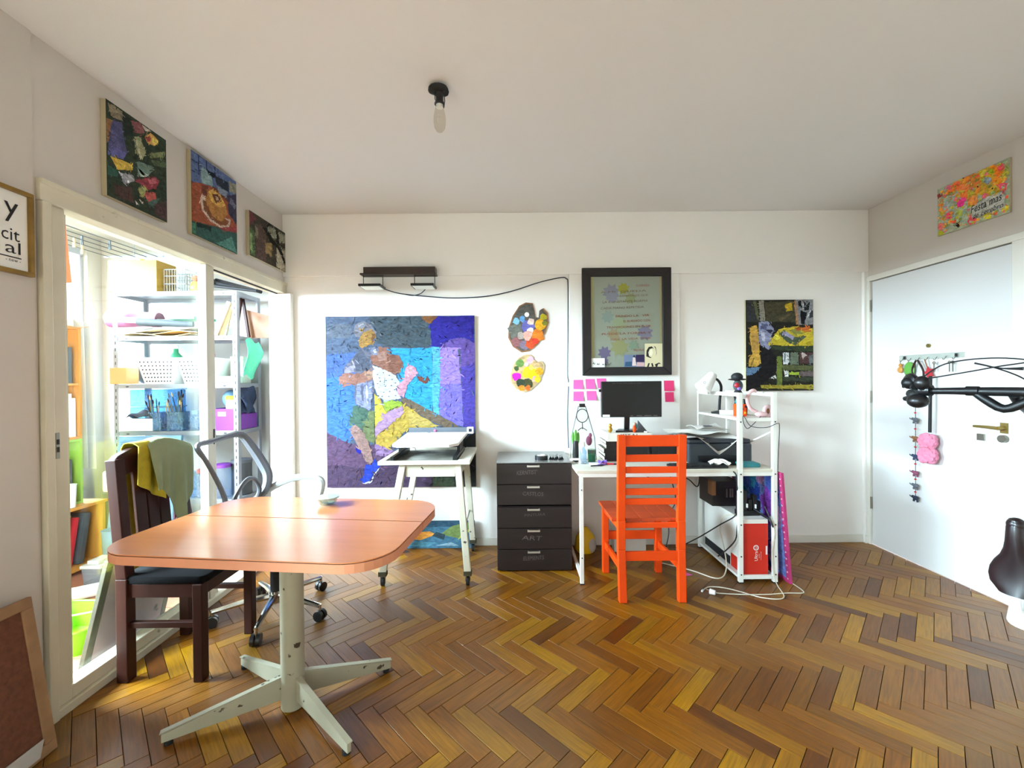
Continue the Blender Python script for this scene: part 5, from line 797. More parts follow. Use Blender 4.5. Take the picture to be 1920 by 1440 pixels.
# wire hanger with a drawing, bottle, glass and bits at the left end of the desk
hg = thing('clear_pouch', 'clear tapered plastic pouch with a black clip standing on the desk', 'pouch', (0.50, 3.04, 0.722))
tp = [(-0.095, 0.0), (0.095, 0.0), (0.085, 0.16), (0.025, 0.385), (-0.025, 0.385), (-0.085, 0.16)]
MB().prism(tp, (0.510, 3.05, 0.722), X, V((0, 0.12, 0.993)), Y * 0.012).build('pouch', 'acrylic', hg)
MB().tube([(0.510 + x, 3.05 + 0.12 * y, 0.722 + 0.993 * y) for x, y in tp], 0.004, 6, closed=True).build('rim', 'plastic_grey', hg, smooth=True)
MB().box(0.490, 0.532, 3.085, 3.10, 1.096, 1.122).build('clip', 'black_plastic', hg, bevel=0.003)
MB().tube([(0.510 + 0.042 * math.cos(a * PI / 8), 3.081, 1.035 + 0.048 * math.sin(a * PI / 8)) for a in range(16)], 0.003, 6, closed=True).tube([(0.508, 3.07, 0.985), (0.508, 3.06, 0.94)], 0.003, 6).tube([(0.475, 3.06, 0.93), (0.505, 3.062, 0.95), (0.54, 3.06, 0.93)], 0.003, 6, smooth=3).build('wire_hook', 'ink', hg, smooth=True)
MB().ell((0.548, 3.028, 0.862), 0.022, 0.014, 0.036, 10, 7).ell((0.556, 3.024, 0.90), 0.012, 0.010, 0.018, 8, 6).build('folded_sock', 'cloth_mauve', None, smooth=True, label='small mauve bundle in front of the clear pouch', cat='bundle')
pl_ = thing('toy_sprout', 'lime green leafy toy at the left end of the desk', 'toy', (0.447, 2.99, 0.722))
MB().lathe([(0.016, 0), (0.02, 0.004), (0.022, 0.05), (0.02, 0.12), (0.018, 0.145)], (0.447, 2.99, 0.722), 14).build('pot', 'black_plastic', pl_, smooth=True)
for q in (-0.018, 0.0, 0.018): MB().ell((0.447 + q, 2.985 + abs(q) * 0.4, 0.905 - abs(q)), 0.010, 0.006, 0.042, 8, 8).build('leaf', 'leaf_green', pl_, smooth=True)
bt = thing('spray_bottle', 'small clear plastic bottle with white cap on the left of the desk', 'bottle', (0.487, 2.915, 0.722))
MB().lathe([(0.021, 0), (0.023, 0.005), (0.023, 0.085), (0.012, 0.105), (0.010, 0.115)], (0.487, 2.915, 0.722), 16).build('body', 'clear_plastic', bt, smooth=True)
MB().lathe([(0.012, 0.115), (0.013, 0.118), (0.012, 0.145), (0.008, 0.15)], (0.487, 2.915, 0.722), 14).build('cap', 'plastic_white', bt, smooth=True)
gl = thing('drinking_glass', 'short glass with teal liquid beside the plastic bottle', 'glass', (0.553, 2.955, 0.722))
MB().lathe([(0.026, 0), (0.03, 0.09), (0.0285, 0.09), (0.025, 0.006), (0.001, 0.006)], (0.553, 2.955, 0.722), 18).build('tumbler', 'glass_clear', gl, smooth=True)
MB().lathe([(0.024, 0.007), (0.0268, 0.055)], (0.553, 2.955, 0.722), 18).build('liquid', 'plastic_green', gl, smooth=True)
MB().ring(rrect(0.075, 0.045, 0.012, 4), rrect(0.05, 0.022, 0.008, 4), (0.437, 2.93, 0.730), X, V((0, 0.4, 0.92)), V((0, 0.02, 0))).build('tape_dispenser', 'plastic_white', None, label='white tape dispenser at the left front of the desk', cat='dispenser')
gd = thing('gold_figurine', 'tiny gold figurine on the left end of the art book', 'figurine', (0.692, 3.0, 0.920))
MB().ell((0.692, 3.0, 0.942), 0.016, 0.013, 0.022, 10, 8).build('body', 'gold', gd, smooth=True)
MB().ell((0.692, 2.996, 0.972), 0.013, 0.012, 0.013, 10, 8).build('head', 'gold', gd, smooth=True)
tg = thing('small_toy', 'little orange and white toy at the foot of the monitor', 'toy', (0.862, 2.998, 0.920))
MB().ell((0.862, 2.998, 0.945), 0.014, 0.012, 0.025, 10, 8).build('body', 'orange_paint', tg, smooth=True)
MB().ell((0.864, 2.998, 0.98), 0.012, 0.011, 0.013, 10, 8).build('head', 'skin_toy', tg, smooth=True)
MB().ell((0.876, 3.0, 0.965), 0.009, 0.008, 0.022, 8, 6).build('cape', 'teal', tg, smooth=True)
MB().prism([(0, 0), (0.075, 0), (0.012, 0.085)], (0.888, 3.015, 0.920), X, V((0, 0.25, 0.968)), V((0, 0.012, 0))).build('photo_easel', 'grey_dark', None, label='dark triangular photo prop leaning beside the orange toy', cat='prop')
MB().box(0.93, 0.95, 2.985, 3.0, 0.920, 0.930).build('eraser', 'plastic_white', None, bevel=0.002, label='tiny white eraser on the art book', cat='eraser')
for nm, m_, lb, x, y, a in (('marker_pen', 'purple', 'purple marker lying on the desk left of the orange chair', 0.605, 2.845, 0.5), ('marker_pen', 'red', 'dark red marker lying on the desk near the orange chair', 0.655, 2.86, -0.2), ('pencil', 'ink', 'dark pencil lying across the left of the desk', 0.56, 2.81, 0.25)):
    e = V((math.cos(a), math.sin(a), 0)) * 0.045; c0 = V((x, y, 0.728))
    pn = thing(nm, lb, 'pen', (x, y, 0.722)); MB().cyl(c0 - e, c0 + e * 0.6, 0.006 if nm != 'pencil' else 0.004, seg=8).build('barrel', m_, pn, smooth=True); MB().cyl(c0 + e * 0.6, c0 + e * 1.1, 0.0055, 0.002, seg=8).build('tip', 'ink', pn, smooth=True)
def bow(u, v): a = u * 2 * PI; return V((0.612 + 0.030 * math.cos(a) * v, 2.885 + 0.02 * math.sin(a) * v, 0.730 + 0.014 * math.sin(a * 3) * v + 0.008))
MB().sheet(bow, 18, 4).build('ribbon', 'purple', None, solid=0.002, smooth=True, label='lilac crumpled ribbon on the desk', cat='ribbon')
MB().prism(rrect(0.12, 0.06, 0.01), (0.585, 2.945, 0.7222), X, Y, Z * 0.006).build('notepad', 'paper_white', None, label='white notepad under the drinking glass', cat='notepad').location.y -= 0.05

# shelf tower, upper shelf (z = 1.044)
lp = thing('desk_lamp', 'white desk lamp with black gooseneck on the upper shelf of the tower', 'lamp', (1.485, 3.08, 1.044))
MB().tube([(1.352, 3.02, 1.222), (1.375, 3.02, 1.250), (1.425, 3.02, 1.322), (1.430, 3.02, 1.330)], [0.060, 0.050, 0.032, 0.026], 20).build('shade', 'white_gloss', lp, smooth=True)
MB().tube([(1.345, 3.02, 1.214), (1.353, 3.02, 1.224)], [0.050, 0.058], 20).build('reflector', 'lamp_diffuser', lp, smooth=True)
MB().tube([(1.415, 3.02, 1.302), (1.465, 3.03, 1.285), (1.500, 3.05, 1.235), (1.500, 3.07, 1.15), (1.500, 3.08, 1.060)], 0.009, 8, smooth=5).build('gooseneck', 'black_rubber', lp, smooth=True)
MB().lathe([(0.055, 0), (0.055, 0.012), (0.02, 0.02)], (1.500, 3.08, 1.044), 20).build('base', 'black_plastic', lp, smooth=True)
text('o', 'ink', (1.345, 2.967, 1.255), V((0.65, 0, 0.76)), V((-0.76, 0, 0.65)), width=0.018, parent=lp, name='brand_mark')
hs = thing('glue_gun', 'white and black rod tool lying on the tower shelf in front of the lamp', 'tool', (1.43, 2.94, 1.044))
MB().cyl((1.432, 2.94, 1.062), (1.53, 2.90, 1.062), 0.017, seg=14).build('barrel', 'plastic_white', hs, smooth=True)
MB().tube([(1.432, 2.94, 1.062), (1.415, 2.945, 1.062), (1.385, 2.955, 1.058)], [0.013, 0.009, 0.004], 10).build('tip', 'black_rubber', hs, smooth=True)
ti = thing('patterned_tin', 'orange patterned tin with a teal top on the tower shelf', 'tin', (1.530, 2.83, 1.044))
MB().box(1.485, 1.545, 2.80, 2.86, 1.044, 1.125).build('body', 'orange_paint', ti, bevel=0.004)
for q, (x, z0) in enumerate(((1.49, 1.06), (1.51, 1.085), (1.525, 1.06), (1.50, 1.108), (1.53, 1.10))): MB().prism([(0, 0), (0.014, 0.004), (0.010, 0.016), (0.003, 0.018)], (x, 2.7995, z0), X, Z, V((0, -0.0012, 0))).build('printed_patch', ('gold', 'ink', 'plastic_yellow', 'book_white', 'ink')[q], ti)
MB().ell((1.512, 2.83, 1.140), 0.028, 0.024, 0.020, 12, 8).build('stuffed_top', 'teal', ti, smooth=True)
MB().ell((1.497, 2.822, 1.152), 0.012, 0.012, 0.012, 8, 6).build('green_tuft', 'leaf_green', ti, smooth=True)
t2 = thing('patterned_tin', 'dark tin with amber pattern beside the pink headphones', 'tin', (1.575, 2.96, 1.044))
MB().box(1.580, 1.628, 2.94, 2.99, 1.044, 1.15).build('body', 'ink', t2, bevel=0.003)
MB().prism([(0, 0), (0.04, 0.0), (0.03, 0.06), (0.01, 0.07)], (1.584, 2.9395, 1.048), X, Z, V((0, -0.0012, 0))).build('printed_patch', 'wood_orange', t2)
MB().prism(rrect(0.008, 0.03, 0.003, 2), (1.598, 2.9392, 1.13), X, Z, V((0, -0.0012, 0))).build('printed_patch', 'book_white', t2)
fg = thing('hat_figurine', 'figurine with a wide dark hat and red face on the tower shelf', 'figurine', (1.565, 2.92, 1.044))
MB().lathe([(0.026, 0), (0.028, 0.01), (0.022, 0.09), (0.030, 0.15), (0.018, 0.17)], (1.556, 2.93, 1.044), 14).build('body', 'ink', fg, smooth=True)
MB().ell((1.556, 2.93, 1.245), 0.032, 0.028, 0.040, 12, 9).build('head', 'grey_dark', fg, smooth=True)
MB().ell((1.540, 2.912, 1.248), 0.018, 0.014, 0.018, 10, 7).build('face', 'red', fg, smooth=True)
MB().ell((1.553, 2.908, 1.225), 0.014, 0.010, 0.012, 10, 7).build('collar', 'purple', fg, smooth=True)
ht = MB().ell((1.553, 2.93, 1.288), 0.062, 0.052, 0.008, 16, 6).build('hat_brim', 'ink', fg, smooth=True)
MB().ell((1.550, 2.93, 1.305), 0.038, 0.036, 0.030, 14, 8).build('hat_crown', 'ink', ht, smooth=True)
hp = thing('headphones', 'pale pink over-ear headphones lying on the tower shelf', 'headphones', (1.61, 2.77, 1.044))
MB().tube([(1.600, 2.775, 1.075), (1.555, 2.775, 1.10), (1.535, 2.775, 1.15), (1.548, 2.775, 1.20), (1.575, 2.775, 1.215), (1.600, 2.79, 1.205)], [0.009, 0.012, 0.012, 0.012, 0.012, 0.008], 8, smooth=5).build('headband', 'pink_soft', hp, smooth=True)
MB().tube([(1.655 + 0.026 * math.cos(k * PI / 8), 2.752 + 0.004 * math.cos(k * PI / 8), 1.082 + 0.030 * math.sin(k * PI / 8)) for k in range(16)], 0.012, 8, closed=True).build('ear_pad', 'pink_soft', hp, smooth=True)
MB().ell((1.655, 2.762, 1.082), 0.02, 0.008, 0.022, 12, 8).build('ear_cup', 'wood_mid', hp, smooth=True)
MB().ell((1.612, 2.752, 1.062), 0.040, 0.030, 0.018, 14, 8).build('ear_cup', 'pink_soft', hp, smooth=True)
MB().tube([(1.602, 2.74, 1.05), (1.57, 2.70, 1.045), (1.51, 2.676, 1.00), (1.475, 2.672, 0.98), (1.452, 2.672, 1.02), (1.456, 2.674, 1.06), (1.50, 2.674, 0.995), (1.60, 2.674, 0.985), (1.668, 2.674, 1.01), (1.69, 2.69, 0.98), (1.688, 2.70, 0.80), (1.684, 2.70, 0.70)], 0.0022, 5, smooth=5).build('headphone_cable', 'cable_blue', None, smooth=True, label='thin grey cable looping from the headphones round the tower posts', cat='cable')

# inside the tower: carton, speaker, power strip
bx = thing('red_carton', 'red and white computer carton standing in the bottom of the tower', 'carton', (1.54, 2.98, 0.042))
MB().box(1.462, 1.628, 2.712, 3.24, 0.042, 0.395).build('box', 'paper_white', bx, bevel=0.002)
MB().box(1.463, 1.627, 2.7105, 2.712, 0.044, 0.368).build('front_print', 'red_box', bx)
MB().box(1.4605, 1.462, 2.714, 2.85, 0.044, 0.13).build('side_print', 'red_box', bx)
MB().box(1.4605, 1.462, 2.86, 3.23, 0.044, 0.10).build('gap_shade_band', 'ink', bx)  # shade of the gap under the carton, painted as a dark strip
text('Ultra', 'white_gloss', (1.560, 2.7105, 0.130), Z, -X, width=0.062, height=0.020, parent=bx)
text('power', 'white_gloss', (1.574, 2.7105, 0.150), Z, -X, width=0.026, height=0.006, parent=bx)
text('technology', 'white_gloss', (1.584, 2.7105, 0.135), Z, -X, width=0.055, height=0.005, parent=bx)
MB().ring(circ(0.017, 22), circ(0.0125, 22), (1.550, 2.7102, 0.214), X, Z, V((0, -0.001, 0))).build('round_mark', 'white_gloss', bx)
text('U', 'white_gloss', (1.557, 2.7100, 0.207), Z, -X, width=0.014, height=0.014, parent=bx)
MB().box(1.612, 1.622, 2.7095, 2.711, 0.170, 0.225).build('sticker', 'white_gloss', bx)
sp = thing('wood_speaker', 'small dark speaker box with a brown wooden front on the red carton', 'speaker', (1.47, 3.05, 0.395))
MB().box(1.405, 1.60, 2.99, 3.20, 0.398, 0.572).build('cabinet', 'cabinet_black', sp, bevel=0.004)
MB().box(1.400, 1.428, 2.984, 3.05, 0.475, 0.574).build('wood_corner', 'wood_mid', sp, bevel=0.002)
for x in (1.50, 1.525, 1.54): MB().box(x, x + 0.010, 2.986, 2.991, 0.46, 0.52).build('switch', 'steel_worn', sp)
ps = thing('power_strip', 'black power strip full of plugs on the red carton', 'power strip', (1.55, 2.85, 0.395))
MB().box(1.475, 1.62, 2.78, 2.83, 0.396, 0.43).build('strip', 'black_plastic', ps, bevel=0.004)
for x, zz in ((1.48, 0.09), (1.512, 0.13), (1.545, 0.07), (1.575, 0.10), (1.60, 0.06)): MB().box(x, x + 0.026, 2.785, 2.825, 0.43, 0.43 + zz).build('plug', 'black_plastic', ps, bevel=0.004)
MB().box(1.53, 1.537, 2.775, 2.785, 0.45, 0.475).box(1.585, 1.592, 2.775, 2.785, 0.445, 0.47).build('white_tab', 'white_gloss', ps)
cb = [((1.43, 3.20, 0.71), (1.42, 3.22, 0.60), (1.40, 3.22, 0.48), (1.30, 3.20, 0.55), (1.12, 3.22, 0.52), (0.98, 3.23, 0.58)), ((1.50, 2.80, 0.45), (1.44, 2.76, 0.40), (1.36, 2.80, 0.33), (1.30, 2.95, 0.20), (1.22, 3.05, 0.10), (1.14, 3.10, 0.02)),
      ((1.52, 2.79, 0.42), (1.45, 2.74, 0.36), (1.43, 2.73, 0.26), (1.40, 2.80, 0.16), (1.38, 2.86, 0.10)), ((1.58, 2.79, 0.44), (1.625, 2.70, 0.40), (1.632, 2.668, 0.36), (1.62, 2.665, 0.40), (1.60, 2.70, 0.48)),
      ((1.38, 2.70, 0.72), (1.405, 2.672, 0.69), (1.41, 2.672, 0.62), (1.45, 2.74, 0.55)), ((1.17, 3.20, 0.62), (1.22, 3.18, 0.40), (1.16, 3.16, 0.28), (1.15, 3.14, 0.14), (1.10, 3.10, 0.015))]
lbs = ['black cable sagging along the wall under the desk', 'thick black cable falling from the power strip to the floor', 'black cable hanging beside the white side of the red carton', 'short black lead curling over the top of the red carton', 'black lead dropping off the desk edge beside the tower post', 'thin black cable hanging down the wall behind the orange chair']
for P_, l_ in zip(cb, lbs): MB().tube(P_, 0.0042, 6, smooth=6).build('power_cable', 'cable_black', None, smooth=True, label=l_, cat='cable')
MB().tube([(1.47, 2.76, 0.40), (1.40, 2.80, 0.395), (1.385, 2.84, 0.30), (1.40, 2.82, 0.18), (1.385, 2.76, 0.06), (1.32, 2.74, 0.006), (1.20, 2.86, 0.006), (1.02, 3.0, 0.006)], 0.0038, 6, smooth=6).build('power_cable', 'cable_white', None, smooth=True, label='white cable dropping from the carton and running behind the orange chair', cat='cable')
fc = thing('extension_lead', 'cream extension lead with a white plug lying on the floor before the tower', 'cable', (1.35, 2.56, 0))
MB().tube([(1.155, 2.588, 0.006), (1.215, 2.63, 0.006), (1.30, 2.615, 0.006), (1.38, 2.56, 0.006), (1.45, 2.50, 0.006), (1.54, 2.475, 0.006), (1.60, 2.51, 0.006), (1.628, 2.62, 0.02), (1.634, 2.664, 0.06), (1.63, 2.672, 0.17), (1.638, 2.672, 0.26), (1.645, 2.674, 0.34), (1.63, 2.69, 0.42)], 0.003, 6, smooth=6).build('cord', 'cable_white', fc, smooth=True)
MB().tube([(1.215, 2.545, 0.012), (1.25, 2.548, 0.006), (1.35, 2.535, 0.006), (1.50, 2.53, 0.006), (1.64, 2.545, 0.006), (1.745, 2.55, 0.006), (1.752, 2.66, 0.006)], 0.003, 6, smooth=6).build('cord', 'cable_white', fc, smooth=True)
MB().cyl((1.208, 2.54, 0.014), (1.185, 2.56, 0.014), 0.013, 0.017, seg=12).build('plug', 'white_gloss', fc, smooth=True)
MB().cyl((1.185, 2.56, 0.018), (1.170, 2.575, 0.018), 0.003, seg=6).build('plug_pin', 'chrome', fc)
MB().cyl((1.155, 2.588, 0.007), (1.143, 2.575, 0.007), 0.006, seg=8).build('cord_end', 'white_gloss', fc)
# boards leaning on the tower
cp = thing('leaning_canvas', 'pink-bordered blue and purple painted board leaning on the side of the tower', 'painting', (1.71, 2.95, 0))
Ub, Wb = V((0, -1, 0)), V((-0.053, 0, 0.70)).normalized(); Nb = V((-0.997, 0, -0.075))
MB().prism([(0, 0), (0.62, 0), (0.62, 0.70), (0, 0.70)], (1.733, 3.28, 0.001), Ub, Wb, Nb * -0.016).build('board', 'board_pink', cp, bevel=0.001)
random.seed(12)
pol = [('8a9ae8', [(0.05, 0.04), (0.95, 0.04), (0.95, 0.96), (0.05, 0.96)])]
for i in range(26):
    cx_, cy_, r_ = random.uniform(0.12, 0.88), random.uniform(0.1, 0.9), random.uniform(0.04, 0.14)
    pol.append((random.choice(['5a7ae0', '7a5ad0', '4ab4f0', 'b48ae8', 'c0d4f8', '9a4ac0', '3a5ac8', 'e0a8e0']), [(min(.95, max(.05, cx_ + r_ * random.uniform(.6, 1.3) * math.cos(k * 0.7))), min(.96, max(.04, cy_ + r_ * 1.3 * random.uniform(.6, 1.3) * math.sin(k * 0.7)))) for k in range(9)]))
MB().layers(painterly(pol, 5, 0.8), V((1.733, 3.28, 0.001)) + Nb * 0.0006, Ub * 0.62, Wb * 0.70, Nb).build('paint', 'brush_paint', cp)
for i in range(16):
    v_ = 0.03 + i * 0.042
    MB().prism(circ(0.006, 7), V((1.733, 3.28 - 0.605, 0.001)) + Wb * v_ + Nb * 0.0005, Ub, Wb, Nb * 0.001).build('border_dot', 'pink_soft', cp)
MB().prism([(0, 0), (0.09, 0.02), (0.06, 0.06)], (1.09, 2.78, 0.001), X, Y, Z * 0.003).build('pink_paper', 'note_pink', None, label='scrap of pink paper on the floor by the orange chair', cat='paper')
bg_ = thing('plastic_bag', 'small yellow and white bag slumped behind the desk leg', 'bag', (0.545, 3.20, 0))
MB().lathe([(0.06, 0.0), (0.08, 0.03), (0.07, 0.12), (0.03, 0.17), (0.012, 0.19)], (0.545, 3.20, 0), 12, 1.0, 0.7).build('bag', 'plastic_yellow', bg_, smooth=True)
MB().ell((0.585, 3.17, 0.06), 0.035, 0.03, 0.055, 10, 7).build('wrapping', 'paper_grey', bg_, smooth=True)
MB().box(0.76, 1.00, 3.19, 3.27, 0.0, 0.20).build('white_box', 'plastic_white', None, bevel=0.004, label='white plastic box against the wall behind the orange chair legs', cat='box')

# ================================================================== pictures and fittings on the walls
YP = YB - 0.025    # face of the beam and columns
def canvas(name, label, o, U, W, N, art, depth, edge='canvas_edge', w=1.0, h=1.0, tone=1.0, density=900, size=0.03, sat=1.0):
    """stretched canvas: o lower left corner on the wall, U and W unit directions, N off the wall"""
    o, U, W, N = V(o), V(U), V(W), V(N); t = thing(name, label, 'painting', o + U * (w / 2))
    MB().prism([(0, 0), (w, 0), (w, h), (0, h)], o, U, W, N * depth).build('stretcher', edge, t, bevel=0.001)
    MB().layers(painterly(ART[art], art, tone, density, size, w / h, 500, sat), o + N * (depth + 0.0002), U * w, W * h, N).build('paint', 'brush_paint', t)
    return t
canvas('violinist_painting', 'large painting of a violinist in blues and purples above the work stand', (-1.445, YB - 0.001, 0.468), X, Z, -Y, 'violin', 0.022, 'canvas_edge', 1.162, 1.336, 0.68, 1400, 0.022, 0.92)
canvas('worktable_painting', 'dark painting of a figure leaning on a yellow-topped table, right of the column', (1.830, YB - 0.001, 1.196), X, Z, -Y, 'worktable', 0.022, 'canvas_edge', 0.527, 0.709, 1.0, 900, 0.03, 0.85)
NX = V((1, 0, 0))
_rd = random.Random(8)
for _ in range(230):
    _x, _y, _r = _rd.uniform(0.03, 0.97), _rd.uniform(0.04, 0.96), _rd.uniform(0.010, 0.032)
    ART['flowers'].insert(8 if _rd.random() < 0.5 else len(ART['flowers']), (_rd.choice(['e8a03a', 'e8604a', 'b8b040', '9ab070', 'a8a898', 'd8707a', 'c88a3a', '8a8a44', 'e88a3a', 'c0b048']), [(_x + _r * _rd.uniform(.7, 1.2) * math.cos(k * 0.9), _y + _r * 1.3 * _rd.uniform(.7, 1.2) * math.sin(k * 0.9)) for k in range(7)]))
ART['flowers'].append(('b0b0a8', [(.52, .14), (.94, .12), (.95, .36), (.75, .44), (.50, .34)]))
canvas('bouquet_painting', 'dark still life of flowers and fruit, nearest of three canvases over the glass door', (XL + 0.001, 1.858, 2.112), Y, Z, NX, 'bouquet', 0.024, 'canvas_edge', 0.323, 0.418, 1.12, 900, 0.04, 0.68)
canvas('cake_painting', 'still life of a ring cake on a red tablecloth, middle of three canvases', (XL + 0.001, 2.349, 2.115), Y, Z, NX, 'cake', 0.024, 'canvas_edge', 0.386, 0.462, 1.02, 900, 0.035, 0.72)
canvas('tree_painting', 'small dark painting of branches, farthest of the three canvases over the glass door', (XL + 0.001, 2.868, 2.150), Y, Z, NX, 'tree', 0.024, 'canvas_edge', 0.452, 0.302, 1.15, 900, 0.04, 0.75)
fp = canvas('flower_abstract', 'bright abstract flower canvas with black handwriting above the entrance door', (XR - 0.001, 2.776, 2.205), -Y, Z, -NX, 'flowers', 0.012, 'canvas_edge', 0.402, 0.305, 1.12, 500, 0.03)
text('Festa mas', 'ink', (XR - 0.0175, 2.570, 2.272), V((0, -1, 0.10)), V((0, 0.1, 1)), width=0.165, height=0.045, parent=fp, name='handwriting', shear=0.3)
text('de cerebro', 'ink', (XR - 0.0175, 2.560, 2.236), V((0, -1, 0.06)), V((0, 0.06, 1)), width=0.16, height=0.030, parent=fp, name='handwriting', shear=0.3)

# lower landscape leaning under the stand
lw = thing('leaning_landscape', 'small blue-green landscape painting leaning on the wall under the white stand', 'painting', (-0.60, 3.32, 0))
Wl = V((0, 0.12, 0.993))
MB().prism([(0, 0), (0.60, 0), (0.60, 0.205), (0, 0.205)], (-0.895, 3.300, 0.002), X, Wl, V((0, -0.993, 0.12)) * 0.012).build('board', 'canvas_dark', lw)
MB().flat([('3f6478', [(0, 0), (1, 0), (1, 1), (0, 1)]), ('2f4a5c', [(0, .75), (1, .8), (1, 1), (0, 1)]), ('6a7c48', [(.55, .5), (.8, .35), (.98, .8), (.9, .95), (.7, .8)]), ('d08a3c', [(.18, .35), (.3, .3), (.5, .5), (.42, .62), (.3, .6), (.2, .5)]),
           ('a8a848', [(.78, .3), (.9, .5), (.95, .7), (.85, .6)]), ('4a7a8a', [(.05, .1), (.4, .05), (.5, .2), (.2, .28)]), ('2c3c44', [(.45, .45), (.6, .3), (.62, .5), (.5, .6)]), ('7a94a0', [(.5, .1), (.8, .08), (.7, .22)])],
          V((-0.895, 3.300, 0.002)) + V((0, -0.993, 0.12)) * 0.0125, X * 0.60, Wl * 0.205, V((0, -0.993, 0.12))).build('paint', 'brush_paint', lw)

# palettes
for key_, cx_, cz_, lab in (('palette_a', 0.136, 1.709, 'large wooden palette with grey and orange paint, upper of two on the wall'), ('palette_b', 0.126, 1.349, 'smaller wooden palette with yellow and magenta paint, lower of two')):
    ol, hole, bl = PALETTE[key_]; t = thing('paint_palette', lab, 'palette', (cx_, YB, cz_), 0, 'palettes on the wall')
    n = 48; P_ = []
    for i in range(n):       # resample the outline to n points round the hole
        s_ = i / n * len(ol); a = int(s_); f = s_ - a; p, q = ol[a % len(ol)], ol[(a + 1) % len(ol)]; P_.append((p[0] + (q[0] - p[0]) * f, p[1] + (q[1] - p[1]) * f))
    a0 = math.atan2(P_[0][1] - hole[1], P_[0][0] - hole[0])
    I_ = [(hole[0] + hole[2] * math.cos(a0 - 2 * PI * i / n), hole[1] + hole[2] * math.sin(a0 - 2 * PI * i / n)) for i in range(n)]
    MB().prism(ol, (cx_, YB - 0.001, cz_), X, Z, -Y * 0.007).build('board', 'wood_mid' if key_ == 'palette_a' else 'wood_pale', t, bevel=0.001)
    MB().prism(circ(hole[2], 16, hole[0], hole[1]), (cx_, YB - 0.0085, cz_), X, Z, -Y * 0.0022).build('thumb_hole', 'wall_paint', t)
    base = [('5a5650' if key_ == 'palette_a' else 'b89a70', [(x * 0.93, y * 0.95) for x, y in ol])]
    MB().flat(base, (cx_, YB - 0.0081, cz_), X, Z, -Y, 0.0001).build('paint_film', 'brush_paint', t)
    for j, (c_, q_) in enumerate(bl):
        q2 = [(x * 0.96, y * 0.96) for x, y in q_]
        MB().flat([(c_, q2)], (cx_, YB - 0.0083 - 0.0002 * j / 3, cz_), X, Z, -Y, 0.0002).build('paint_dab', 'brush_paint', t)

# black framed poem
fr = thing('framed_poem', 'poem print with pressed flowers in a wide black frame above the monitor', 'picture', (0.90, YP, 1.327))
for poly in ([(0, 0), (0.690, 0), (0.622, 0.064), (0.068, 0.064)], [(0, 0.832), (0.690, 0.832), (0.622, 0.766), (0.068, 0.766)], [(0, 0), (0.068, 0.064), (0.068, 0.766), (0, 0.832)], [(0.690, 0), (0.622, 0.064), (0.622, 0.766), (0.690, 0.832)]):
    MB().prism(poly, (0.552, YP - 0.001, 1.327), X, Z, -Y * 0.026).build('frame_side', 'frame_black', fr, bevel=0.004)
MB().box(0.612, 1.182, YP - 0.008, YP - 0.001, 1.385, 2.10).build('backing', 'paper_grey', fr)
random.seed(21)
pp = [('b4b0a4', [(0.0, 0.0), (1, 0), (1, 1), (0, 1)]), ('c8b88a', [(0, 0), (.05, 0), (.05, 1), (0, 1)]), ('c8b08a', [(.965, 0), (1, 0), (1, 1), (.965, 1)])]
def burst(cx, cy, r, c, n=8):
    for k in range(n):
        a = k * 2 * PI / n + 0.3; d = (math.cos(a), math.sin(a) * 0.79); e = (-math.sin(a) * 0.25, math.cos(a) * 0.2)
        pp.append((c, [(cx, cy), (cx + r * (d[0] * .6 + e[0]), cy + r * (d[1] * .6 + e[1])), (cx + r * d[0], cy + r * d[1]), (cx + r * (d[0] * .6 - e[0]), cy + r * (d[1] * .6 - e[1]))]))
for a_ in ((.29, .83, .13, '9a94a8'), (.46, .87, .09, 'b4a838'), (.24, .56, .10, 'a0a8a4'), (.30, .78, .1, 'a09ab0'), (.76, .38, .12, '968ca8'), (.19, .16, .10, '7e6c94'), (.19, .07, .06, '7e6c94'), (.40, .22, .14, 'b0a878'), (.40, .48, .12, 'b0b494'), (.60, .24, .08, '9aa894'), (.32, .36, .1, 'b4a080'), (.56, .76, .09, 'a4a47a')): burst(*a_)
MB().flat(pp, (0.619, YP - 0.0085, 1.391), X * 0.556, Z * 0.70, -Y, 0.00003).build('print', 'flat_print', fr)
mat('poem_red', 'b06048', 0.7); mat('poem_brown', '8a6a58', 0.7)
for w_, x0, x1, z0, m_ in (('CORRES', .973, 1.076, 2.012, 'poem_red'), ('A MI  QUEDA', .698, 1.052, 1.962, 'poem_brown'), ('DEMASIADO QUE', .847, 1.064, 1.932, 'poem_brown'), ('LA CONSTANTE FORMA', .713, 1.064, 1.886, 'poem_brown'), ('CADA MANO REPETIDA', .697, 1.033, 1.838, 'poem_brown'),
                        ('BRINDO LA   VIA', .813, 1.072, 1.776, 'poem_red'), ('EL BORDADO CON', .873, 1.081, 1.738, 'poem_red'), ('TRANSICIONES EN FLOR', .742, 1.087, 1.690, 'poem_red'), ('PUEDE LA FORMA Y', .705, 1.086, 1.638, 'poem_red'), ('QUE LA VIDA TIENE', .781, 1.086, 1.596, 'poem_red'), ('PIEDRA', .951, 1.031, 1.512, 'poem_red')):
    text(w_, m_, (x0, YP - 0.0118, z0), V((1, 0, 0.03)), Z, width=x1 - x0, height=0.017, parent=fr, name='poem_line')
MB().box(0.612, 1.182, YP - 0.0160, YP - 0.0145, 1.385, 2.10).build('glazing', 'window_glass', fr)
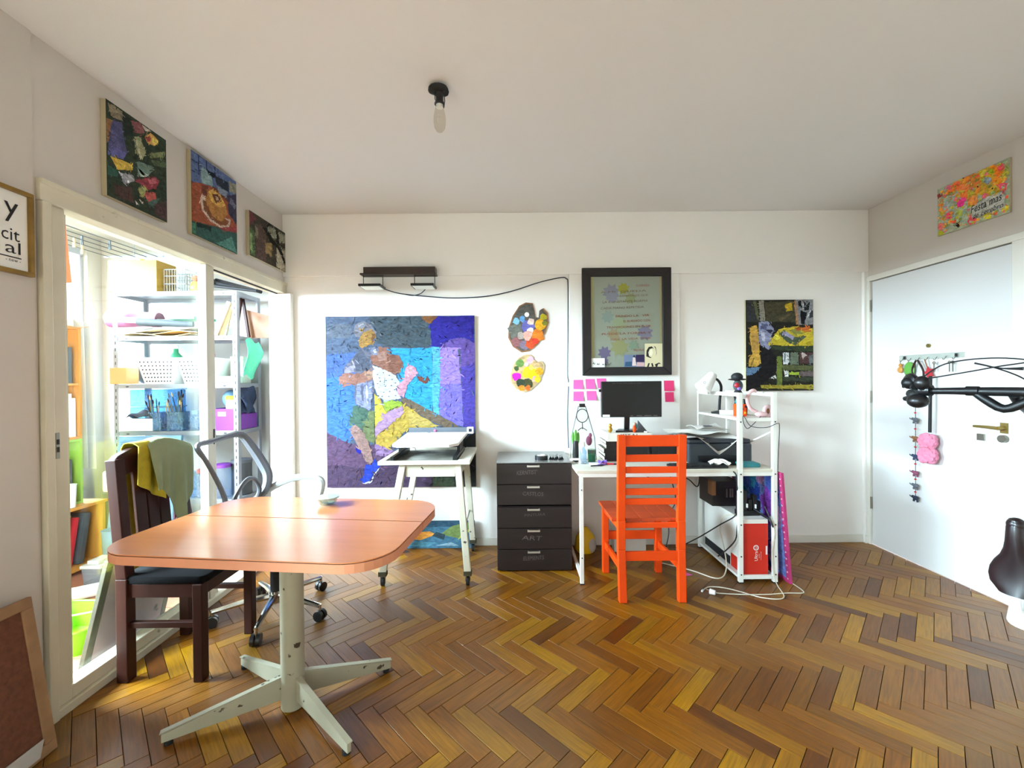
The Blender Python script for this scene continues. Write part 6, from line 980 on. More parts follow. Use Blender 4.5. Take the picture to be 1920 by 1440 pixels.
def card(name, label, o, w, h, base, polys, tilt=0.0):
    t = thing(name, label, 'card', V(o) + X * (w / 2)); U_ = V((math.cos(tilt), 0, math.sin(tilt))); W_ = V((-math.sin(tilt), 0, math.cos(tilt)))
    MB().prism([(0, 0), (w, 0), (w, h), (0, h)], o, U_, W_, -Y * 0.001).build('card', base, t)
    if polys: MB().flat(polys, V(o) - Y * 0.0011, U_ * w, W_ * h, -Y, 0.00006).build('print', 'flat_print', t)
    return t
card('ink_drawing', 'cream card with an ink portrait tucked in the lower right of the black frame', (1.035, YP - 0.0175, 1.391), 0.137, 0.180, 'book_white',
     [('dcd0a8', [(0, 0), (1, 0), (1, 1), (0, 1)]), ('1c1c1c', [(.08, .45), (.1, .7), (.22, .85), (.4, .88), (.52, .78), (.42, .8), (.28, .76), (.2, .62), (.24, .46), (.4, .38), (.3, .38)]), ('f0e8cc', [(.24, .5), (.3, .72), (.42, .76), (.46, .6), (.4, .48)]), ('2a2a2a', [(.5, .9), (.62, .85), (.68, .6), (.62, .45), (.66, .62), (.6, .8)]), ('1c1c1c', [(.12, .0), (.2, .16), (.28, .16), (.22, .0)]), ('1c1c1c', [(.4, .0), (.36, .15), (.44, .16), (.5, .02)]), ('1c1c1c', [(.56, .1), (.8, .18), (.92, .12), (.76, .12), (.7, .0), (.62, .0)])])
card('photo_card', 'small dark blue photo tucked in the bottom of the black frame', (0.872, YP - 0.0175, 1.391), 0.160, 0.094, 'book_white',
     [('6a7894', [(0, 0), (1, 0), (1, 1), (0, 1)]), ('2a1c48', [(.5, .4), (1, .4), (1, 1), (.6, 1)]), ('2a5070', [(.05, .05), (.4, .05), (.4, .45), (.08, .42)]), ('e0c8c4', [(.4, .1), (.6, .1), (.56, .75), (.44, .8)]), ('d0a8a8', [(.6, .05), (1, .05), (1, .35), (.65, .4)]), ('1a1420', [(.42, .8), (.58, .85), (.5, .98)])])
card('scribbled_note', 'torn white note with scribbles in the lower left of the black frame', (0.619, YP - 0.0175, 1.391), 0.105, 0.070, 'paper_white',
     [('e8e6e0', [(0, 0), (1, 0), (1, .7), (0, 1)]), ('5a5a60', [(.1, .4), (.2, .6), (.22, .35), (.3, .55), (.28, .3)]), ('5a5a60', [(.4, .3), (.5, .5), (.52, .3), (.62, .5), (.6, .25)]), ('44444a', [(.72, .2), (.9, .4), (.95, .2), (.8, .3)])])
text('oby!', 'ink', (0.722, YP - 0.0185, 1.397), X, Z, width=0.052, height=0.03, parent=[q for q in bpy.data.objects if q.name == 'scribbled_note'][0], name='handwriting', shear=0.2)

# sticky notes
SN = [(0.484, 0.558, 1.223, 1.295, 'left of the top row'), (0.576, 0.648, 1.224, 1.301, 'middle of the top row'), (0.663, 0.737, 1.228, 1.304, 'right end of the top row'), (0.483, 0.561, 1.130, 1.204, 'left of the lower row'), (0.584, 0.659, 1.135, 1.207, 'right of the lower row')]
for i, (x0, x1, z0, z1, w_) in enumerate(SN):
    def nt(u, v, x0=x0, x1=x1, z0=z0, z1=z1, i=i): return V((x0 + (x1 - x0) * u + 0.006 * (1 - v) * (i % 3 - 0.4), YP - 0.0008 - 0.010 * (1 - v) ** 2 * (0.5 + 0.5 * u), z0 + (z1 - z0) * v))
    MB().sheet(nt, 4, 6).build('sticky_note', 'note_pink', None, solid=0.0004, smooth=True, label='pink sticky note left of the monitor, ' + w_, cat='sticky note', group='sticky notes on the wall')
for (x0, x1, z0, z1, w_) in ((1.188, 1.266, 1.201, 1.283, 'upper'), (1.196, 1.265, 1.117, 1.193, 'lower')):
    def nt(u, v, x0=x0, x1=x1, z0=z0, z1=z1): return V((x0 + (x1 - x0) * u, YP - 0.0008 - 0.008 * (1 - v) ** 2, z0 + (z1 - z0) * v))
    MB().sheet(nt, 4, 6).build('sticky_note', 'note_hot', None, solid=0.0004, smooth=True, label='hot pink sticky note right of the monitor, the %s one' % w_, cat='sticky note', group='sticky notes on the wall')

# brown wall lamp with two panels and its cable
wlp = thing('wall_lamp', 'dark brown bar lamp with two hanging square panels on the back wall', 'lamp', (-0.86, YP, 2.0))
MB().box(-1.118, -0.572, 3.245, YP, 2.118, 2.166).build('bar', 'brown_lamp', wlp, bevel=0.003)
MB().box(-1.142, -0.568, 3.238, YP, 2.106, 2.118).build('bar_lip', 'brown_lamp', wlp, bevel=0.001)
for x0, x1 in ((-1.130, -0.965), (-0.742, -0.570)):
    pn = MB().box(x0, x1, 3.165, 3.305, 2.004, 2.022).build('lamp_panel', 'black_metal', wlp, bevel=0.003)
    MB().box(x0 + 0.012, x1 - 0.012, 3.177, 3.293, 2.001, 2.004).build('diffuser', 'lamp_diffuser', pn)
    MB().tube([(x0 + 0.012, 3.25, 2.106), (x0 + 0.012, 3.25, 2.02)], 0.0028, 6).tube([(x1 - 0.006, 3.25, 2.106), (x1 - 0.006, 3.25, 2.02)], 0.0028, 6).tube([(x0 + 0.012, 3.25, 2.098), (x1 - 0.006, 3.25, 2.098)], 0.0022, 6).build('hanger_wire', 'black_metal', pn)
yc = YB - 0.006
MB().tube([(-0.965, 3.29, 2.004), (-0.90, 3.31, 1.985), (-0.826, yc, 1.976), (-0.659, yc, 1.958), (-0.45, yc, 1.944), (-0.199, yc, 1.954), (0.011, yc, 1.994), (0.22, yc, 2.059), (0.388, yc, 2.095), (0.436, yc, 2.087), (0.449, yc, 2.036), (0.446, yc, 1.681), (0.441, yc, 1.347), (0.447, yc, 1.263), (0.438, yc, 1.011), (0.444, yc, 0.76)], 0.0042, 6, smooth=6).build('lamp_cable', 'cable_blue', None, smooth=True, label='dark cable drooping from the wall lamp and running down the column edge', cat='cable')
MB().tube([(-0.655, 3.29, 2.004), (-0.70, 3.32, 1.975), (-0.77, yc, 1.966), (-0.84, yc, 1.979)], 0.0038, 6, smooth=6).build('lamp_cable', 'cable_blue', None, smooth=True, label='short dark cable joining the right lamp panel to the long cable', cat='cable')
MB().box(0.438, 0.453, yc - 0.006, yc + 0.006, 1.245, 1.275).build('cable_clip', 'plastic_white', None, bevel=0.002, label='small white cable clip on the column edge', cat='clip')

# bare bulb on the ceiling
bb = thing('ceiling_bulb', 'bare clear light bulb hanging in a black socket from the ceiling', 'light bulb', (-0.308, 1.895, 2.389))
MB().ell((-0.312, 1.895, 2.582), 0.045, 0.038, 0.018, 14, 8).ell((-0.335, 1.89, 2.575), 0.022, 0.02, 0.016, 10, 6).ell((-0.285, 1.90, 2.574), 0.020, 0.02, 0.018, 10, 6).build('wire_tangle', 'black_rubber', bb, smooth=True)
MB().lathe([(0.012, 0.0), (0.023, 0.004), (0.018, 0.02), (0.017, 0.035), (0.020, 0.05)], (-0.307, 1.895, 2.512), 16).build('socket', 'black_plastic', bb, smooth=True)
MB().tube([(-0.327, 1.895, 2.575), (-0.328, 1.895, 2.54), (-0.320, 1.895, 2.525)], 0.0018, 5).tube([(-0.287, 1.895, 2.575), (-0.284, 1.895, 2.53), (-0.288, 1.895, 2.50)], 0.0022, 5).tube([(-0.307, 1.895, 2.56), (-0.307, 1.895, 2.58)], 0.006, 6).build('wire', 'cable_black', bb)
MB().lathe([(0.015, 0.118), (0.020, 0.10), (0.026, 0.07), (0.027, 0.045), (0.023, 0.02), (0.014, 0.006), (0.002, 0.0)][::-1], (-0.307, 1.895, 2.392), 20).build('bulb', 'bulb_glass', bb, smooth=True)
MB().lathe([(0.0152, 0.0), (0.0152, 0.022)], (-0.307, 1.895, 2.502), 14).build('bulb_cap', 'plastic_white', bb, smooth=True)
MB().tube([(-0.310 + 0.006 * math.cos(k), 1.895 + 0.006 * math.sin(k), 2.43 + 0.005 * k) for k in range(10)], 0.0012, 5).build('filament', 'lamp_diffuser', bb)

# framed poster, cork board on the left wall
po = thing('framed_poster', 'white lettered poster in a narrow gold frame at the left edge', 'poster', (XL + 0.006, 1.35, 1.69))
y0, y1, z0, z1 = 1.14, 1.575, 1.686, 1.990; xf_ = XL + 0.0065
MB().box(xf_, xf_ + 0.008, y0 + 0.01, y1 - 0.01, z0 + 0.01, z1 - 0.01).build('sheet', 'paper_white', po)
for a in ((y0, y1, z0, z0 + 0.016), (y0, y1, z1 - 0.016, z1), (y0, y0 + 0.016, z0 + 0.016, z1 - 0.016), (y1 - 0.016, y1, z0 + 0.016, z1 - 0.016)): MB().box(xf_, xf_ + 0.018, *a).build('frame_side', 'frame_gold', po, bevel=0.002)
xt = xf_ + 0.0082
text('y', 'ink', (xt, 1.488, 1.865), Y, Z, width=0.043, height=0.070, parent=po); text('cit', 'ink', (xt, 1.478, 1.802), Y, Z, width=0.056, height=0.042, parent=po); text('al', 'ink', (xt, 1.489, 1.757), Y, Z, width=0.047, height=0.042, parent=po)
MB().box(xt, xt + 0.0006, 1.30, 1.538, 1.742, 1.746).build('rule', 'ink', po); text('- new -', 'ink', (xt, 1.490, 1.728), Y, Z, width=0.046, height=0.008, parent=po)
ck = thing('cork_board', 'brown cork board in a wooden frame leaning against the left wall', 'board', (-1.68, 1.2, 0))
Wc = V((-0.085, 0, 0.535)).normalized(); Nc = V((0.535, 0, 0.085)).normalized(); oc_ = V((-1.628, 0.85, 0.004))
MB().prism([(0.03, 0.03), (0.63, 0.03), (0.63, 0.515), (0.03, 0.515)], oc_, Y, Wc, Nc * -0.010).build('cork_sheet', 'cork', ck)
for q in ([(0, 0), (0.66, 0), (0.66, 0.036), (0, 0.036)], [(0, 0.509), (0.66, 0.509), (0.66, 0.545), (0, 0.545)], [(0, 0.036), (0.036, 0.036), (0.036, 0.509), (0, 0.509)], [(0.624, 0.036), (0.66, 0.036), (0.66, 0.509), (0.624, 0.509)]): MB().prism(q, oc_ - Nc * 0.012, Y, Wc, Nc * 0.017).build('frame_side', 'cork_frame', ck, bevel=0.002)
MB().prism([(0, 0), (0.20, 0), (0.22, 0.05), (0.0, 0.05)], oc_ + Y * 0.40 + Wc * 0.012 + Nc * 0.006, Y, Wc, Nc * 0.004).build('paper_strip', 'paper_grey', ck)

# key rack, keys and hanging things on the entrance door
XD = XR - 0.006
kr = thing('key_rack', 'clear acrylic strip of key hooks on the white entrance door', 'key rack', (XD, 2.83, 1.41))
MB().box(XD - 0.008, XD, 2.615, 3.052, 1.412, 1.446).build('strip', 'acrylic', kr, bevel=0.003)
for y in (2.66, 3.01): MB().box(XD - 0.0095, XD - 0.008, y - 0.008, y + 0.008, 1.418, 1.440).build('pad', 'ink', kr)
for i in range(7):
    y = 2.66 + 0.06 * i; MB().tube([(XD - 0.008, y, 1.425), (XD - 0.02, y, 1.408), (XD - 0.028, y, 1.404), (XD - 0.032, y, 1.414)], 0.002, 6, smooth=3).build('hook', 'steel_worn', kr)
def hang(name, label, cat): return thing(name, label, cat, (XD - 0.03, 2.9, 1.3))
q = thing('green_keyring', 'green leaf-shaped key fob on the door key rack', 'key fob', (XD - 0.02, 2.96, 1.27)); MB().ell((XD - 0.02, 2.962, 1.345), 0.008, 0.040, 0.055, 12, 9).build('fob', 'leaf_green', q, smooth=True); MB().tube([(XD - 0.028, 2.96, 1.395), (XD - 0.03, 2.96, 1.412)], 0.002, 5).build('ring', 'steel_worn', q)
q = thing('wooden_keyring', 'small orange wooden charm at the far end of the key rack', 'key fob', (XD - 0.02, 3.03, 1.30)); MB().ell((XD - 0.02, 3.03, 1.345), 0.010, 0.022, 0.022, 10, 7).ell((XD - 0.02, 3.028, 1.378), 0.009, 0.013, 0.014, 8, 6).build('charm', 'wood_orange', q, smooth=True); MB().tube([(XD - 0.02, 3.028, 1.39), (XD - 0.03, 3.02, 1.41)], 0.002, 5).build('ring', 'steel_worn', q)
q = thing('red_keyring', 'red star-shaped key fob on the door key rack', 'key fob', (XD - 0.02, 2.82, 1.28)); MB().prism([(0.036 * math.cos(k * PI / 5) * (1 if k % 2 == 0 else 0.5), 0.045 * math.sin(k * PI / 5) * (1 if k % 2 == 0 else 0.5)) for k in range(10)], (XD - 0.016, 2.82, 1.322), Y, Z, V((-0.008, 0, 0))).build('star', 'red', q); MB().tube([(XD - 0.02, 2.83, 1.35), (XD - 0.03, 2.84, 1.41)], 0.004, 5).build('strap', 'wood_mid', q)
q = thing('lanyard', 'brown looped lanyard hanging from the key rack', 'lanyard', (XD - 0.02, 2.88, 1.20)); MB().tube([(XD - 0.03, 2.90, 1.408), (XD - 0.024, 2.935, 1.34), (XD - 0.02, 2.91, 1.25), (XD - 0.02, 2.87, 1.24), (XD - 0.024, 2.855, 1.33), (XD - 0.03, 2.89, 1.408)], 0.006, 6, smooth=5).build('loop', 'wood_dark', q, smooth=True)
q = thing('silver_keys', 'bunch of silver keys on the near end of the key rack', 'keys', (XD - 0.02, 2.70, 1.30))
for i, y in enumerate((2.668, 2.685, 2.78)): 
    MB().ring(circ(0.010, 12), circ(0.004, 12), (XD - 0.020 - 0.003 * i, y, 1.385), Y, Z, V((-0.002, 0, 0))).box(XD - 0.022 - 0.003 * i, XD - 0.020 - 0.003 * i, y - 0.003, y + 0.003, 1.325, 1.378).build('key', 'steel_worn', q)
gn = thing('elephant_garland', 'string of small fabric elephants and red beads hanging on the door', 'garland', (XD - 0.03, 2.905, 0.45))
MB().tube([(XD - 0.030, 2.905, 1.41), (XD - 0.030, 2.905, 0.455)], 0.0018, 5).build('string', 'ink', gn)
for z, m_ in ((1.002, 'slate_grey'), (0.875, 'wood_mid'), (0.751, 'cloth_denim'), (0.639, 'cloth_mauve'), (0.551, 'slate_grey'), (0.468, 'cloth_navy')):
    e = MB().ell((XD - 0.030, 2.905, z), 0.012, 0.020, 0.015, 10, 7).ell((XD - 0.030, 2.925, z + 0.005), 0.009, 0.010, 0.010, 8, 6).tube([(XD - 0.030, 2.933, z + 0.003), (XD - 0.030, 2.943, z + 0.003), (XD - 0.03, 2.948, z + 0.011)], [0.004, 0.0035, 0.0025], 6).build('elephant', m_, gn, smooth=True)
    MB().cyl((XD - 0.03, 2.892, z - 0.012), (XD - 0.03, 2.892, z - 0.026), 0.006, seg=7).cyl((XD - 0.03, 2.918, z - 0.012), (XD - 0.03, 2.918, z - 0.026), 0.006, seg=7).build('elephant_legs', m_, e)
for z in (0.940, 0.816, 0.700, 0.595, 0.508, 1.05): MB().ell((XD - 0.030, 2.907, z), 0.007, 0.007, 0.006, 8, 6).build('bead', 'red', gn, smooth=True)
du = thing('feather_duster', 'fluffy pink duster with a black handle hanging on the door', 'duster', (XD - 0.05, 2.81, 0.70))
MB().tube([(XD - 0.045, 2.785, 1.30), (XD - 0.045, 2.790, 0.93)], 0.009, 8).build('handle', 'black_rubber', du, smooth=True)
random.seed(6)
m_ = MB()
for zc, r_ in ((0.872, 0.048), (0.780, 0.052)):
    for k in range(26):
        a = k * 2.4; b_ = -0.9 + 1.8 * k / 25; rr_ = r_ * math.sqrt(max(0.05, 1 - b_ * b_ * 0.8))
        m_.ell((XD - 0.060 + rr_ * 0.5 * math.cos(a), 2.790 + rr_ * 0.72 * math.sin(a), zc + r_ * 0.8 * b_), 0.022, 0.024, 0.022, 7, 5)
m_.build('fluff', 'pink_duster', du, smooth=True)

# ================================================================== balcony store
rk = thing('steel_rack', 'white slotted steel rack packed with art supplies on the balcony', 'rack', (-2.52, 3.35, 0))
RX0, RX1, RY0, RY1 = -2.985, -2.055, 3.205, 3.505
for x, sx in ((RX0, 1), (RX1, -1)):
    for y, sy in ((RY0, 1), (RY1, -1)):
        ps = MB().box(min(x, x + sx * 0.034), max(x, x + sx * 0.034), min(y, y + sy * 0.003), max(y, y + sy * 0.003), 0, 1.985).box(min(x, x + sx * 0.003), max(x, x + sx * 0.003), min(y + sy * 0.003, y + sy * 0.034), max(y + sy * 0.003, y + sy * 0.034), 0, 1.985).build('upright', 'metal_white', rk)
        if sy > 0:
            m_ = MB()
            for k in range(38): m_.box(x + sx * 0.014, x + sx * 0.020, y - 0.0008, y, 0.06 + k * 0.051, 0.082 + k * 0.051) if sx > 0 else m_.box(x - 0.020, x - 0.014, y - 0.0008, y, 0.06 + k * 0.051, 0.082 + k * 0.051)
            m_.build('slot_row', 'slot_dark', ps, kind='stuff')
SZ = [1.985, 1.650, 1.290, 0.935, 0.42]
for z in SZ:
    sh = MB().box(RX0 + 0.004, RX1 - 0.004, RY0 + 0.004, RY1 - 0.004, z - 0.003, z).build('shelf', 'metal_white', rk)
    MB().box(RX0 + 0.004, RX1 - 0.004, RY0 + 0.003, RY0 + 0.006, z - 0.032, z - 0.003).box(RX0 + 0.004, RX1 - 0.004, RY1 - 0.006, RY1 - 0.003, z - 0.032, z - 0.003).box(RX0 + 0.003, RX0 + 0.006, RY0 + 0.006, RY1 - 0.006, z - 0.032, z - 0.003).box(RX1 - 0.006, RX1 - 0.003, RY0 + 0.006, RY1 - 0.006, z - 0.032, z - 0.003).build('shelf_lip', 'metal_white', sh)
    for x in (RX0 + 0.10, RX1 - 0.10): MB().prism(rrect(0.022, 0.008, 0.004, 3), (x, RY0 + 0.003, z - 0.018), X, Z, V((0, -0.001, 0))).build('bolt_slot', 'slot_dark', sh)
# top shelf
q = thing('wooden_box', 'large pale wooden box on the top of the steel rack', 'box', (-2.82, 3.31, 1.985)); MB().box(-3.02, -2.655, 3.21, 3.40, 1.986, 2.222).build('box', 'box_yellow', q, bevel=0.003); MB().box(-2.95, -2.78, 3.22, 3.39, 2.222, 2.236).build('yellow_folder', 'plastic_yellow', q, bevel=0.002)
q = thing('wire_basket', 'white wire basket on top of the rack beside the wooden box', 'basket', (-2.55, 3.33, 1.985))
m_ = MB()
for k in range(9): m_.tube([(-2.63 + k * 0.02, 3.25, 1.99), (-2.63 + k * 0.02, 3.25, 2.16)], 0.0025, 5).tube([(-2.63 + k * 0.02, 3.40, 1.99), (-2.63 + k * 0.02, 3.40, 2.16)], 0.0025, 5)
for z in (1.99, 2.05, 2.11, 2.16): m_.tube([(-2.63, 3.25, z), (-2.47, 3.25, z), (-2.47, 3.40, z), (-2.63, 3.40, z)], 0.003, 5, closed=True)
m_.build('wire', 'metal_white', q)
MB().ell((-2.435, 3.30, 2.035), 0.032, 0.03, 0.048, 12, 8).build('yellow_ball', 'plastic_yellow', None, smooth=True, label='yellow rounded pouch on top of the rack', cat='pouch')
MB().ell((-2.44, 3.32, 2.105), 0.028, 0.03, 0.022, 12, 8).build('orange_sponge', 'cloth_orange', None, smooth=True, label='small orange sponge on the yellow pouch', cat='sponge').location.y += 0.0
q = thing('folded_tripod', 'black folded tripod lying on the right end of the rack top', 'tripod', (-2.05, 3.3, 1.985))
for a, b_ in ((2.10, 1.995), (2.075, 1.995), (2.045, 1.994)): MB().tube([(-2.30, 3.28 + (a - 2.04), a), (-1.93, 3.25 + (a - 2.04), b_)], 0.013, 8).build('leg', 'black_metal', q, smooth=True)
MB().ell((-2.31, 3.31, 2.07), 0.03, 0.03, 0.035, 10, 7).build('head', 'black_plastic', q, smooth=True)
# second shelf: papers and rolls
q = thing('pink_roll', 'roll of pink paper sticking out of the left of the rack', 'roll', (-2.9, 3.3, 1.65)); MB().tube([(-3.10, 3.315, 1.800), (-2.74, 3.34, 1.790)], [0.068, 0.056], 18).build('roll', 'cloth_mauve', q, smooth=True); MB().tube([(-3.105, 3.3145, 1.800), (-3.0995, 3.315, 1.800)], 0.05, 16).build('inner_sheet', 'paper_pink', q)
q = thing('kraft_sheets', 'pile of kraft paper sheets on the second shelf of the rack', 'paper', (-2.65, 3.33, 1.65))
for i in range(4):
    def ks(u, v, i=i): return V((-2.92 + 0.52 * u + 0.01 * i, 3.20 + 0.28 * v, 1.656 + 0.016 * i + 0.012 * math.sin(u * 7 + i * 2) * (1 - v) + 0.006))
    MB().sheet(ks, 16, 6).build('sheet', ('kraft', 'kraft', 'paper_white', 'paper_grey')[i], q, solid=0.003, smooth=True)
MB().tube([(-2.93, 3.19, 1.775), (-2.62, 3.40, 1.775)], 0.022, 10).build('paper_tube', 'book_white', None, smooth=True, label='cream cardboard tube lying across the papers on the rack', cat='tube')
MB().tube([(-2.80, 3.21, 1.758), (-2.45, 3.30, 1.748)], [0.03, 0.022], 10).build('rolled_cloth', 'grey_dark', None, smooth=True, label='rolled dark grey cloth on the papers', cat='roll')
MB().prism([(0, 0), (0.22, 0), (0.28, 0.16), (0.02, 0.18)], (-2.66, 3.29, 1.79), X, Y, Z * 0.02).build('green_folder', 'plastic_green', None, label='flat green folder on top of the rack papers', cat='folder')
q = thing('stretcher_frame', 'pale wooden stretcher leaning on the right of the second shelf', 'frame', (-2.17, 3.3, 1.65)); MB().bar((-2.225, 3.225, 1.655), (-2.12, 3.225, 1.905), 0.03, 0.02, up=Y).bar((-2.19, 3.25, 1.655), (-2.14, 3.25, 1.86), 0.05, 0.012, up=Y).build('batten', 'wood_pale', q)
MB().prism([(0, 0), (0.30, 0), (0.30, 0.17), (0.05, 0.24)], (-2.215, 3.42, 1.652), X, Z, Y * 0.012).build('brown_panel', 'wood_mid', None, label='reddish brown panel standing at the right of the second shelf', cat='panel')
q = thing('folding_easel', 'dark folding table easel leaning in the rack', 'easel', (-2.0, 3.3, 1.65)); MB().bar((-2.13, 3.40, 1.96), (-2.085, 3.40, 1.656), 0.018, 0.018, up=Y).bar((-2.13, 3.38, 1.96), (-2.10, 3.26, 1.656), 0.018, 0.018, up=Y).build('leg', 'wood_dark', q)
# third shelf
MB().box(-3.01, -2.885, 3.20, 3.31, 1.292, 1.416).build('cardboard_cube', 'cardboard', None, bevel=0.002, label='small cardboard cube at the left of the third shelf', cat='box')
MB().ell((-2.90, 3.385, 1.43), 0.075, 0.07, 0.11, 14, 9).build('grey_bundle', 'grey_dark', None, smooth=True, label='grey fabric bundle behind the cardboard cube', cat='bundle').location.z = 1.292
for i, (x0, lb) in enumerate(((-2.815, 'white perforated basket in the middle of the third shelf, left one'), (-2.515, 'white perforated basket in the middle of the third shelf, right one'))):
    q = thing('perforated_basket', lb, 'basket', (x0 + 0.14, 3.33, 1.292), 0, 'perforated baskets')
    MB()._add([(x0 + 0.045, 3.235, 1.292), (x0 + 0.255, 3.235, 1.292), (x0 + 0.255, 3.44, 1.292), (x0 + 0.045, 3.44, 1.292), (x0, 3.21, 1.482), (x0 + 0.285, 3.21, 1.482), (x0 + 0.285, 3.46, 1.482), (x0, 3.46, 1.482)],
              [(3, 2, 1, 0), (0, 1, 5, 4), (1, 2, 6, 5), (2, 3, 7, 6), (3, 0, 4, 7)]).build('tub', 'plastic_white', q, solid=-0.003)
    MB().tube([(x0 - 0.003, 3.207, 1.484), (x0 + 0.288, 3.207, 1.484), (x0 + 0.288, 3.463, 1.484), (x0 - 0.003, 3.463, 1.484)], 0.005, 6, closed=True).build('rim', 'plastic_white', q)
    m_ = MB()
    for a in range(9):
        for b_ in range(6):
            f = (b_ + 0.7) / 6.6; x = x0 + 0.045 * (1 - f) + 0.02 + a * (0.21 + 0.075 * f - 0.04) / 8; m_.prism(circ(0.0065, 6), (x, 3.235 - 0.025 * f - 0.0045, 1.292 + 0.19 * f), X, Z, V((0, -0.001, 0)))
    m_.build('hole_grid', 'slot_dark', q, kind='stuff')
q = thing('green_bottle', 'squat green bottle behind the perforated baskets', 'bottle', (-2.70, 3.40, 1.292)); MB().lathe([(0.04, 0), (0.045, 0.01), (0.045, 0.22), (0.02, 0.25), (0.018, 0.28)], (-2.70, 3.44, 1.292), 16).build('body', 'plastic_green', q, smooth=True); MB().lathe([(0.022, 0.28), (0.022, 0.31)], (-2.70, 3.44, 1.292), 14).build('cap', 'plastic_white', q, smooth=True)
MB().box(-2.46, -2.40, 3.42, 3.47, 1.292, 1.53).build('pink_packet', 'paper_pink', None, bevel=0.004, label='pale pink packet behind the right perforated basket', cat='packet')
MB().box(-2.22, -2.10, 3.22, 3.34, 1.292, 1.345).build('white_carton', 'paper_white', None, bevel=0.002, label='white carton at the right end of the third shelf', cat='box')
MB().box(-2.21, -2.11, 3.36, 3.46, 1.292, 1.50).build('cream_carton', 'book_white', None, bevel=0.002, label='cream ridged carton behind the white carton on the rack', cat='box')
def mint_(u, v): return V((-2.035 + 0.02 * math.sin(v * 5) + 0.06 * u * (1 - abs(v - 0.3)), 3.27 + 0.10 * u, 1.62 - 0.28 * v + 0.02 * math.sin(u * 6)))
MB().sheet(mint_, 8, 14).build('mint_cloth', 'mint', None, solid=0.003, smooth=True, label='mint green ribbon cloth hanging on the right side of the rack', cat='cloth')
# fourth shelf
q = thing('clear_box', 'clear blue plastic box upper of two on the fourth shelf', 'box', (-2.80, 3.40, 1.12)); MB().box(-2.955, -2.66, 3.30, 3.49, 1.118, 1.245).build('box', 'clear_blue', q, bevel=0.006); MB().box(-2.96, -2.655, 3.295, 3.495, 1.245, 1.255).build('lid', 'clear_plastic', q, bevel=0.002)
q = thing('clear_box', 'clear blue plastic box lower of two on the fourth shelf', 'box', (-2.80, 3.40, 0.936)); MB().box(-2.955, -2.66, 3.30, 3.49, 0.937, 1.108).build('box', 'clear_blue', q, bevel=0.006); MB().box(-2.96, -2.655, 3.295, 3.495, 1.108, 1.117).build('lid', 'frame_blue', q, bevel=0.002)
MB().box(-2.95, -2.705, 3.21, 3.29, 0.937, 1.030).build('white_tray', 'plastic_white', None, bevel=0.003, label='white tray box at the left of the fourth shelf', cat='box')
def dk(u, v): return V((-2.90 + 0.19 * u, 3.205 + 0.08 * v, 1.036 + 0.055 * math.sin(PI * u) ** 0.6 * math.sin(PI * min(1, v + 0.1)) + 0.012 * math.sin(u * 9 + v * 5)))
MB().sheet(dk, 16, 8).build('dark_cloth', 'cloth_navy', None, solid=0.004, smooth=True, label='bundled dark cloth on the white tray box', cat='cloth')
random.seed(31)
def brush_cup(x, lb, n):
    q = thing('brush_cup', lb, 'cup', (x, 3.26, 0.937), 0, 'cups of brushes on the rack')
    MB().prism(rrect(0.115, 0.085, 0.012, 3), (x, 3.262, 0.937), X, Y, Z * 0.006).ring(rrect(0.12, 0.09, 0.012, 3), rrect(0.114, 0.084, 0.011, 3), (x, 3.262, 0.943), X, Y, Z * 0.135).build('cup', 'clear_blue', q)
    for k in range(n):
        bx_, by_ = x + random.uniform(-0.035, 0.035), 3.262 + random.uniform(-0.02, 0.02); tx, ty = bx_ + random.uniform(-0.06, 0.06), by_ + random.uniform(-0.03, 0.03); h_ = random.uniform(0.17, 0.27)
        bh = MB().tube([(bx_, by_, 0.945), (tx, ty, 0.945 + h_)], 0.0035, 6).build('brush_handle', random.choice(['wood_orange', 'wood_dark', 'ink', 'teal', 'wood_pale', 'steel_worn']), q)
        d_ = (V((tx, ty, 0.945 + h_)) - V((bx_, by_, 0.945))).normalized(); e_ = V((tx, ty, 0.945 + h_)); MB().tube([e_, e_ + d_ * 0.016, e_ + d_ * 0.034], [0.0045, 0.006, 0.002], 6).build('bristles', random.choice(['wood_dark', 'grey_dark', 'wood_pale']), bh)
brush_cup(-2.71, 'blue clear cup of paint brushes, left of two on the rack', 9); brush_cup(-2.545, 'blue clear cup of paint brushes, right of two on the rack', 12)
q = thing('paint_jar', 'small clear jar behind the glass door stile on the rack', 'jar', (-2.415, 3.27, 0.937)); MB().lathe([(0.04, 0), (0.042, 0.005), (0.042, 0.10), (0.03, 0.12)], (-2.415, 3.27, 0.937), 16).build('jar', 'clear_blue', q, smooth=True); MB().lathe([(0.032, 0.12), (0.032, 0.15)], (-2.415, 3.27, 0.937), 16).build('lid', 'frame_blue', q, smooth=True)
q = thing('purple_crate', 'purple plastic crate with white label on the right of the fourth shelf', 'crate', (-2.17, 3.30, 0.937)); MB()._add([(-2.255, 3.22, 0.937), (-2.10, 3.22, 0.937), (-2.10, 3.42, 0.937), (-2.255, 3.42, 0.937), (-2.27, 3.21, 1.10), (-2.092, 3.21, 1.10), (-2.092, 3.44, 1.10), (-2.27, 3.44, 1.10)], [(3, 2, 1, 0), (0, 1, 5, 4), (1, 2, 6, 5), (2, 3, 7, 6), (3, 0, 4, 7)]).build('tub', 'plastic_purple', q, solid=-0.003); MB().box(-2.21, -2.15, 3.2085, 3.2115, 1.045, 1.08).build('label_sticker', 'paper_white', q)
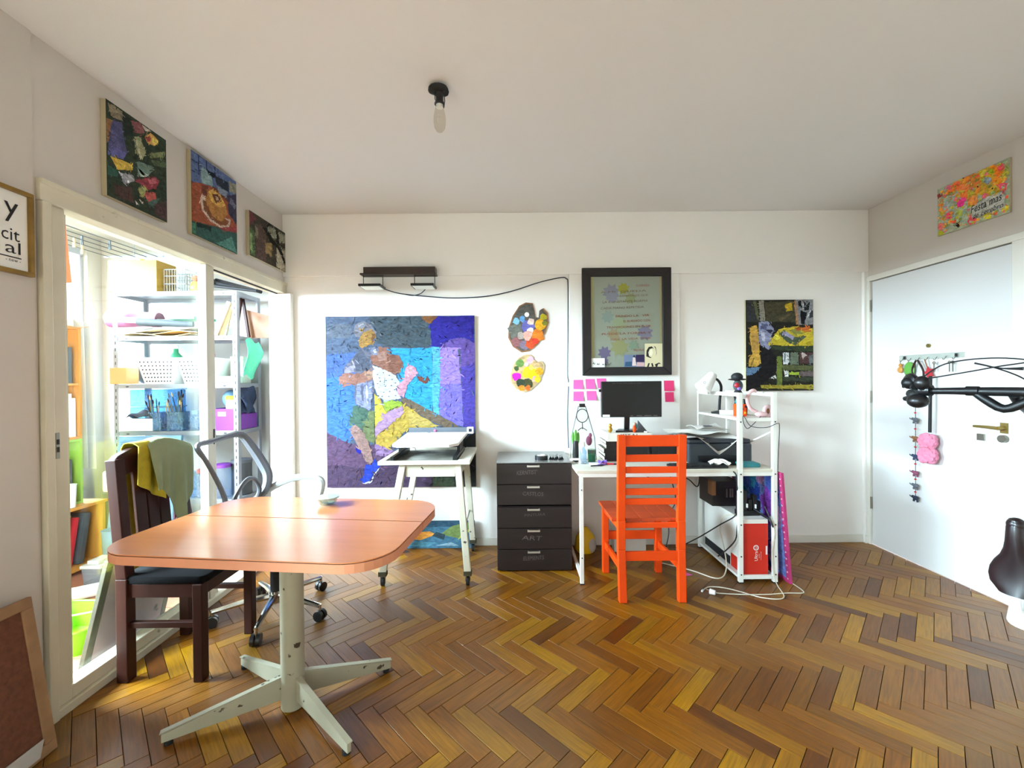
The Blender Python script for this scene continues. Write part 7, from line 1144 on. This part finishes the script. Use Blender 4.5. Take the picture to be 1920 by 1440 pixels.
q = thing('plaster_tub', 'white tub with yellow lid sitting in the purple crate', 'tub', (-2.14, 3.29, 1.0)); MB().lathe([(0.042, 0.0), (0.046, 0.08), (0.046, 0.12)], (-2.145, 3.285, 1.045), 16).build('tub', 'plastic_white', q, smooth=True); MB().lathe([(0.048, 0.12), (0.048, 0.145), (0.04, 0.15)], (-2.145, 3.285, 1.045), 16).build('lid', 'plastic_yellow', q, smooth=True)
MB().ell((-2.20, 3.35, 1.17), 0.06, 0.06, 0.07, 14, 8).build('blue_cloth', 'frame_blue', None, smooth=True, label='light blue cloth ball heaped in the purple crate', cat='cloth')
def jean(u, v): a = 2 * PI * u; r_ = 0.055 + 0.028 * math.sin(a * 3 + v * 7); return V((-2.085 + r_ * math.cos(a) * 0.45, 3.36 + r_ * math.sin(a) * 1.4, 1.06 + 0.20 * v + 0.01 * math.sin(a * 5)))
MB().sheet(jean, 26, 12).build('denim_bundle', 'cloth_denim', None, solid=0.004, smooth=True, label='crumpled dark denim stuffed in the right end of the rack', cat='cloth')
MB().box(-2.09, -2.065, 3.22, 3.46, 0.937, 1.055).build('purple_folder', 'plastic_purple', None, bevel=0.004, label='purple file standing on the right edge of the fourth shelf', cat='file')
# below the fourth shelf
for i, (x, y, r_, h_, m_, lm, lb) in enumerate(((-2.36, 3.29, 0.06, 0.19, 'clear_blue', 'red', 'clear tub with a dark red lid on the bottom shelf of the rack'), (-2.22, 3.27, 0.055, 0.23, 'clear_plastic', 'plastic_purple', 'clear tub with a plum lid beside the rack upright'), (-2.13, 3.36, 0.07, 0.25, 'grey_dark', 'slate_grey', 'dark grey round bin at the right end of the bottom rack shelf'), (-2.50, 3.31, 0.06, 0.16, 'clear_blue', 'frame_blue', 'clear blue tub left of the red-lidded tub'))):
    q = thing('storage_tub', lb, 'tub', (x, y, 0.42), 0, 'tubs on the bottom shelf of the rack'); MB().lathe([(r_ * 0.9, 0.001), (r_, 0.01), (r_, h_)], (x, y, 0.42), 18).build('tub', m_, q, smooth=True); MB().lathe([(r_ * 1.05, h_), (r_ * 1.05, h_ + 0.022), (r_ * 0.8, h_ + 0.028)], (x, y, 0.42), 18).build('lid', lm, q, smooth=True)
q = thing('blue_screen', 'blue-framed printing screen leaning in front of the steel rack', 'screen', (-2.70, 3.1, 0))
o_b, Wb2 = V((-2.86, 2.98, 0.0)), V((0.02, 0.14, 0.985)).normalized(); Ub2 = V((0.985, 0.10, 0.0)).normalized(); Nb2 = Wb2.cross(Ub2).normalized()
if Nb2.y > 0: Nb2 = -Nb2
for a in ([(0, 0), (0.42, 0), (0.42, 0.045), (0, 0.045)], [(0, 0.875), (0.42, 0.875), (0.42, 0.92), (0, 0.92)], [(0, 0.045), (0.045, 0.045), (0.045, 0.875), (0, 0.875)], [(0.375, 0.045), (0.42, 0.045), (0.42, 0.875), (0.375, 0.875)]): MB().prism(a, o_b, Ub2, Wb2, Nb2 * 0.025).build('frame_side', 'frame_blue', q, bevel=0.002)
MB().prism([(0.045, 0.045), (0.375, 0.045), (0.375, 0.875), (0.045, 0.875)], o_b, Ub2, Wb2, Nb2 * 0.003).build('mesh_panel', 'mesh_screen', q)
q = thing('printing_screen', 'wooden printing screen with stained pink mesh leaning on the glass door', 'screen', (-1.87, 2.1, 0))
o_c = V((-1.925, 1.89, 0.001)); Uc = V((0, 1, 0)); Wc2 = V((0.088, 0.045, 0.49)).normalized(); Nc2 = Uc.cross(Wc2).normalized()
for a in ([(0, 0), (0.45, 0), (0.45, 0.035), (0, 0.035)], [(0, 0.46), (0.45, 0.46), (0.45, 0.495), (0, 0.495)], [(0, 0.035), (0.035, 0.035), (0.035, 0.46), (0, 0.46)], [(0.415, 0.035), (0.45, 0.035), (0.45, 0.46), (0.415, 0.46)]): MB().prism(a, o_c, Uc, Wc2, Nc2 * -0.02).build('frame_side', 'screen_wood', q, bevel=0.002)
MB().prism([(0.035, 0.035), (0.415, 0.035), (0.415, 0.46), (0.035, 0.46)], o_c, Uc, Wc2, Nc2 * -0.003).build('mesh_panel', 'mesh_pink', q)
q = thing('lime_basin', 'lime green plastic basin on the balcony floor behind the glass', 'basin', (-2.22, 2.14, 0))
MB().prism(rrect(0.32, 0.26, 0.05, 5), (-2.22, 2.14, 0.0), X, Y, Z * 0.005).build('bottom', 'plastic_lime', q)
pf = rrect(0.32, 0.26, 0.05, 5); pt = rrect(0.38, 0.32, 0.06, 5); n = len(pf); MB()._add([(-2.22 + x, 2.14 + y, 0.004) for x, y in pf] + [(-2.22 + x, 2.14 + y, 0.125) for x, y in pt], [(i, (i + 1) % n, n + (i + 1) % n, n + i) for i in range(n)]).build('side', 'plastic_lime', q, solid=0.003, smooth=True)
MB().tube([(-2.22 + x, 2.14 + y, 0.125) for x, y in pt], 0.006, 6, closed=True).build('rim', 'plastic_lime', q, smooth=True)
MB().tube([(-2.36, 2.05, 0.135), (-2.06, 2.20, 0.138)], 0.005, 6).build('rod', 'wood_pale', None, smooth=True, label='thin pale stick lying across the lime basin', cat='stick')
MB().tube([(-2.80, 2.42, 0.04), (-2.46, 2.66, 0.04)], 0.038, 16).build('paper_roll', 'paper_white', None, smooth=True, label='thick white paper roll on the balcony floor', cat='roll')
q = thing('white_bin', 'white lidded plastic bin on the balcony floor by the low shelf', 'bin', (-2.635, 2.72, 0)); MB()._add([(-2.685, 2.665, 0), (-2.585, 2.665, 0), (-2.585, 2.775, 0), (-2.685, 2.775, 0), (-2.695, 2.655, 0.14), (-2.575, 2.655, 0.14), (-2.575, 2.785, 0.14), (-2.695, 2.785, 0.14)], [(3, 2, 1, 0), (4, 5, 6, 7), (0, 1, 5, 4), (1, 2, 6, 5), (2, 3, 7, 6), (3, 0, 4, 7)]).build('tub', 'clear_plastic', q, bevel=0.004); MB().box(-2.70, -2.57, 2.65, 2.79, 0.14, 0.16).build('lid', 'paper_grey', q, bevel=0.004); MB().box(-2.67, -2.60, 2.67, 2.77, 0.161, 0.185).build('white_slab', 'paper_grey', q, bevel=0.002)
q = thing('pale_bucket', 'pale blue bucket by the low wooden shelf', 'bucket', (-2.735, 2.915, 0)); MB().lathe([(0.045, 0.0), (0.047, 0.002), (0.060, 0.29), (0.064, 0.30), (0.060, 0.302), (0.044, 0.012), (0.001, 0.01)], (-2.735, 2.915, 0), 18).build('pail', 'frame_blue', q, smooth=True)
# low shelf and stacked cubes along the window side
lw_ = thing('low_bookcase', 'low open wooden bookcase on the balcony with frames inside', 'bookcase', (-3.1, 2.6, 0))
LX0, LX1, LY0, LY1 = -3.30, -2.942, 2.05, 3.08
MB().box(LX0, LX1 + 0.01, LY0 - 0.01, LY1 + 0.01, 0.445, 0.465).build('top', 'wood_orange', lw_, bevel=0.002)
MB().box(LX0, LX1, LY1 - 0.02, LY1, 0.0, 0.445).build('side', 'wood_orange', lw_); MB().box(LX0, LX1, LY0, LY0 + 0.02, 0.0, 0.445).build('side', 'wood_orange', lw_)
MB().box(LX0, LX0 + 0.006, LY0 + 0.02, LY1 - 0.02, 0.02, 0.445).build('back', 'wood_mid', lw_); MB().box(LX0, LX1, LY0 + 0.02, LY1 - 0.02, 0.03, 0.05).build('bottom', 'wood_orange', lw_)
for i, (y, t_, h_, m_, lb) in enumerate(((2.93, 0.03, 0.34, 'grey_dark', 'dark frame farthest in the low bookcase'), (2.86, 0.02, 0.33, 'red', 'red-edged book leaning in the low bookcase'), (2.79, 0.03, 0.36, 'wood_pale', 'pale wooden frame leaning in the low bookcase'), (2.70, 0.025, 0.34, 'canvas_dark', 'dark canvas leaning in the low bookcase'), (2.62, 0.03, 0.35, 'wood_mid', 'brown frame leaning in the low bookcase'))):
    b_ = thing('stored_frame', lb, 'frame', (-3.1, y, 0.05), 0, 'frames in the low bookcase'); up = V((0, 0.17, 0.985)); nn = V((0, 0.985, -0.17))
    MB().prism([(0, 0), (0.29, 0), (0.29, h_), (0, h_)], (-3.275, y, 0.056), X, up, nn * t_).build('panel', m_, b_); MB().prism([(0.02, 0.02), (0.27, 0.02), (0.27, h_ - 0.02), (0.02, h_ - 0.02)], V((-3.275, y, 0.056)) - nn * 0.001, X, up, nn * 0.0012).build('face', ('slate_grey', 'red', 'paper_grey', 'cloth_navy', 'wood_dark')[i], b_)
q = thing('white_pail', 'white plastic pail on the low bookcase', 'pail', (-2.968, 2.86, 0.465)); MB().lathe([(0.026, 0), (0.028, 0.003), (0.034, 0.15), (0.036, 0.155), (0.033, 0.156), (0.026, 0.01), (0.001, 0.008)], (-2.968, 2.86, 0.466), 18).build('pail', 'plastic_white', q, smooth=True)
def cube(name, label, z0, z1, m_, shelves=()):
    q = thing(name, label, 'bookcase', (-3.13, 2.6, z0)); a, b_, c_, d_ = -3.30, -3.005, 2.10, 2.985
    MB().box(a, b_, c_, d_, z1 - 0.016, z1).build('top', m_, q); MB().box(a, b_, c_, d_, z0, z0 + 0.016).build('bottom', m_, q)
    for y in (c_, d_ - 0.016): MB().box(a, b_, y, y + 0.016, z0 + 0.016, z1 - 0.016).build('side', m_, q)
    MB().box(a, a + 0.005, c_ + 0.016, d_ - 0.016, z0 + 0.016, z1 - 0.016).build('back', m_, q)
    for z in shelves: MB().box(a + 0.005, b_ - 0.004, c_ + 0.016, d_ - 0.016, z - 0.014, z).build('shelf', m_, q)
cube('green_cube_shelf', 'green painted cube shelf stacked on the low bookcase', 0.466, 0.915, 'green_shelf')
cube('tall_bookcase', 'orange wooden bookcase with books stacked above the green cube', 0.916, 1.690, 'wood_orange', (1.30,))
random.seed(17)
COLN = [('book_white', 'cream'), ('cloth_olive', 'olive'), ('plastic_yellow', 'yellow'), ('grey_dark', 'grey'), ('purple', 'purple'), ('frame_blue', 'blue'), ('paper_white', 'white'), ('wood_pale', 'tan')]
ORD = ['first', 'second', 'third', 'fourth', 'fifth', 'sixth']
def row(z, y, hs, where, order):
    for i, k_ in enumerate(order):
        w_ = random.uniform(0.018, 0.028); h_ = random.uniform(*hs); m_, cn = COLN[k_]
        b_ = thing('book', '%s book, %s from the rack end on %s' % (cn, ORD[i], where), 'book', (-3.13, y - w_ / 2, z), 0, 'books on ' + where)
        MB().box(-3.24, -3.022, y - w_ + 0.003, y - 0.003, z + 0.002, z + h_ - 0.004).build('pages', 'pages', b_); MB().box(-3.24, -3.022, y - w_, y - w_ + 0.003, z, z + h_).box(-3.24, -3.022, y - 0.003, y, z, z + h_).box(-3.022, -3.018, y - w_, y, z, z + h_).build('cover', m_, b_)
        y -= w_ + 0.002
row(1.30, 2.935, (0.20, 0.26), 'the upper bookcase shelf', (3, 0, 2, 1, 3, 0)); row(0.932, 2.955, (0.25, 0.30), 'the lower bookcase shelf', (6, 6, 4, 5, 6)); row(0.482, 2.925, (0.24, 0.34), 'the green cube shelf', (3, 5, 3, 1))
def curt(u, v): return V((-3.16 + 0.05 * math.sin(u * 14) * 0.4 + 0.02 * v, 3.04 + 0.16 * u, 1.75 - 1.09 * v + 0.02 * math.sin(u * PI)))
MB().sheet(curt, 28, 12).build('grey_curtain', 'cloth_grey', None, solid=0.006, smooth=True, label='gathered grey curtain hanging at the end of the orange bookcase', cat='curtain')
q = thing('paper_stack', 'curled papers and cardboard on top of the orange bookcase', 'paper', (-3.15, 2.8, 1.69))
def cu1(u, v): return V((-3.28 + 0.30 * u, 2.60 + 0.42 * v, 1.695 + 0.05 * (u - 0.5) ** 2 + 0.02 * math.sin(v * 6)))
MB().sheet(cu1, 10, 10).build('cardboard_sheet', 'cardboard', q, solid=0.003, smooth=True)
def cu2(u, v): return V((-3.24 + 0.18 * u, 2.64 + 0.28 * v, 1.735 + 0.10 * (1 - v) * u + 0.02 * math.sin(u * 5)))
MB().sheet(cu2, 10, 10).build('white_sheet', 'paper_white', q, solid=0.002, smooth=True)
q = thing('fabric_bin', 'grey fabric bin with white liner standing by the low bookcase', 'bin', (-2.93, 3.25, 0)); MB().box(-2.99, -2.86, 3.10, 3.19, 0, 0.50).build('bin', 'grey_dark', q, bevel=0.006); MB().box(-2.995, -2.87, 3.105, 3.185, 0.50, 0.66).build('liner', 'paper_white', q, bevel=0.02, smooth=True)
# clothes line
dl = thing('clothes_airer', 'ceiling clothes airer with parallel white lines over the balcony', 'airer', (-2.65, 2.5, 2.2))
for i, x in enumerate((-2.52, -2.60, -2.68, -2.77, -2.86)): MB().tube([(x, 1.85, 2.20), (x, 2.55, 2.196), (x, 3.06, 2.20)], 0.003, 5).build('line', 'grey_dark', dl)
for y in (1.85, 3.06): MB().tube([(-2.90, y, 2.203), (-2.48, y, 2.203)], 0.007, 7).tube([(-2.69, y, 2.203), (-2.69, y, BZ - 0.003)], 0.003, 5).build('cross_bar', 'metal_white', dl)
for i, (x, y, m_, w_) in enumerate(((-2.86, 2.86, 'wood_pale', 'pale wooden clothes peg on the airer line nearest the window'), (-2.60, 2.78, 'grey_dark', 'dark clothes peg on the airer line second from the glass door'), (-2.68, 2.68, 'grey_dark', 'dark clothes peg on the middle airer line'), (-2.77, 2.72, 'wood_pale', 'pale wooden clothes peg on the airer line beside the middle one'))):
    pg = thing('clothes_peg', w_, 'clothes peg', (x, y, 2.17), 0, 'clothes pegs on the airer'); MB().bar((x - 0.004, y, 2.165), (x - 0.002, y, 2.225), 0.008, 0.005, up=X).build('jaw', m_, pg); MB().bar((x + 0.005, y, 2.165), (x + 0.002, y, 2.225), 0.008, 0.005, up=X).build('jaw', m_, pg)
def rag(u, v): return V((-2.62 + 0.12 * u + 0.03 * v, 2.42 + 0.04 * math.sin(u * 6), 2.195 - 0.38 * v + 0.05 * u * v))
MB().sheet(rag, 12, 14).build('orange_cloth', 'cloth_orange', None, solid=0.003, smooth=True, label='orange cloth hanging from the clothes airer', cat='cloth')

# ================================================================== bicycle stood on its back wheel at the right edge
# local frame: x = towards the handlebar grip seen in the picture, y = from the saddle towards the wheels, z = forward (pointing up)
bk = thing('bicycle', 'black bicycle stood upright on its rear wheel at the right edge', 'bicycle', (1.865, 1.58, 0))
eA = V((-0.43, 0.903, 0)).normalized(); eB = V((0.903, 0.43, 0)).normalized()
def L(a, b, z): return V((1.865, 1.58, 0)) + eA * a + eB * b + Z * z
def BT(pts, r, name, m_, parent=None, sm=4, seg=10): return MB().tube([L(*p) for p in pts], r, seg, smooth=sm).build(name, m_, parent or bk, smooth=True)
# saddle: flat teardrop, nose up
def sad(u, v):
    z = 0.47 + 0.285 * v; w = 0.078 * (1 - v) ** 0.55 * (1 if v > 0.10 else 0.80 + 2.0 * v) if v < 0.45 else None
    w = [0.050, 0.074, 0.080, 0.076, 0.064, 0.046, 0.036, 0.031, 0.029, 0.028, 0.022][min(10, int(v * 10))]; f = v * 10 - int(v * 10)
    w2 = [0.050, 0.074, 0.080, 0.076, 0.064, 0.046, 0.036, 0.031, 0.029, 0.028, 0.022, 0.006][min(11, int(v * 10) + 1)]
    w = w + (w2 - w) * f; a = (u - 0.5) * PI * 1.25
    return L(w * math.sin(a) / math.sin(PI * 0.55) * 1.0, 0.045 * (1 - math.cos(a)) * 0.8 + 0.010 * math.sin(v * 6), z)
sd_ = MB().sheet(sad, 20, 30).build('saddle', 'saddle_black', bk, solid=0.008, smooth=True)
MB().ell(L(0, 0.020, 0.738), 0.027, 0.027, 0.026, 14, 9).build('saddle_nose', 'saddle_black', sd_, smooth=True)
BT([(0, 0.05, 0.53), (0, 0.10, 0.57), (0, 0.30, 0.62)], 0.0135, 'seat_post', 'chrome', sm=0)
BT([(0, 0.28, 0.615), (0, 0.64, 0.70)], 0.016, 'seat_tube', 'black_metal', sm=0)
BT([(0, 0.33, 0.63), (0, 0.22, 1.16)], 0.016, 'top_tube', 'black_metal', sm=0)
BT([(0, 0.64, 0.70), (0, 0.29, 1.19)], 0.018, 'down_tube', 'black_metal', sm=0)
BT([(0, 0.16, 1.15), (0, 0.30, 1.20)], 0.019, 'head_tube', 'black_metal', sm=0)
for s_ in (-1, 1):
    BT([(0.02 * s_, 0.64, 0.70), (0.055 * s_, 0.62, 0.36)], 0.009, 'chain_stay', 'black_metal', sm=0)
    BT([(0.015 * s_, 0.33, 0.63), (0.055 * s_, 0.62, 0.36)], 0.008, 'seat_stay', 'black_metal', sm=0)
    BT([(0.05 * s_, 0.31, 1.20), (0.055 * s_, 0.62, 1.36)], 0.010, 'fork_blade', 'black_metal', sm=0)
for zc in (0.345, 1.36):
    wh = MB().tube([L(0, 0.62 + 0.315 * math.cos(k * PI / 20), zc + 0.315 * math.sin(k * PI / 20)) for k in range(40)], 0.022, 10, closed=True).build('tyre', 'black_rubber', bk, smooth=True)
    MB().tube([L(0, 0.62 + 0.288 * math.cos(k * PI / 20), zc + 0.288 * math.sin(k * PI / 20)) for k in range(40)], 0.009, 8, closed=True).build('rim', 'chrome', wh, smooth=True)
    m_ = MB()
    for k in range(20): m_.tube([L(0.02 * (-1) ** k, 0.62, zc), L(0, 0.62 + 0.285 * math.cos(k * PI / 10), zc + 0.285 * math.sin(k * PI / 10))], 0.0011, 4)
    m_.build('spokes', 'chrome', wh, kind='stuff'); MB().cyl(L(-0.05, 0.62, zc), L(0.05, 0.62, zc), 0.018, seg=12).build('hub', 'black_metal', wh, smooth=True)
BT([(0, 0.16, 1.155), (0, 0.06, 1.19), (0, 0.0, 1.225)], 0.017, 'stem', 'black_metal', sm=3)
hb = BT([(-0.275, 0.015, 1.232), (-0.16, 0.01, 1.235), (-0.05, 0.0, 1.235), (0.05, 0.0, 1.235), (0.16, 0.01, 1.235), (0.275, 0.02, 1.232)], [0.013, 0.015, 0.018, 0.018, 0.015, 0.013], 'handlebar', 'black_metal', sm=4)
BT([(0.11, 0.0, 1.235), (0.07, 0.0, 1.20), (0.025, 0.0, 1.170), (-0.025, 0.0, 1.195), (-0.07, 0.0, 1.228)], [0.012, 0.016, 0.016, 0.016, 0.012], 'stem_brace', 'black_metal', hb, sm=3)
MB().tube([L(0.092, 0, 1.236), L(0.128, 0, 1.236)], [0.019, 0.019], 12).build('bar_sleeve', 'black_metal', hb, smooth=True)
for s_ in (-1, 1):      # swept-back ends with grip, lever, shifter
    MB().tube([L(0.272 * s_, 0.02, 1.232), L(0.287 * s_, 0.035, 1.230), L(0.340 * s_, 0.115, 1.218), L(0.348 * s_, 0.128, 1.217)], [0.015, 0.018, 0.018, 0.021], 12).build('grip', 'black_rubber', hb, smooth=True)
    MB().tube([L(0.257 * s_, 0.005, 1.238), L(0.287 * s_, 0.0, 1.285), L(0.317 * s_, 0.03, 1.300), L(0.357 * s_, 0.09, 1.285)], [0.016, 0.014, 0.010, 0.008], 8, smooth=4).build('brake_lever', 'black_metal', hb, smooth=True)
    MB().tube([L(0.237 * s_, 0.012, 1.236), L(0.272 * s_, 0.016, 1.236)], 0.024, 14).ell(L(0.262 * s_, -0.004, 1.268), 0.028, 0.028, 0.030, 12, 8).build('lever_clamp', 'black_plastic', hb, smooth=True)
    MB().ell(L(0.277 * s_, 0.0, 1.190), 0.038, 0.038, 0.030, 14, 8).build('shifter_pod', 'black_plastic', hb, smooth=True)
    MB().tube([L(0.297 * s_, 0.02, 1.205), L(0.344 * s_, 0.06, 1.196)], [0.014, 0.011], 8).build('shift_trigger', 'black_plastic', hb, smooth=True)
MB().ell(L(0.300, 0.04, 1.215), 0.030, 0.026, 0.022, 10, 7).tube([L(0.29, 0.0, 1.25), L(0.33, 0.03, 1.262), L(0.35, 0.06, 1.25)], [0.012, 0.010, 0.007], 7).build('grip_wrap', 'black_rubber', hb, smooth=True)
MB().ell(L(0.312, 0.02, 1.268), 0.030, 0.030, 0.028, 14, 8).build('bell', 'black_metal', hb, smooth=True)
BT([(0.268, 0.0, 1.285), (0.18, -0.03, 1.345), (0.05, -0.04, 1.362), (-0.06, -0.03, 1.345), (-0.12, 0.06, 1.30), (-0.02, 0.20, 1.27)], 0.0028, 'brake_cable', 'cable_black', hb, sm=6, seg=6)
BT([(0.25, 0.0, 1.285), (0.12, -0.03, 1.310), (0.0, -0.04, 1.335), (-0.10, -0.02, 1.345), (-0.16, 0.05, 1.30), (-0.05, 0.18, 1.25)], 0.0028, 'brake_cable', 'cable_black', hb, sm=6, seg=6)
BT([(0.095, -0.03, 1.345), (0.04, -0.03, 1.325), (-0.02, -0.02, 1.29), (-0.06, 0.0, 1.245)], [0.004, 0.0028, 0.0028, 0.0028], 'shift_cable', 'cable_black', hb, sm=5, seg=6)
BT([(0.06, -0.03, 1.332), (0.02, -0.03, 1.322), (-0.03, -0.03, 1.320)], [0.003, 0.003, 0.007], 'cable_barrel', 'cable_black', hb, sm=3, seg=6)
MB().cyl(L(-0.07, 0.64, 0.70), L(0.07, 0.64, 0.70), 0.022, seg=12).build('bottom_bracket', 'black_metal', bk, smooth=True)
cr = MB().tube([L(-0.065, 0.64, 0.70), L(-0.075, 0.78, 0.80)], 0.010, 8).build('crank', 'chrome', bk, smooth=True); MB().bar(L(-0.08, 0.78, 0.80), L(-0.16, 0.78, 0.80), 0.06, 0.02).build('pedal', 'black_plastic', cr)
cr = MB().tube([L(0.065, 0.64, 0.70), L(0.075, 0.50, 0.60)], 0.010, 8).build('crank', 'chrome', bk, smooth=True); MB().bar(L(0.08, 0.50, 0.60), L(0.13, 0.50, 0.60), 0.06, 0.02).build('pedal', 'black_plastic', cr)
MB().ring(circ(0.085, 24), circ(0.06, 24), L(-0.06, 0.64, 0.70), eB, Z, eA * 0.004).build('chainring', 'chrome', bk)
# white jug on the floor by the bicycle
jg = thing('white_jug', 'white plastic jug on the floor under the bicycle saddle', 'jug', (2.62, 2.17, 0))
MB().lathe([(0.075, 0.0), (0.08, 0.01), (0.075, 0.05), (0.068, 0.10), (0.078, 0.22), (0.05, 0.27), (0.025, 0.29), (0.024, 0.31)], (2.665, 2.19, 0), 20).build('body', 'plastic_white', jg, smooth=True)
MB().lathe([(0.028, 0.31), (0.028, 0.335), (0.02, 0.34)], (2.665, 2.19, 0), 16).build('cap', 'frame_blue', jg, smooth=True)
MB().tube([(2.60, 2.17, 0.24), (2.565, 2.155, 0.20), (2.57, 2.155, 0.12), (2.595, 2.165, 0.09)], 0.010, 8, smooth=4).build('handle', 'plastic_white', jg, smooth=True)
